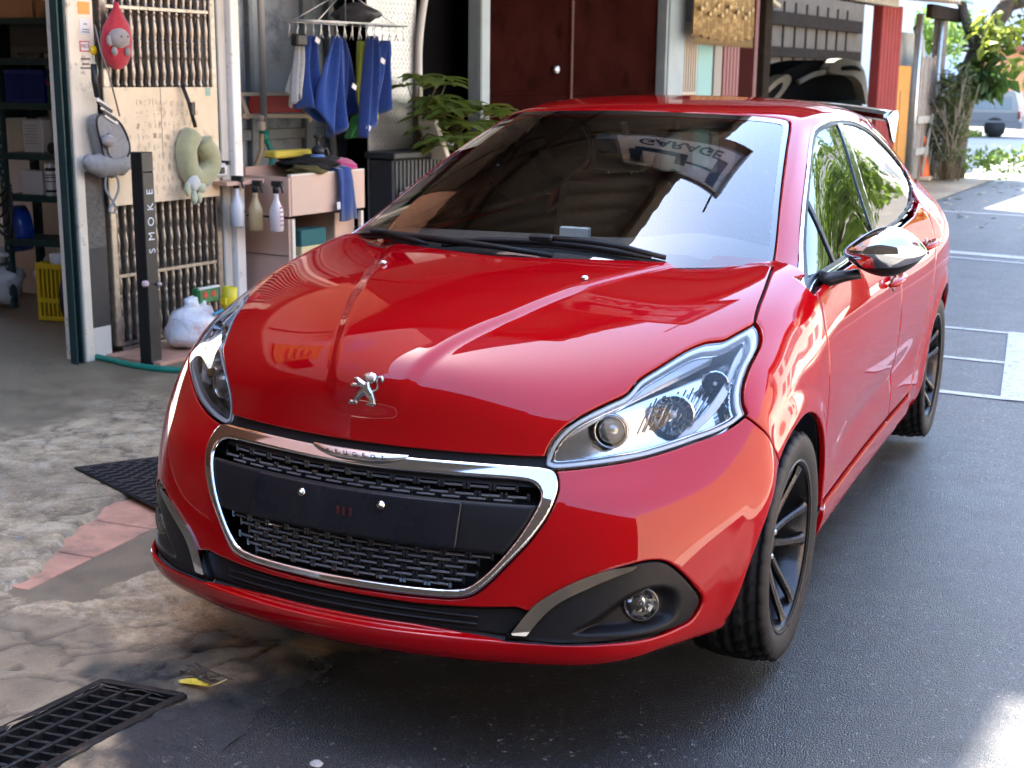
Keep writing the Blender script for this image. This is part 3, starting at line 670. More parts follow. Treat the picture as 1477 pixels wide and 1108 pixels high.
for s in (1, -1):
    sx = gv[:, 0]*s
    side = mk('side_windows', *trim(GHS, fmin(dlo-.006, sx), .0, 0, .004, off=-.006), M_GLASST, car)
    mk('window_pillar', *trim(GHS, fmin(dlo-.002, sx, .045-np.abs(bp_)), 0, .002, .01, off=-.001), M_GLOSSBLK, side)
    mk('quarter_bar', *trim(GHS, fmin(dlo-.002, sx, .014-np.abs(qp_)), 0, .002, .01, off=-.001), M_BLACKPL, side)
    mk('window_seal', *trim(GHS, fmin(dlo-.0, sx, .012-dlo), 0, .002, .012, off=-.001), M_BLACKPL, side)
    mk('window_trim', *trim(GHS, fmin(dlo+.009, sx, .001-dlo), 0, .002, .014, off=.004), M_CHROME, side)
    if s < 0: continue
    # mirror
    V_ = []; nu, nv = 26, 36
    for a in range(nu+1):
        u = a/nu; uu = u
        x = .842+.222*(1-(1-u)**1.15)
        e = (max(1-(2*u-1)**2, 0))**.42 if u < .5 else (max(1-(2*u-1)**2.4, 0))**.55
        zt = 1.040+.058*math.sin(math.pi*min(u*.96+.02, 1))**.8; zb = 1.0-.048*math.sin(math.pi*u)**.7+.012*u
        zc = .5*(zt+zb); hh = .5*(zt-zb)*max(e, .02); yc = .51+.05*u*u; dy = .085*max(e, .02)
        for k in range(nv):
            an = 2*math.pi*k/nv; ca, sa = math.cos(an), math.sin(an)
            yy = ca*dy if ca < 0 else min(ca*dy*1.1, .035*max(e, .02)+0*dy)
            V_.append((s*x, yc+yy, zc+hh*np.sign(sa)*abs(sa)**.85))
    F_ = [(a*nv+k, a*nv+(k+1) % nv, (a+1)*nv+(k+1) % nv, (a+1)*nv+k) for a in range(nu) for k in range(nv)]
    if s < 0: F_ = [f[::-1] for f in F_]
    MS = Surf(np.array(V_), np.array(F_)); ln = MS.V[:, 2]-np.interp(np.abs(MS.V[:, 0]), [.84, .90, 1.0, 1.064], [.992, .986, .992, 1.012])
    up_ = MS.cut(ln, 0, 'pos'); lo_ = MS.cut(ln, 0, 'neg')
    mir = mk('door_mirror', up_.V, up_.F, M_CHROME, car)
    mk('mirror_base', lo_.V, lo_.F, M_BLACKPL, mir)
    m_ = MB(); arm = [(.790, .47, .945), (.815, .48, .945), (.85, .49, .955), (.895, .50, .965)]
    m_.tube([(s*a, b, c) for a, b, c in arm], [.052, .044, .036, .030], 16); m_.V = [(x_, y_, np.interp(abs(x_), [.79, .815, .85, .895], [.945, .945, .955, .965])+(z_-np.interp(abs(x_), [.79, .815, .85, .895], [.945, .945, .955, .965]))*.46) for x_, y_, z_ in m_.V]; m_.build('mirror_arm', M_BLACKPL, mir)
# roof spoiler
V_ = []; nb = 24
sec = [(2.80, .000), (2.90, .012), (3.02, .014), (3.10, .006), (3.105, -.004), (3.06, -.030), (2.95, -.034), (2.82, -.020)]
for k in range(nb+1):
    x = -.535+1.07*k/nb
    for y_, dz in sec: V_.append((x, y_-.25*x*x*.3, 1.388-.14*x*x+dz))
ns = len(sec); F_ = [(k*ns+j, k*ns+(j+1) % ns, (k+1)*ns+(j+1) % ns, (k+1)*ns+j) for k in range(nb) for j in range(ns)]+[tuple(range(ns)), tuple(nb*ns+j for j in range(ns))[::-1]]
spo = mk('roof_spoiler', V_, F_, M_GLOSSBLK, car, False)
for s in (1, -1):
    m_ = MB(); pl = [(2.80, 1.335), (2.95, 1.362), (3.06, 1.362), (3.10, 1.34), (3.03, 1.22), (2.97, 1.235), (2.86, 1.31)]
    m_.prism([(a, b) for a, b in pl], (.536*s, 0, 0), (0, 1, 0), (0, 0, 1), (.012*s, 0, 0)); m_.build('end_plate', M_GLOSSBLK, spo)
    m_ = MB(); m_.box((.43*s, 2.93, 1.31), (.012, .10, .05)); m_.build('spoiler_stay', PAINT, spo)
# washer jets
for jx in (.30, -.30):
    p, n = on_hood(jx, -.098, .004); m_ = MB(); m_.lathe([(0, .008), (.006, .0075), (.010, .003), (.011, -.004)], p, 14, n); m_.build('washer_jet', M_SATIN, car)
# wipers
def wiper(blade, arm, hub):
    b = [on_gh(x, y, .010)[0] for x, y in blade]
    m_ = MB(); m_.tube(b, [.004]+[.0095]*(len(b)-2)+[.004], 8); wp = m_.build('wiper', M_BLACKPL, car)
    m_ = MB(); m_.tube([q-np.array([0, 0, .012]) for q in b], .004, 6); m_.build('wiper_rubber', M_DARK, wp)
    a = [on_gh(x, y, h)[0] for x, y, h in arm]; m_ = MB(); m_.tube(a, [.010, .011, .009, .007][:len(a)], 8); m_.build('wiper_arm', M_BLACKPL, wp)
    m_ = MB(); p, n = on_gh(*hub, .022); m_.box(p, (.035, .012, .008), bev=.004); m_.build('wiper_hub', M_BLACKPL, wp)
wiper([(-.655, .362), (-.615, .338), (-.56, .300), (-.49, .256), (-.42, .214), (-.35, .178), (-.29, .150)], [(-.484, .246, .018), (-.244, .150, .020), (-.047, .112, .018), (.124, .105, .012)], (-.50, .255))
wiper([(-.246, .153), (-.18, .150), (-.111, .150), (-.04, .150), (.040, .152), (.10, .157), (.163, .162), (.22, .166), (.285, .171), (.384, .182)], [(.068, .160, .018), (.201, .174, .020), (.301, .184, .018), (.42, .20, .010)], (.068, .158))
# ---- interior
inte = mk('dashboard', [], [], M_INT, car)
m_ = MB(); nx = 22; prof = [(.40, .96), (.55, .985), (.72, .99), (.86, .97), (.92, .92), (.93, .80), (.90, .62)]
V_ = [(x, y+.03*math.cos(x*4), z+(.035*math.exp(-((x-.36)/.17)**2) if .6 < y < .95 and z > .9 else 0)) for x in np.linspace(-.68, .68, nx) for y, z in prof]; k_ = len(prof)
m_.add(V_, [(i*k_+j, (i+1)*k_+j, (i+1)*k_+j+1, i*k_+j+1) for i in range(nx-1) for j in range(k_-1)], True)
bpy.data.objects.remove(inte); inte = m_.build('dashboard', M_INT, car)
m_ = MB(); th = [i/32*2*math.pi for i in range(32)]
m_.tube([(.36+.175*math.cos(a), 1.03-.06*math.sin(a), .93+.16*math.sin(a)) for a in th], .014, 8, closed=True)
for a in (rad(0), rad(180), rad(270)): m_.tube([(.36, 1.0, .93), (.36+.175*math.cos(a), 1.03-.06*math.sin(a), .93+.16*math.sin(a))], .014, 6)
m_.lathe([(0, -.02), (.05, -.015), (.06, .02)], (.36, 1.0, .93), 16, (0, 1, .3)); m_.build('steering_wheel', M_BLACKPL, car)
def seat(x):
    m_ = MB(); m_.box((x, 1.50, .50), (.24, .25, .09), bev=.05); R_ = np.array(Matrix.Rotation(rad(-18), 3, 'X')); m_.box((x, 1.82, .80), (.24, .07, .32), R_, bev=.05)
    st = m_.build('seat', M_SEAT, car); m_ = MB(); m_.box((x, 1.96, 1.20), (.13, .05, .08), R_, bev=.035); m_.build('headrest', M_SEAT, st)
    m_ = MB(); m_.tube([(x-.05, 1.92, 1.08), (x-.05, 1.95, 1.16)], .006, 6); m_.tube([(x+.05, 1.92, 1.08), (x+.05, 1.95, 1.16)], .006, 6); m_.build('headrest_post', M_SATIN, st)
seat(.36); seat(-.36)
m_ = MB(); m_.box((0, 2.35, .48), (.62, .25, .10), bev=.05); m_.box((0, 2.62, .78), (.62, .08, .30), np.array(Matrix.Rotation(rad(-14), 3, 'X')), bev=.05); m_.build('rear_bench', M_SEAT, car)
m_ = MB(); m_.box((0, 1.02, 1.275), (.115, .02, .032), np.array(Matrix.Rotation(rad(8), 3, 'X')), bev=.012); m_.tube([(0, .98, 1.345), (0, 1.01, 1.30)], .012, 8); m_.build('interior_mirror', M_BLACKPL, car)
m_ = MB(); m_.box((-.02, .62, 1.005), (.05, .012, .028), bev=.004); m_.build('dash_box', pm('dash_white', (.55, .55, .52), .5), car)
m_ = MB(); m_.box((0, 1.25, .215), (.60, 1.65, .02)); m_.box((0, -.35, .30), (.5, .25, .06)); m_.box((0, 1.2, .30), (.76, .72, .04)); m_.build('floor_pan', M_DARK, car)
m_ = MB(); m_.box((0, 2.3, 1.0), (.72, .05, .02)); m_.box((0, 2.75, .92), (.70, .25, .012)); m_.build('parcel_shelf', M_DARK, car)
# ---- wheels
def wheel_parts():
    ty = MB()
    prof = [(.218, -.094), (.235, -.101), (.262, -.107), (.288, -.103), (.301, -.092)]
    tread = []
    xs_ = np.linspace(-.088, .088, 23)
    for i, x in enumerate(xs_):
        gro = any(abs(x-g) < .0045 for g in (-.056, -.019, .019, .056))
        tread.append((.3075-.012*abs(x/.088)**3-(.008 if gro else 0), x))
    prof = prof+tread+[(r, -h) for r, h in prof[::-1]]
    ty.lathe(prof, (0, 0, 0), 216, (1, 0, 0)); ty.F = ty.F[:-2]; ty.sm = ty.sm[:-2]
    for i_, v_ in enumerate(ty.V):           # cross grooves of the tread blocks
        x_, q_ = v_[0], i_ % 216; r_0 = math.hypot(v_[1], v_[2])
        if abs(x_) < .093 and r_0 > .293:
            k_ = q_+(6 if x_ > 0 else 0)+int(abs(x_)*70); cut_ = (k_ % 6 == 0) if abs(x_) > .019 else (k_ % 12 == 0)
            if cut_: f_ = (r_0-.008)/r_0; ty.V[i_] = (x_, v_[1]*f_, v_[2]*f_)
    rim = MB()
    # lip faces outwards = +x; barrel
    rim.lathe([(.222, .098), (.2285, .101), (.229, .094), (.221, .088), (.214, .070), (.205, .045), (.198, -.02), (.200, -.08), (.226, -.098), (.2285, -.100), (.222, -.09)], (0, 0, 0), 72, (1, 0, 0)); rim.F = rim.F[:-2]; rim.sm = rim.sm[:-2]
    sp = []
    for k in range(10):
        a = 2*math.pi*(k+.5)/10; m2 = MB(); tw = .10*(1 if k % 2 else -1)
        rr = [.030, .065, .105, .150, .190, .212]; wd = [.0150, .0115, .0100, .0100, .0120, .018]; xo = [.040, .046, .056, .070, .084, .090]; dp_ = [.030, .026, .022, .020, .018, .014]
        V = []
        for r, w2, x, t in zip(rr, wd, xo, dp_):
            aa = a+tw*(r-.03)/.18; c = np.array([0, math.cos(aa), math.sin(aa)]); q = np.array([0, -math.sin(aa), math.cos(aa)])
            for dx, ww in ((x, .55), (x-.006, 1), (x-t, .8), (x-t, -.8), (x-.006, -1), (x, -.55)): V.append(c*r+q*w2*ww+np.array([dx, 0, 0]))
        F = [(i*6+j, i*6+(j+1) % 6, (i+1)*6+(j+1) % 6, (i+1)*6+j) for i in range(5) for j in range(6)]+[tuple(range(6)), tuple(30+j for j in range(6))]
        m2.add(V, F, False); sp.append(m2)
    hub = MB(); hub.lathe([(0, .052), (.022, .051), (.027, .047), (.029, .040), (.048, .040), (.062, .034), (.068, .018), (.068, -.02)], (0, 0, 0), 40, (1, 0, 0))
    nuts = MB()
    for k in range(4):
        a = 2*math.pi*k/4+.4; nuts.lathe([(0, .050), (.007, .049), (.009, .045), (.009, .03)], (0, .046*math.cos(a), .046*math.sin(a)), 6, (1, 0, 0), False)
    disc = MB(); disc.lathe([(.06, -.035), (.145, -.035), (.145, -.055), (.06, -.055)], (0, 0, 0), 48, (1, 0, 0), False)
    cal = MB()
    cal.box((-.045, .11, .06), (.035, .035, .06), bev=.012)
    return ty, rim, sp, hub, nuts, disc, cal
def make_wheel():
    ty, rim, sp, hub, nuts, disc, cal = wheel_parts()
    wh = rim.build('wheel', M_RIM, car)
    ty.build('tyre', M_RUBBER, wh)
    for m2 in sp: m2.build('spoke', M_RIM, wh)
    hub.build('hub', M_RIM, wh); nuts.build('wheel_nuts', M_SATIN, wh); disc.build('brake_disc', pm('brake_iron', (.18, .17, .16), .35, .9, rvar=(40, .1)), wh); cal.build('brake_caliper', M_DARK, wh)
    return wh
wheel0 = make_wheel()
for k, (x, y) in enumerate(((.757, 0), (-.757, 0), (.757, 2.538), (-.757, 2.538))):
    wh = wheel0
    if k:
        wh = link(wheel0.copy(), car)
        for c_ in wheel0.children: link(c_.copy(), wh)
    wh.location = (x, y, .308); wh.rotation_euler = (rad(11*k), 0, 0) if x > 0 else (rad(11*k), 0, math.pi)
# tread blocks on the tyres as relief, wheel housings
for cy, cz, r in ARCH:
    for s in (1, -1):
        m_ = MB(); n_ = 28; V_ = []
        for k in range(n_+1):
            a = rad(-12)+rad(204)*k/n_
            for x in (.46, .62, .805): V_.append((s*x, cy+(r+.012)*math.cos(a), cz+(r+.012)*math.sin(a)))
        m_.add(V_, [(k*3+j, k*3+j+1, (k+1)*3+j+1, (k+1)*3+j) for k in range(n_) for j in range(2)], True)
        V_ = [(s*.46, cy, cz)]+[(s*.46, cy+(r+.012)*math.cos(rad(-12)+rad(204)*k/n_), cz+(r+.012)*math.sin(rad(-12)+rad(204)*k/n_)) for k in range(n_+1)]
        m_.add(V_, [(0, k+1, k+2) for k in range(n_)]); m_.build('wheel_housing', M_DARK, car)
# ---------------------------------------------------------------- street frame: s runs along the shop fronts, d out to the street
FO = np.array([-3.35, 2.3, 0.]); FAN = rad(6); FS = np.array([math.sin(FAN), math.cos(FAN), 0]); FN = np.array([math.cos(FAN), -math.sin(FAN), 0]); FRZ = rad(84)
def fac(s, d, z=0): return FO+FS*s+FN*d+np.array([0, 0, z])
def put(o, s, d, z=0):
    o.location = fac(s, d, z); o.rotation_euler.z = FRZ; return o
def fth(name, s, d, z=0, **p): return put(empty(name, **p), s, d, z)
def struct(o): o['kind'] = 'structure'; return o
random.seed(7); rng = np.random.default_rng(5)
# value noise for relief
_G = rng.random((256, 256))
def vnoise(x, y):
    xi, yi = np.floor(x).astype(int), np.floor(y).astype(int); fx, fy = x-xi, y-yi; fx = fx*fx*(3-2*fx); fy = fy*fy*(3-2*fy)
    g = lambda a, b: _G[a & 255, b & 255]
    return (g(xi, yi)*(1-fx)+g(xi+1, yi)*fx)*(1-fy)+(g(xi, yi+1)*(1-fx)+g(xi+1, yi+1)*fx)*fy
def fbm(x, y, o=5):
    r = 0; a = .5
    for k in range(o): r = r+a*vnoise(x*2**k+17*k, y*2**k+31*k); a *= .5
    return r
def worley(x, y, sd=3):
    r = np.random.default_rng(sd); J = r.random((64, 64, 2)); xi, yi = np.floor(x).astype(int), np.floor(y).astype(int)
    f1 = np.full(x.shape, 9.); f2 = f1.copy()
    for a in (-1, 0, 1):
        for b in (-1, 0, 1):
            c = J[(xi+a) & 63, (yi+b) & 63]; dd = np.hypot(xi+a+c[..., 0]-x, yi+b+c[..., 1]-y)
            f2 = np.where(dd < f1, f1, np.minimum(f2, dd)); f1 = np.minimum(f1, dd)
    return f2-f1
# ---------------------------------------------------------------- ground
def ground_mat(name, build):
    ma = bpy.data.materials.new(name); ma.use_nodes = True; t = ma.node_tree; b = t.nodes['Principled BSDF']; g = t.nodes.new('ShaderNodeNewGeometry')
    def N(kind, **k):
        n = t.nodes.new('ShaderNode'+kind)
        for q, v in k.items():
            if q.startswith('i_'): n.inputs[q[2:].replace('_', ' ')].default_value = v
            else: setattr(n, q, v)
        return n
    def tex(kind, scale, **k):
        n = N('Tex'+kind, **k); n.inputs['Scale'].default_value = scale; t.links.new(g.outputs['Position'], n.inputs['Vector']); return n
    def ramp(src, a, b_, lo=0., hi=1.):
        n = N('MapRange'); n.inputs[1].default_value = a; n.inputs[2].default_value = b_; n.inputs[3].default_value = lo; n.inputs[4].default_value = hi
        t.links.new(src, n.inputs[0]); return n.outputs[0]
    def mix(f, a, c, mode='MIX'):
        n = N('Mix', data_type='RGBA', blend_type=mode)
        for i, v in ((0, f), (6, a), (7, c)):
            if isinstance(v, (float, int)): n.inputs[i].default_value = v
            elif isinstance(v, tuple): n.inputs[i].default_value = (*v, 1)
            else: t.links.new(v, n.inputs[i])
        return n.outputs[2]
    def math_(op, a, c=0.):
        n = N('Math', operation=op)
        for i, v in ((0, a), (1, c)):
            if isinstance(v, (float, int)): n.inputs[i].default_value = v
            else: t.links.new(v, n.inputs[i])
        return n.outputs[0]
    build(t, b, g, N, tex, ramp, mix, math_); MATS[name] = ma; return ma
def asphalt_b(t, b, g, N, tex, ramp, mix, math_):
    big = tex('Noise', .55); big.inputs['Detail'].default_value = 5; mid = tex('Noise', 6.); mid.inputs['Detail'].default_value = 6
    grain = tex('Voronoi', 210.); fine = tex('Noise', 330.); spk = tex('Voronoi', 120.)
    sx = N('SeparateXYZ'); t.links.new(g.outputs['Position'], sx.inputs[0])
    # water left from washing the car: an uneven stain round it
    ex = math_('DIVIDE', math_('SUBTRACT', sx.outputs[0], .35), 1.25); ey = math_('DIVIDE', math_('SUBTRACT', sx.outputs[1], .2), 2.6)
    rr = math_('SQRT', math_('ADD', math_('MULTIPLY', ex, ex), math_('MULTIPLY', ey, ey)))
    wet = ramp(math_('ADD', rr, math_('MULTIPLY', math_('SUBTRACT', mid.outputs['Fac'], .5), .55)), .72, 1.15, 1., 0.)
    dry = mix(ramp(mid.outputs['Fac'], .3, .7), (.09, .087, .081), (.125, .12, .112)); dry = mix(ramp(big.outputs['Fac'], .35, .65), dry, (.135, .128, .118))
    sg_ = N('SeparateColor'); t.links.new(grain.outputs['Color'], sg_.inputs[0]); dry = mix(ramp(sg_.outputs[0], .1, .9, 0., .8), dry, (.045, .044, .043)); dry = mix(ramp(sg_.outputs[1], .75, 1., 0., .6), dry, (.28, .27, .25)); dry = mix(ramp(spk.outputs['Color'], .86, .95), dry, (.30, .29, .27))
    wetc = mix(ramp(spk.outputs['Color'], .84, .95), (.012, .012, .0125), (.12, .12, .115))
    t.links.new(mix(wet, dry, wetc), b.inputs['Base Color'])
    t.links.new(math_('SUBTRACT', ramp(mid.outputs['Fac'], .3, .7, .52, .66), math_('MULTIPLY', wet, .24)), b.inputs['Roughness'])
    bp = N('Bump'); bp.inputs['Strength'].default_value = .75; bp.inputs['Distance'].default_value = .004
    hgt = math_('ADD', math_('MULTIPLY', grain.outputs['Distance'], -1.0), math_('ADD', math_('MULTIPLY', fine.outputs['Fac'], .3), math_('MULTIPLY', sg_.outputs[2], .9))); t.links.new(hgt, bp.inputs['Height']); t.links.new(bp.outputs[0], b.inputs['Normal'])
M_ASPH = ground_mat('asphalt', asphalt_b)
def concrete_b(t, b, g, N, tex, ramp, mix, math_):
    big = tex('Noise', 1.1); big.inputs['Detail'].default_value = 6; mid = tex('Noise', 7.); mid.inputs['Detail'].default_value = 9; mid.inputs['Roughness'].default_value = .72
    str_ = tex('Noise', 3.2); str_.inputs['Distortion'].default_value = 2.4; str_.inputs['Detail'].default_value = 9; str_.inputs['Roughness'].default_value = .7
    fine = tex('Noise', 110.); fine.inputs['Detail'].default_value = 8; fine.inputs['Roughness'].default_value = .75; grit = tex('Voronoi', 170.)
    c = mix(ramp(mid.outputs['Fac'], .38, .62), (.24, .165, .088), (.62, .46, .27))
    c = mix(ramp(str_.outputs['Fac'], .50, .66), c, (.62, .485, .32)); c = mix(ramp(big.outputs['Fac'], .44, .64), c, mix(.5, c, (.15, .105, .062)))
    c = mix(ramp(fine.outputs['Fac'], .52, .66, 0., .55), c, (.09, .066, .04)); c = mix(ramp(grit.outputs['Color'], .80, .95, 0., .7), c, (.62, .55, .42))
    at = N('Attribute'); at.attribute_name = 'wear'                      # 0 rough screed, 1 smooth damp patch / shop floor
    c = mix(at.outputs['Fac'], c, mix(ramp(mid.outputs['Fac'], .3, .7), (.14, .10, .058), (.27, .195, .115)))
    ck = N('Attribute'); ck.attribute_name = 'crack'; c = mix(math_('MULTIPLY', ck.outputs['Fac'], .6), c, (.06, .046, .032)); dm = N('Attribute'); dm.attribute_name = 'damp'; c = mix(dm.outputs['Fac'], c, (.020, .0195, .019))
    t.links.new(c, b.inputs['Base Color'])
    t.links.new(math_('SUBTRACT', math_('SUBTRACT', ramp(mid.outputs['Fac'], .35, .65, .62, .9), math_('MULTIPLY', at.outputs['Fac'], .30)), math_('MULTIPLY', dm.outputs['Fac'], .22)), b.inputs['Roughness'])
    bp = N('Bump'); bp.inputs['Strength'].default_value = .8; bp.inputs['Distance'].default_value = .012
    hgt = math_('ADD', math_('MULTIPLY', mid.outputs['Fac'], 1.), math_('MULTIPLY', fine.outputs['Fac'], .8)); t.links.new(hgt, bp.inputs['Height']); t.links.new(bp.outputs[0], b.inputs['Normal'])
M_CONC = ground_mat('worn_concrete', concrete_b)
def sheet(name, pts, z, mat): return struct(mk(name, [(x, y, z) for x, y in pts], [tuple(range(len(pts)))], mat, None, False))
sheet('road', [(-70, -45), (70, -45), (70, 25), (-70, 25)], -.022, M_ASPH)
struct(mk('road', [(-70, 25, -.022), (70, 25, -.022), (70, 56, -.72), (-70, 56, -.72), (70, 160, -.72), (-70, 160, -.72)], [(0, 1, 2, 3), (3, 2, 4, 5)], M_ASPH, None, False))
def build_apron():
    """broken screed in front of the shop: relief, a bared strip of tiles, a drain pit"""
    def grid(x0, x1, y0, y1, st):
        xs = np.arange(x0, x1+st/2, st); ys = np.arange(y0, y1+st/2, st); X, Y = np.meshgrid(xs, ys); return X, Y
    def relief(X, Y):
        sx = (X-FO[0])*FS[0]+(Y-FO[1])*FS[1]; dn = (X-FO[0])*FN[0]+(Y-FO[1])*FN[1]
        n1 = fbm(X*1.6+5, Y*1.6+9); n2 = fbm(X*9, Y*9); wob = (fbm(X*5+40, Y*5)-.5)
        ed_ = (-1.36-.05*(Y+.46))-X; wt = np.clip(.02+.33*(Y+.46), 0, .26)+wob*.14; crust = np.maximum(sstep(ed_-wt, -.004, .010), 1-sstep(Y+wob*.3, -.53, -.515)); crust = np.maximum(crust, sstep(-(ed_+.55+wob*.3), -.004, .01)*0)               # thick layer nearer the wall
        tile = (1-crust)*sstep(ed_, -.002, .002)
        smooth = (1-crust)*(1-tile)*sstep(ed_+.24+wob*.5, 0, .02)*(1-sstep(Y, .45, .6))
        cr = worley(X*5.2+wob*1.6, Y*5.2+wob*1.6); crack = (1-sstep(cr, .03, .12))*crust*sstep(fbm(X*1.2+3, Y*1.2+8), .36, .50)*sstep(dn, .75, 1.05)
        cr2 = worley(X*1.7+wob*2+7, Y*1.7+wob*2, 9); crack2 = (1-sstep(cr2, .008, .030))*(1-tile)*(1-smooth)*.5
        crack = np.maximum(crack, crack2*sstep(dn, .9, 1.3))
        lay = sstep(fbm(X*3.1+11, Y*3.1+2), .44, .48)*.014*(1-crust)+sstep(fbm(X*2.3+31, Y*2.3+52), .50, .53)*.012*(1-crust)
        h = -.016+crust*.022+lay*(1-tile)*(1-smooth)+(n1-.5)*.010*sstep(dn, .6, 1.4)*(1-tile)+(n2-.5)*.011*(1-smooth)*(1-tile)*sstep(dn, .5, 1.2)-crack*.009-tile*.006
        wear = np.maximum(smooth*.9, (1-sstep(dn+wob*.8, .55, 1.05))); wear = np.maximum(wear, .75*sstep(fbm(X*2.2+90, Y*2.2+4), .46, .56)*sstep(dn, 2.0, 2.6))
        return h, wear, crack, tile, sx, dn
    X, Y = grid(-3.9, .62, -2.2, 3.2, .0118); h, wear, crack, tile, sx, dn = relief(X, Y)
    edge = (fbm(X*1.8+70, Y*1.8)-.5)*.30
    lim = 3.44+edge*1.2                                        # ragged outer edge towards the asphalt
    d = lim-dn; h = h*sstep(d, .02, .30)-.022*(1-sstep(d, .02, .30))+(fbm(X*11+3, Y*11+8)-.5)*.022*(1-sstep(d, .05, .45))
    # drain pit
    ga = np.stack([X.ravel(), Y.ravel()], 1); pit = sdf(ga, GRATE).reshape(X.shape)
    keepv = np.minimum(d+.03, -pit).ravel()
    ny, nx = X.shape; V = np.stack([X.ravel(), Y.ravel(), h.ravel()], 1); I = np.arange(nx*ny).reshape(ny, nx)
    F = np.stack([I[:-1, :-1], I[:-1, 1:], I[1:, 1:], I[1:, :-1]], -1).reshape(-1, 4)
    inc = (dn.ravel() > -.25); F = F[(keepv[F] > 0).any(1) & inc[F].all(1)]
    S = Surf(V, F, np.tile([0, 0, 1.], (len(V), 1)), {'k': keepv, 'w': wear.ravel(), 'c': crack.ravel(), 'm': np.clip(1.2*(1-sstep(d+(fbm(X*7, Y*7)-.5)*1.1, .04, .50)), 0, 1).ravel()}); S = S.cut(keepv, 0)
    o = mk('concrete_apron', S.V, S.F, M_CONC, None, True); struct(o)
    for nm, key in (('wear', 'w'), ('crack', 'c'), ('damp', 'm')):
        a = o.data.attributes.new(nm, 'FLOAT', 'POINT'); a.data.foreach_set('value', S.fields[key].astype(np.float32))
    # far and indoor floor, coarser
    fl = [fac(a, b) for a, b in ((-9, 3.0), (-9, -7), (1.2, -7), (1.2, -.2), (-9, -.2))]
    def flat(name, quad, w):
        o = mk(name, [(*fac(a, b)[:2], -.010) for a, b in quad], [(0, 1, 2, 3)], M_CONC, None, False); struct(o)
        a = o.data.attributes.new('wear', 'FLOAT', 'POINT'); a.data.foreach_set('value', [w]*4); return o
    flat('shop_floor', [(-9, -.2), (-9, -7), (1.3, -7), (1.3, -.2)], 1.)
    flat('shop_floor', [(1.3, -.24), (1.3, -7), (18.5, -7), (18.5, -.24)], .6)
    flat('pavement', [(.95, 1.75), (.95, -.24), (18.5, -.24), (18.5, .9)], .35)
    flat('pavement', [(-9, 2.9), (-9, -.2), (-4.3, -.2), (-4.3, 2.9)], .2)
GRATE = np.array([(-.640, -.925), (-.432, -.905), (-.505, -1.62), (-.715, -1.62)])
build_apron()
# drain grate: frame, cross bars and long bars over a dark pit
dg_ = empty('drain_grate', (-.57, -1.27, -.01), 0, label='black iron drain grate let into the broken concrete at the kerb', category='drain grate')
M_IRON = pm('wet_iron', (.022, .022, .022), .38, .6, 0, .5, var=(40, .4), dirt=(12, (.10, .085, .06), .55, .75))
gu = (GRATE[3]-GRATE[0]); gl = np.hypot(*gu); gu = gu/gl; gw = GRATE[1]-GRATE[0]; gwl = np.hypot(*gw); gw = gw/gwl; g0 = GRATE[0]-np.array([-.57, -1.27])
def gpt(a, b, z=0): p = g0+gu*a+gw*b; return (p[0], p[1], z)
bar = lambda a, b, r, nm: (lambda m_: m_.build(nm, M_IRON, dg_))(MB().box(((a[0]+b[0])/2, (a[1]+b[1])/2, a[2]), (math.hypot(b[0]-a[0], b[1]-a[1])/2, r, .011), np.array(Matrix.Rotation(math.atan2(b[1]-a[1], b[0]-a[0]), 3, 'Z')), bev=.002))
for b_ in (0.006, gwl/3, 2*gwl/3, gwl-.006): bar(gpt(.0, b_, .001), gpt(gl, b_, .001), .005, 'long_bar')
for b_ in (-.012, gwl+.012): bar(gpt(-.02, b_, .006), gpt(gl, b_, .006), .010, 'frame_bar')
bar(gpt(-.014, -.01, .007), gpt(-.014, gwl+.01, .007), .010, 'frame_bar')
for k in range(17): bar(gpt(.012+k*.041, 0, -.003), gpt(.012+k*.041, gwl, -.003), .0035, 'cross_bar')
m_ = MB(); m_.box((0, -.02, -.16), (.16, .42, .01)); m_.build('pit_floor', pm('pit_mud', (.05, .042, .034), .5, var=(14, .5), bump=(20, .6, .02)), dg_)
# pink tiles bared in the screed
M_TILE = pm('pink_tile', (.54, .27, .175), .45, var=(9, .18), dirt=(6, (.16, .12, .095), .52, .75))
tile_me = None
tl = empty('tile_strip', (-1.485, .15, 0), rad(92.9), label='strip of dirty pink floor tiles bared between broken concrete', category='floor tiles')
for k in range(5):
    m_ = MB(); m_.box((-.50+k*.305, 0, -.024), (.147, .150, .012), bev=.003); m_.build('tile', M_TILE, tl)
# road markings
M_LINE = pm('road_paint', (.40, .39, .365), .6, var=(30, .12), dirt=(28, (.17, .168, .16), .52, .66), bump=(200, .3, .003))
def marking(name, quad, label): mk(name, [(x, y, z) for z in (-.018,) for x, y in quad], [(0, 1, 2, 3)], M_LINE, None, False, label=label, category='road marking')
def strip(p, q, w_): 
    p, q = np.array(p), np.array(q); t = (q-p)/np.linalg.norm(q-p); n = np.array([-t[1], t[0]])*w_/2; return [tuple(p-n), tuple(q-n), tuple(q+n), tuple(p+n)]
marking('road_line', strip((-.6, 13.65), (4.5, 12.9), .11), 'thin white line across the road farthest behind the red car')
marking('road_line', strip((-.4, 9.62), (4.5, 8.62), .20), 'broad white line across the road behind the red car')
marking('road_line', strip((-.4, 9.24), (4.5, 8.24), .07), 'thin white line just in front of the broad one')
bay = empty('parking_bay_marking', (.9, 4.5, -.018), label='white painted rectangle with cross lines on the road beside the rear wheel', category='road marking')
def bayline(p, q, w_): mk('painted_line', [(x-.9, y-4.5, 0 if w_ < .1 else .002) for x, y in strip(p, q, w_)], [(0, 1, 2, 3)], M_LINE, bay, False)
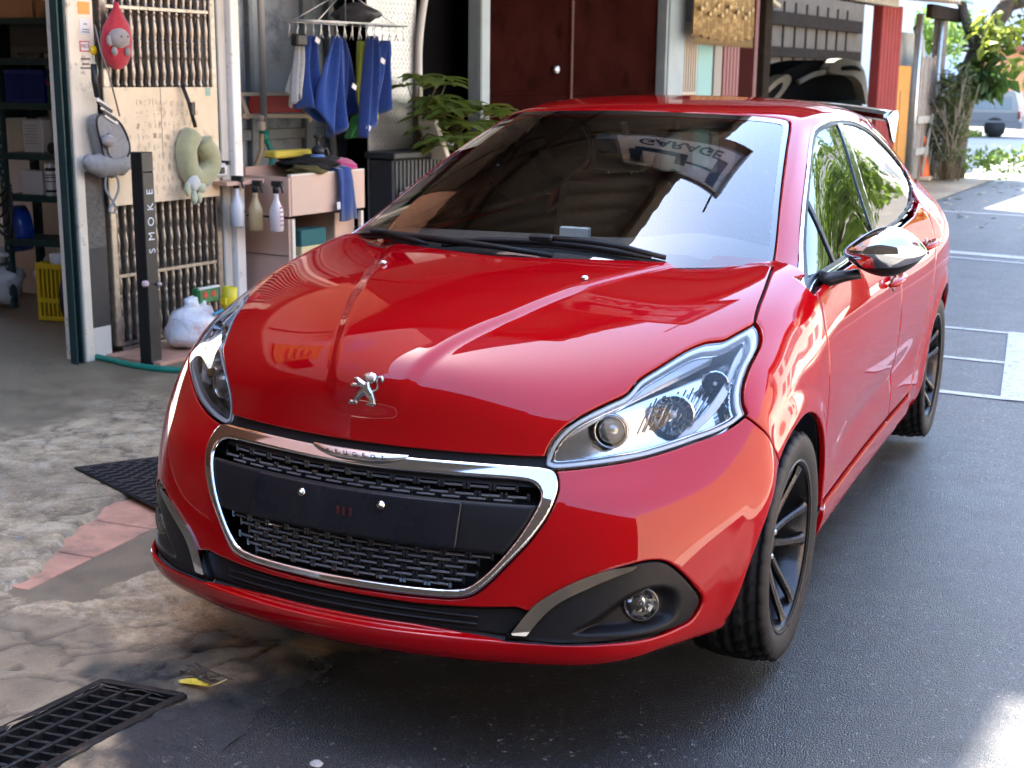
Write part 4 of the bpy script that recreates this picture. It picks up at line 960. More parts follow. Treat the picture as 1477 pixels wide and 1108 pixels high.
bayline((.25, 3.60), (1.09, 3.555), .07); bayline((.25, 5.50), (1.02, 5.44), .06); bayline((.25, 4.52), (1.00, 4.47), .06); bayline((1.125, 3.52), (.985, 5.48), .13)
# rubber mat
mat_ = empty('rubber_mat', (-1.64, .51, .006), label='black ribbed rubber mat lying on the concrete beside the front bumper', category='mat')
MQ = np.array([(-2.013, .493), (-1.80, .80), (-1.05, .62), (-1.28, .18)])-np.array([-1.64, .51])
m_ = MB(); ctr = MQ.mean(0)
m_.prism([tuple(p) for p in smooth_poly(MQ*1.0, 1)], (0, 0, .004), (1, 0, 0), (0, 1, 0), (0, 0, .007)); m_.build('mat_base', M_RUBBER, mat_)
M_RIB = pm('mat_rubber', (.02, .02, .021), .5, bump=(300, .2, .002)); rib = MB()
for a in np.linspace(.05, .95, 34):
    for b_ in np.linspace(.05, .95, 13):
        if (round(a*33)+round(b_*12)) % 2: continue
        p = (MQ[0]*(1-a)+MQ[3]*a)*(1-b_)+(MQ[1]*(1-a)+MQ[2]*a)*b_
        e1 = (MQ[3]-MQ[0])/np.linalg.norm(MQ[3]-MQ[0]); rib.box((p[0], p[1], .0125), (.009, .016, .0025), np.array(Matrix.Rotation(math.atan2(e1[1], e1[0]), 3, 'Z')))
o_ = rib.build('mat_ribs', M_RIB, mat_); o_['kind'] = 'stuff'
# fallen leaf with its stalk and a scrap of dead twig
lf = empty('fallen_leaf', (-.42, -.835, .004), rad(8), label='yellow fallen leaf by the drain grate', category='leaf')
V_ = []; 
for k in range(13):
    t = k/12; w_ = .013*math.sin(math.pi*min(t*1.02, 1))**.7
    V_ += [(-.05+.085*t, -w_, .004+.007*math.sin(3*t)), (-.05+.085*t, 0, .001+.006*math.sin(3*t)), (-.05+.085*t, w_, .010+.006*math.sin(2*t))]
mk('leaf_blade', V_, [(k*3+j, k*3+j+1, (k+1)*3+j+1, (k+1)*3+j) for k in range(12) for j in range(2)], pm('yellow_leaf', (.55, .40, .03), .5, var=(60, .3), dirt=(70, (.12, .06, .01), .62, .7)), lf)
m_ = MB(); m_.tube([(.034, 0, .004), (.055, .008, .012), (.075, .02, .022)], .0016, 5); m_.build('stalk', pm('leaf_stalk', (.5, .42, .18), .5), lf)
dl = MB(); lr = np.random.default_rng(2)
for k in range(16):
    a = lr.random()*6.28; p = np.array([-.43, -.80, .012])+np.array([math.cos(a)*.05*lr.random(), math.sin(a)*.02, .006*lr.random()])
    dl.tube([p, p+lr.normal(size=3)*np.array([.02, .012, .006]), p+lr.normal(size=3)*np.array([.035, .02, .008])], .0022, 5)
dl.build('dead_twigs', pm('twig', (.06, .045, .035), .8), None, label='small dark clump of dead twigs behind the yellow leaf', category='twigs')
for k, (x, y, r) in enumerate(((.05, -1.02, .016), (-.30, -1.35, .012), (-1.62, -.19, .030))):
    m_ = MB(); n_ = 7; m_.lathe([(0, r*.5), (r*.6, r*.42), (r, r*.12), (r*.8, -r*.2)], (x, y, -.008), n_, (.1, .1*k, 1), False)
    m_.build('loose_stone', pm('stone', (.25, .24, .22), .8, var=(30, .3)), None, label=('small grey pebble on the wet asphalt below the bumper', 'tiny grey pebble near the edge of the broken concrete', 'chip of grey concrete lying on the pink tiles')[k], category='stone')
# ---------------------------------------------------------------- garden hose
m_ = MB(); hp = [up_ for up_ in [(-3.62, 2.25, .03), (-3.45, 2.17, .022), (-3.25, 2.12, .018), (-3.0, 2.06, .018), (-2.75, 2.08, .018), (-2.3, 2.25, .018), (-1.9, 2.6, .018)]]
hp = smooth_poly(hp, 6, closed=False); m_.tube(hp, .017, 10); hose = m_.build('garden_hose', pm('green_hose', (.01, .20, .13), .4, var=(30, .15)), None, label='green garden hose lying on the ground before the iron gate', category='hose')
m_ = MB(); m_.lathe([(.016, .02), (.021, .018), (.021, -.02), (.013, -.022), (.012, .0)], hp[0], 14, np.array(hp[0])-np.array(hp[1])); m_.build('hose_end', pm('hose_dark', (.01, .07, .05), .5), hose)
# ---------------------------------------------------------------- shop front, left of the car
M_CREAM = pm('cream_paint', (.78, .69, .54), .55, var=(5, .10), dirt=(10, (.30, .25, .19), .58, .72))
M_WHITEP = pm('white_post_paint', (.88, .84, .76), .5, var=(4, .08), dirt=(12, (.36, .32, .26), .60, .75))
M_BRONZE = pm('bronze_iron', (.30, .265, .23), .36, .85, 0, .5, var=(25, .2), dirt=(30, (.07, .06, .05), .55, .75))
M_DGREEN = pm('green_angle_iron', (.018, .045, .042), .5, .2, 0, .5, var=(30, .2))
M_WALLW = pm('white_wall', (.82, .82, .80), .8, var=(2, .05), dirt=(3, (.40, .39, .37), .60, .8))
M_PINK = pm('pink_laminate', (.58, .38, .29), .45, var=(6, .05), dirt=(16, (.50, .34, .28), .62, .75))
M_GREYM = pm('grey_metal', (.20, .235, .26), .5, .3, 0, .5, var=(3, .18), dirt=(5, (.07, .075, .08), .56, .72))
M_BLACK = pm('black_item', (.012, .012, .013), .45)
def lbox(t, c, h, nm, mat, bev=.004, R=None): return MB().box(c, h, R, bev).build(nm, mat, t)
# door jamb with steel track
j = fth('door_jamb', -.14, .0, 0, label='cream painted door jamb with stickers and peeling patches left of the iron gate', category='door jamb')
lbox(j, (.0, .06, 1.2), (.095, .07, 1.2), 'post', M_CREAM, .008)
lbox(j, (-.062, -.012, 1.2), (.030, .012, 1.2), 'edge_moulding', M_CREAM, .006)
lbox(j, (.030, -.0125, .79), (.062, .003, .20), 'bare_wood_patch', pm('weathered_wood', (.13, .115, .095), .8, var=(60, .4)), .001)
lbox(j, (.030, -.0130, .385), (.062, .0035, .21), 'black_patch', pm('tar_black', (.018, .018, .022), .5, var=(8, .3)), .001)
lbox(j, (.030, -.0120, .09), (.062, .003, .085), 'plaster_patch', pm('chipped_plaster', (.62, .58, .50), .8, dirt=(18, (.06, .05, .05), .66, .7)), .001)
def sticker(x, z, w_, h_, col, nm='sticker'): return lbox(j, (x, -.0115, z), (w_, .0012, h_), nm, pm('sticker_%02d%02d%02d' % tuple(int(c*99) for c in col), col, .4), .0005)
sticker(.03, 1.805, .037, .03, (.75, .30, .03)); sticker(.032, 1.712, .034, .038, (.66, .66, .66)); sticker(.022, 1.617, .031, .026, (.6, .03, .03)); 
lbox(j, (.022, -.0135, 1.617), (.026, .0012, .021), 'sticker', pm('sticker_white', (.75, .73, .68), .4), .0005)
text_on('lettering', 'PRO', .026, (.022, -.0155, 1.617), (1, 0, 0), (0, 0, 1), pm('ink_red', (.30, .05, .05), .5), j, .0004)
for z_, w_ in ((1.555, .03), (1.53, .024), (1.51, .034)): sticker(.024, z_, w_, .0045, (.10, .10, .10), 'printed_line')
for z_, w_ in ((1.727, .012), (1.70, .022), (1.688, .024)): lbox(j, (.034, -.0135, z_), (w_, .0008, .002), 'printed_line', M_BLACK, .0003)
m_ = MB(); m_.lathe([(0, .006), (.02, .005), (.024, 0)], (.078, -.014, 1.60), 20, (0, -1, 0)); m_.build('yellow_badge', pm('badge_yellow', (.75, .55, .02), .4), j)
# steel channel of the roller door
ch = fth('roller_door_track', -.28, .02, 0, label='dark green steel roller door track at the shop opening', category='door track')
for x in (-.020, .020): lbox(ch, (x, .01, 1.3), (.005, .025, 1.3), 'flange', M_DGREEN, .002)
lbox(ch, (0, .035, 1.3), (.022, .005, 1.3), 'web', M_DGREEN, .002)
# iron gate with turned balusters
gt = fth('iron_gate', .0, .0, 0, label='bronze iron gate of turned balusters with a cream board hung on it', category='gate')
for x in (.008, .812): lbox(gt, (x, .0, 1.15), (.022, .02, 1.10), 'stile', M_BRONZE, .005)
for z_ in (.055, .425, 1.822): lbox(gt, (.41, -.004, z_), (.38, .009, .011), 'rail', M_BRONZE, .003)
lbox(gt, (.41, .0, .02), (.38, .02, .02), 'rail', M_BRONZE, .003)
prof = []; zb = .06  # turned profile
unit = [(.010, 0), (.013, .008), (.010, .016), (.0155, .024), (.010, .032), (.012, .05), (.0165, .085), (.0165, .10), (.011, .14), (.009, .165), (.014, .172), (.010, .180), (.0155, .188), (.010, .196), (.014, .204), (.009, .212), (.011, .222)]
while zb < 2.2:
    prof += [(r, zb+h) for r, h in unit]; zb += .224
bal = None
for k in range(14):
    x = .047+k*.0560
    if bal is None:
        m_ = MB(); m_.lathe(prof, (0, .004, 0), 10); b_ = m_.build('baluster', M_BRONZE, gt); bal = b_.data
    else: b_ = link(bpy.data.objects.new('baluster', bal), gt)
    b_.location = (x, 0, (0 if k % 2 else .0))
bal2 = None
for k in range(13):      # second row behind, set in the gaps
    x = .075+k*.0560; b_ = link(bpy.data.objects.new('baluster', bal), gt); b_.location = (x, .045, -.07)
bw = struct(put(MB().box((.41, .20, 1.3), (.46, .03, 1.3)).build('wall_behind_gate', pm('grey_brown_block', (.20, .18, .16), .8, var=(6, .2))), 0, 0))  # grey-brown backing wall behind the balusters
# cream board on the gate: back of an old notice, print showing through
M_BOARD = pm('board_cream', (.80, .64, .43), .6, var=(7, .07), dirt=(9, (.45, .33, .22), .58, .75))
bd = fth('hung_board', .375, .045, .805, label='cream hardboard panel with ghost print hung over the iron gate', category='board')
lbox(bd, (0, 0, .305), (.415, .006, .305), 'panel', M_BOARD, .002)
gh = MB(); gr = np.random.default_rng(11)
for row in range(9):
    z_ = .53-row*.058; x = -.20
    while x < .24:
        w_ = .008+.014*gr.random()
        for q in range(3): gh.box((x+gr.random()*w_, -.0068, z_+(gr.random()-.5)*.032), (w_*.5*(.3+gr.random()), .0006, .0028+.010*(gr.random() < .4)))
        x += w_*2.2+.006
o_ = gh.build('ghost_print', pm('ghost_ink', (.66, .53, .36), .7), bd); o_['kind'] = 'stuff'
lbox(bd, (-.02, -.0072, .42), (.0015, .0008, .19), 'crease', pm('crease', (.30, .23, .16), .7), .0003)
lbox(bd, (.345, -.0075, .585), (.018, .001, .022), 'sticker', pm('sticker_mint', (.25, .42, .34), .5), .0005)
# white post
wp = fth('white_post', .93, .0, 0, label='white painted square post between the iron gate and the pink cabinet', category='post')
lbox(wp, (-.052, .02, 1.3), (.035, .045, 1.3), 'post', pm('greyish_post', (.50, .48, .43), .5, var=(4, .1)), .006); lbox(wp, (.022, .0, 1.3), (.036, .06, 1.3), 'facing', M_WHITEP, .006)
# smoking post
sp_ = fth('smoking_post', -.075, .33, 0, label='tall black smoking post lettered SMOKE in front of the iron gate', category='smoking post')
lbox(sp_, (0, 0, .50), (.040, .040, .50), 'column', pm('post_black', (.012, .012, .013), .38), .004); lbox(sp_, (0, 0, 1.05), (.040, .040, .05), 'head', MATS['post_black'], .004)
lbox(sp_, (-.008, 0, 1.0), (.032, .034, .02), 'slot', M_BLACK, .002)
for k, chh in enumerate('SMOKE'): text_on('letter', chh, .060, (.006, -.0408, .60+k*.075), (0, 0, 1), (-1, 0, 0), pm('letter_white', (.72, .74, .76), .5), sp_, .0004)
m_ = MB(); m_.lathe([(0, .018), (.016, .012), (.02, 0), (.014, -.014), (0, -.018)], (-.045, -.03, .435), 8, (.3, .4, 1), False); m_.lathe([(0, .012), (.01, .008), (.012, -.006), (0, -.012)], (.035, -.05, .425), 7, (1, .2, .3), False)
m_.build('crumpled_tissue', pm('tissue_pink', (.65, .48, .45), .8), None, label='crumpled pale pink tissue tied at the black smoking post', category='tissue'); put(bpy.data.objects['crumpled_tissue'], -.075, .33, 0)
# things hung on the gate
def blob(name, c, r, mat, t=None, n=18, seed=0, amp=.08, **p):
    bm = bmesh.new(); bmesh.ops.create_icosphere(bm, subdivisions=3, radius=1); rs = np.random.default_rng(seed); ph = rs.random(6)*6
    V = np.array([v.co[:] for v in bm.verts]); nn = 1+amp*(np.sin(V[:, 0]*4+ph[0])*np.sin(V[:, 2]*5+ph[1])+.6*np.sin(V[:, 1]*7+ph[2]+V[:, 2]*6))
    F = [tuple(v.index for v in f.verts) for f in bm.faces]; bm.free()
    return mk(name, V*nn[:, None]*np.array(r)+np.array(c), F, mat, t, True, **p)
M_REDF = pm('red_cloth', (.42, .015, .03), .8, sheen=.4, var=(60, .15)); M_GREYF = pm('grey_plush', (.30, .27, .25), .95, sheen=.5, var=(120, .2), bump=(250, .5, .004))
rb = fth('drawstring_bag', .045, .07, 1.67, label='red drawstring bag with a grey toy animal head hung on the gate', category='bag')
V_ = []; nb = 20
for z_, rx, ry in ((.17, .012, .012), (.14, .018, .016), (.10, .045, .03), (.05, .078, .045), (-.02, .094, .055), (-.09, .088, .052), (-.14, .06, .042), (-.165, .02, .02)):
    for k in range(nb): a = 2*math.pi*k/nb; w_ = 1+.10*math.sin(7*a)*(z_+.17)/.34; V_.append((rx*w_*math.cos(a)+.008*math.sin(z_*9), ry*w_*math.sin(a), z_))
mk('bag_body', V_, [(i*nb+k, i*nb+(k+1) % nb, (i+1)*nb+(k+1) % nb, (i+1)*nb+k) for i in range(7) for k in range(nb)], M_REDF, rb)
hd_ = blob('toy_head', (-.035, -.055, -.01), (.062, .042, .050), M_GREYF, rb, seed=3, amp=.03)
for x in (-.095, .02): blob('toy_ear', (x, -.05, -.022), (.018, .012, .028), M_GREYF, hd_, seed=4, amp=.03)
for x in (-.055, -.012): blob('toy_eye', (x, -.094, -.002), (.0045, .004, .0045), M_BLACK, hd_)
for x in (-.075, .012): blob('toy_paw', (x, -.06, -.075), (.016, .014, .022), M_GREYF, hd_)
m_ = MB(); m_.tube([(.0, 0, .16), (.004, 0, .25), (-.01, .01, .36)], .004, 6); m_.build('cord', M_REDF, rb)
m_ = MB(); m_.tube([(.05, -.035, .02), (.085, -.02, -.04), (.06, -.04, -.13)], .0025, 5); m_.build('white_cord', pm('cord_white', (.7, .66, .62), .8), rb)
M_GREYC = pm('grey_nylon', (.25, .24, .235), .7, var=(40, .15), bump=(120, .3, .004))
po = fth('belt_pouch', -.055, .07, 1.17, label='grey belt pouch with black piping and zebra strap hung on the gate', category='pouch')
pq = smooth_poly([(-.10, .09), (-.03, .11), (.06, .06), (.11, -.04), (.09, -.11), (-.04, -.13), (-.08, -.04)], 4)
m_ = MB(); m_.prism([tuple(p) for p in pq], (0, .02, 0), (1, 0, 0), (0, 0, 1), (0, -.06, 0)); m_.build('pouch_body', M_GREYC, po)
m_ = MB(); m_.tube([(p[0], -.042, p[1]) for p in pq], .006, 6, closed=True); m_.build('piping', M_BLACK, po)
m_ = MB(); m_.prism([tuple(p) for p in smooth_poly([(-.03, .02), (.075, -.01), (.085, -.085), (-.02, -.11), (-.05, -.05)], 3)], (0, -.04, 0), (1, 0, 0), (0, 0, 1), (0, -.018, 0)); m_.build('pocket', M_GREYC, po)
for k in range(5):
    m_ = MB(); m_.box((-.055+.012*k, -.045-.003*(k % 2), .165-.02*k), (.048, .004, .009), np.array(Matrix.Rotation(rad(28), 3, 'Y')), bev=.002); m_.build('zebra_strap', pm('zebra_white', (.70, .66, .58), .8) if k % 2 == 0 else M_BLACK, po)
m_ = MB(); m_.tube([(-.09, -.03, .36), (-.095, -.035, .28), (-.075, -.03, .20)], .016, 8); m_.build('buckle', M_BLACK, po)
m_ = MB(); m_.tube([(-.06, -.02, .55), (-.03, -.02, .42), (.02, -.02, .30), (.075, -.02, .10)], .0045, 6); m_.build('cord', pm('cord_grey', (.18, .17, .15), .8), po)
blob('plush_nose', (-.055, -.07, -.02), (.040, .024, .030), M_GREYF, po, seed=6, amp=.04)
gb = fth('grey_cushion', -.075, .07, 1.02, label='grey stuffed cushion with a loop hanging under the belt pouch', category='cushion')
V_ = []; nb = 20; NU = 18
for a in range(NU+1):
    t = a/NU*2-1; e = (1-abs(t)**3)
    for k in range(nb):
        an = 2*math.pi*k/nb; rr = .055*e**.5+.004; V_.append((t*.165, .045*e**.5*math.cos(an)-.02, rr*math.sin(an)*(1+.1*math.sin(14*t))+.03*abs(t)**2*math.copysign(1, 1)*(1 if t < 0 else .4)))
mk('cushion_body', V_, [(a*nb+k, a*nb+(k+1) % nb, (a+1)*nb+(k+1) % nb, (a+1)*nb+k) for a in range(NU) for k in range(nb)], M_GREYC, gb)
m_ = MB(); m_.tube(smooth_poly([(-.02, -.03, -.04), (.045, -.03, -.06), (.05, -.03, -.13), (.0, -.03, -.20), (-.02, -.03, -.23), (.015, -.03, -.24), (.02, -.03, -.20), (-.035, -.03, -.12), (-.03, -.03, -.05)], 4, closed=False), .006, 6); m_.build('loop_strap', pm('strap_grey', (.30, .30, .31), .7), gb)
nk = fth('neck_pillow', .60, .09, 1.03, label='sage green neck pillow hung by a black strap on the board', category='neck pillow')
M_SAGE = pm('sage_velour', (.38, .37, .20), .85, sheen=.6, var=(25, .10), bump=(60, .25, .006))
tt = smooth_poly([(-.055, -.01, .145), (-.115, -.01, .06), (-.105, -.01, -.05), (-.06, -.01, -.105), (.01, -.01, -.10), (.065, -.01, -.055), (.07, -.01, .01), (.03, -.015, .055), (.0, -.012, .10)], 5, closed=False)
m_ = MB(); m_.tube(tt, [.03]+[.058]*(len(tt)-2)+[.03], 16); m_.build('pillow_body', M_SAGE, nk)
m_ = MB(); m_.tube([(-.10, .02, .40), (-.075, 0, .31), (-.05, -.02, .17)], .011, 6); m_.build('strap', M_BLACK, nk); lbox(nk, (-.068, -.02, .27), (.016, .01, .035), 'clip', M_BLACK)
lm = fth('plush_lamb', .50, .13, .87, label='small white and green plush toy under the neck pillow', category='plush toy')
M_WPL = pm('white_plush', (.60, .62, .58), .95, sheen=.5, bump=(200, .5, .004)); M_GPL = pm('green_plush', (.48, .50, .33), .95, sheen=.5, bump=(200, .5, .004))
blob('toy_body', (0, 0, .04), (.04, .03, .055), M_WPL, lm, seed=8); blob('toy_leg', (.035, 0, -.04), (.022, .02, .045), M_GPL, lm, seed=9); blob('toy_leg', (-.012, -.01, -.05), (.02, .018, .04), M_GPL, lm, seed=10); blob('toy_arm', (-.05, 0, .0), (.018, .016, .04), M_GPL, lm, seed=12); blob('toy_head', (.045, -.01, .0), (.03, .025, .03), M_GPL, lm, seed=13)
# keys
m_ = MB(); m_.tube(smooth_poly([(-.07, .02, 1.57), (-.055, .0, 1.50), (-.075, -.0, 1.42), (-.06, .0, 1.36)], 4, closed=False), .004, 6)
ky = m_.build('key_lanyard', pm('lanyard_mint', (.30, .40, .28), .7), None, label='pale green lanyard with keys hung on the door jamb', category='lanyard'); put(ky, -.02, .05)
lbox(ky, (-.07, -.01, 1.37), (.012, .006, .035), 'key_fob', M_BLACK, .004)
# carrier bag, packet and yellow roll at the foot of the gate
st = struct(put(MB().box((.42, -.22, .012), (.52, .20, .012), bev=.004).build('tiled_step', M_TILE), 0, 0))
M_BAG = pm('bag_film', (.72, .70, .70), .3, 0, .2, .5, var=(12, .06), bump=(14, .7, .02), dirt=(5, (.62, .38, .40), .52, .62))
cb = fth('carrier_bag', .33, .24, .14, label='full white plastic carrier bag with blue print beside the black post', category='carrier bag')
blob('bag_body', (0, 0, -.01), (.17, .13, .13), M_BAG, cb, seed=21, amp=.10)
for x, w_ in ((-.02, .06), (.05, .035)): blob('bag_handle', (x, -.02, .12), (w_, .03, .045), pm('bag_film_plain', (.72, .72, .72), .3, bump=(20, .6, .02)), cb, seed=22, amp=.18)
M_BLUEP = pm('blue_print', (.02, .28, .48), .5)
for (x, z_, w_, h_, a) in ((.075, .03, .045, .009, -15), (.05, -.02, .009, .045, 12), (.07, .075, .04, .007, -12), (.10, .06, .03, .006, -12)): lbox(cb, (x, -.125, z_), (w_, .006, h_), 'blue_print', M_BLUEP, .002, np.array(Matrix.Rotation(rad(a), 3, 'Y')))
gp = fth('green_packet', .42, .26, .30, label='green snack packet with red stars on top of the carrier bag', category='packet')
lbox(gp, (0, 0, 0), (.085, .03, .045), 'packet', pm('packet_green', (.02, .16, .04), .35, .0, .3, bump=(40, .5, .006)), .012)
for x in (-.035, .03):
    m_ = MB(); m_.prism([((.024 if k % 2 else .012)*math.cos(k*math.pi/5+.3), (.024 if k % 2 else .012)*math.sin(k*math.pi/5+.3)) for k in range(10)], (x, -.031, .005), (1, 0, 0), (0, 0, 1), (0, -.002, 0)); m_.build('red_star', pm('star_red', (.65, .04, .03), .4), gp)
lbox(gp, (0, -.026, .042), (.08, .008, .006), 'white_edge', pm('packet_white', (.7, .72, .68), .4), .002)
yr = fth('yellow_roll', .62, .25, .25, label='yellow plastic roll standing behind the carrier bag', category='roll')
m_ = MB(); m_.lathe([(.028, -.07), (.042, -.068), (.045, 0), (.042, .068), (.028, .07), (.026, .0), (.028, -.07)], (0, 0, 0), 20, (.1, 0, 1)); m_.build('roll', pm('roll_yellow', (.75, .58, .02), .45), yr); lbox(yr, (-.045, 0, -.01), (.012, .02, .02), 'tab', MATS['roll_yellow'], .004)
# ---------------------------------------------------------------- inside the shop: white partition, green shelving
struct(put(MB().box((1.22, 2.2, 1.4), (.04, 1.95, 1.4)).build('partition_wall', M_WALLW), 0, 0))
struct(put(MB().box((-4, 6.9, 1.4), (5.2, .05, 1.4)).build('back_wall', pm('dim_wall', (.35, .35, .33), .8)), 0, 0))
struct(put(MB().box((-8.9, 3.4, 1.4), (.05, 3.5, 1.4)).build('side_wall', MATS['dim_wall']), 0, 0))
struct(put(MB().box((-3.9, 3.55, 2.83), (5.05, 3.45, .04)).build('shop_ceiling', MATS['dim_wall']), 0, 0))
sh_ = empty('shelf_rack', (-4.73, 3.33, 0), rad(6), label='dark green slotted angle shelf rack inside the shop', category='shelf rack')
# posts with punched holes, shelves with drilled lips
hole_me = None
for x in (-.25, .21):
    for y in (-.12, .18):
        lbox(sh_, (x, y, 1.05), (.022, .004, 1.05), 'upright', M_DGREEN, .001)
        lbox(sh_, (x+(.02 if x < 0 else -.02), y+.018, 1.05), (.004, .018, 1.05), 'upright_flange', M_DGREEN, .001)
    hm = MB()
    for k in range(52): hm.box((x-.008+(.014 if k % 2 else 0), -.1245, .03+k*.04), (.0035, .001, .009))
    o_ = hm.build('punched_holes', pm('hole_pale', (.30, .32, .31), .7), sh_); o_['kind'] = 'stuff'
SHZ = [.44, .72, .98, 1.29, 1.56, 1.80]
for z_ in SHZ:
    lbox(sh_, (-.02, .03, z_), (.235, .15, .008), 'shelf_board', M_DGREEN, .002); lbox(sh_, (-.02, -.123, z_-.012), (.235, .003, .020), 'shelf_lip', M_DGREEN, .001)
def on_shelf(name, x, k, label, cat, y=-.02): 
    t = empty(name, (0, 0, 0), rad(6), label=label, category=cat); c, s_ = math.cos(rad(6)), math.sin(rad(6)); t.location = (-4.73+c*x-s_*y, 3.33+s_*x+c*y, SHZ[k]+.008); return t
bx = on_shelf('cardboard_box', -.08, 5, 'open brown cardboard box on the top shelf', 'box'); lbox(bx, (0, 0, .055), (.125, .09, .055), 'carton', pm('cardboard', (.48, .27, .13), .8, var=(20, .08)), .003)
for a in range(5): m_ = MB(); m_.tube([(-.08+a*.035, .0, .08), (-.05+a*.03, .01, .15+.02*(a % 2))], .014, 6); m_.build('tool_handle', pm('tool_olive', (.10, .10, .03), .6) if a % 2 else M_BLACK, bx)
dk = on_shelf('dark_case', 0, 4, 'dark olive case on the second shelf from the top', 'case'); lbox(dk, (.0, .03, .12), (.16, .09, .085), 'case', pm('olive_dark', (.03, .033, .025), .6), .006)
cl = on_shelf('clear_tray', .0, 4, 'clear plastic tray in front of the dark case', 'tray', -.09)
for (c, h) in (((0, -.0, .035), (.15, .002, .035)), ((-.15, .03, .035), (.002, .03, .035)), ((.15, .03, .035), (.002, .03, .035)), ((0, .03, .003), (.15, .03, .002)), ((.03, .03, .03), (.002, .03, .03))): lbox(cl, c, h, 'tray_wall', glass('clear_plastic', (.75, .77, .77), 1.4, .06), .0)
bb = on_shelf('blue_basket', -.05, 3, 'dark blue slatted plastic basket on the shelf', 'basket'); M_BLU = pm('basket_blue', (.006, .018, .14), .4)
lbox(bb, (0, .0, .008), (.14, .09, .008), 'base', M_BLU)
for k in range(15): lbox(bb, (-.135+k*.0193, -.09, .10), (.005, .003, .09), 'slat', M_BLU, .001)
for sx in (-1, 1): lbox(bb, (.14*sx, 0, .10), (.004, .09, .10), 'end_wall', M_BLU, .001)
lbox(bb, (0, .09, .10), (.14, .003, .10), 'back_wall', M_BLU, .001); lbox(bb, (0, -.092, .19), (.145, .006, .012), 'rim', M_BLU)
gk = on_shelf('green_basket', .155, 3, 'small dark green basket with red clips beside the blue one', 'basket'); M_GRN = pm('basket_green', (.01, .07, .04), .45)
for k in range(4): lbox(gk, (-.03+k*.02, -.09, .09), (.005, .003, .09), 'slat', M_GRN, .001)
lbox(gk, (0, 0, .09), (.042, .085, .088), 'liner', pm('basket_green_dark', (.006, .03, .02), .5)); 
for k in range(4): lbox(gk, (-.03+.017*(k % 3), -.10, .12+.02*(k//2)), (.006, .006, .005), 'red_clip', pm('clip_red', (.5, .02, .02), .4), .001)
wb = on_shelf('white_canister', -.045, 2, 'square white canister with printed label on the middle shelf', 'canister'); lbox(wb, (0, 0, .105), (.075, .05, .105), 'canister', pm('canister_white', (.50, .49, .46), .5, var=(10, .05)), .008)
for k in range(7): lbox(wb, (-.01, -.0515, .17-k*.018), (.05-.008*(k % 3), .0008, .003), 'printed_line', pm('print_grey', (.25, .25, .24), .6), .0003)
rl = on_shelf('black_reel', .11, 2, 'small black reel next to the white canister', 'reel'); m_ = MB(); m_.lathe([(.012, -.02), (.035, -.02), (.035, -.014), (.015, -.012), (.015, .012), (.035, .014), (.035, .02), (.012, .02)], (0, -.05, .036), 20, (0, 1, 0)); m_.build('reel', M_BLACK, rl)
cn = on_shelf('spray_can', .075, 1, 'tall white spray can with black lettering on the lower shelf', 'spray can'); m_ = MB(); m_.lathe([(.034, 0), (.036, .004), (.036, .19), (.030, .205), (.012, .215), (.012, .235), (.010, .24)], (0, -.05, 0), 24); m_.build('can', pm('can_white', (.62, .62, .62), .3, .2), cn)
for z_, r_ in ((.165, .010), (.13, .003), (.115, .003), (.09, .003), (.03, .008)): m_ = MB(); m_.lathe([(.0362, -r_), (.0366, 0), (.0362, r_)], (0, -.05, z_), 24); m_.build('printed_band', M_BLACK, cn)
pb = on_shelf('white_carton', -.065, 1, 'plain white carton beside the tall spray can', 'carton'); lbox(pb, (0, 0, .075), (.08, .06, .075), 'carton', pm('carton_white', (.52, .51, .49), .6), .004)
bt = on_shelf('blue_bottle', .15, 1, 'blue and white bottle half hidden behind the spray can', 'bottle'); m_ = MB(); m_.lathe([(.028, 0), (.03, .005), (.03, .06)], (0, -.02, 0), 18); m_.build('bottle_foot', pm('bottle_white', (.6, .6, .6), .3), bt); m_ = MB(); m_.lathe([(.030, .06), (.03, .15), (.012, .175), (.012, .19)], (0, -.02, 0), 18); m_.build('bottle_top', pm('bottle_blue', (.01, .06, .35), .3), bt)
# cables, sacks and crate below
cbm = MB(); 
for k in range(5): cbm.tube(smooth_poly([(-5.05+.02*k, 3.0, 1.25), (-5.12+.03*k, 3.0, .95-.05*k), (-4.95+.03*k, 3.05, .72-.06*k), (-4.80, 3.08, .80-.02*k)], 5, closed=False), .010, 6)
cbm.build('hanging_cables', M_BLACK, None, label='black cables looping down in front of the white wall', category='cables')
struct(mk('dark_cupboard_recess', *(lambda m_: (m_.V, m_.F))(MB().box((-5.3, 3.4, 1.75), (.30, .25, .55))), M_BLACK, None, False)); o_ = bpy.data.objects['dark_cupboard_recess']; del o_['kind']; o_.name = 'dark_recess_box'; o_['label'] = 'black box standing for a dark cupboard recess at the left edge'; o_['category'] = 'cabinet'  # solid black box stands for the darkness of a cupboard recess
M_SACK = pm('sack_white', (.50, .50, .49), .6, bump=(9, .8, .03), var=(8, .1))
for k, (c, r, lb) in enumerate((((-5.18, 3.22, .14), (.25, .18, .15), 'large white plastic sack on the shop floor at the left edge'), ((-4.72, 3.36, .17), (.16, .12, .16), 'crumpled white sack under the green shelf rack'), ((-5.12, 3.2, .33), (.15, .12, .06), 'small white bundle on top of the large sack'))):
    blob('plastic_sack', c, r, M_SACK, None, seed=30+k, amp=.12, label=lb, category='sack')
m_ = MB(); m_.lathe([(.10, -.05), (.145, -.06), (.15, 0), (.145, .06), (.10, .05), (.10, -.05)], (-4.98, 3.3, .50), 28, (.6, 1, .1)); m_.build('blue_tape_roll', pm('tape_blue', (.01, .05, .30), .3), None, label='big blue and white roll behind the white sacks', category='roll')
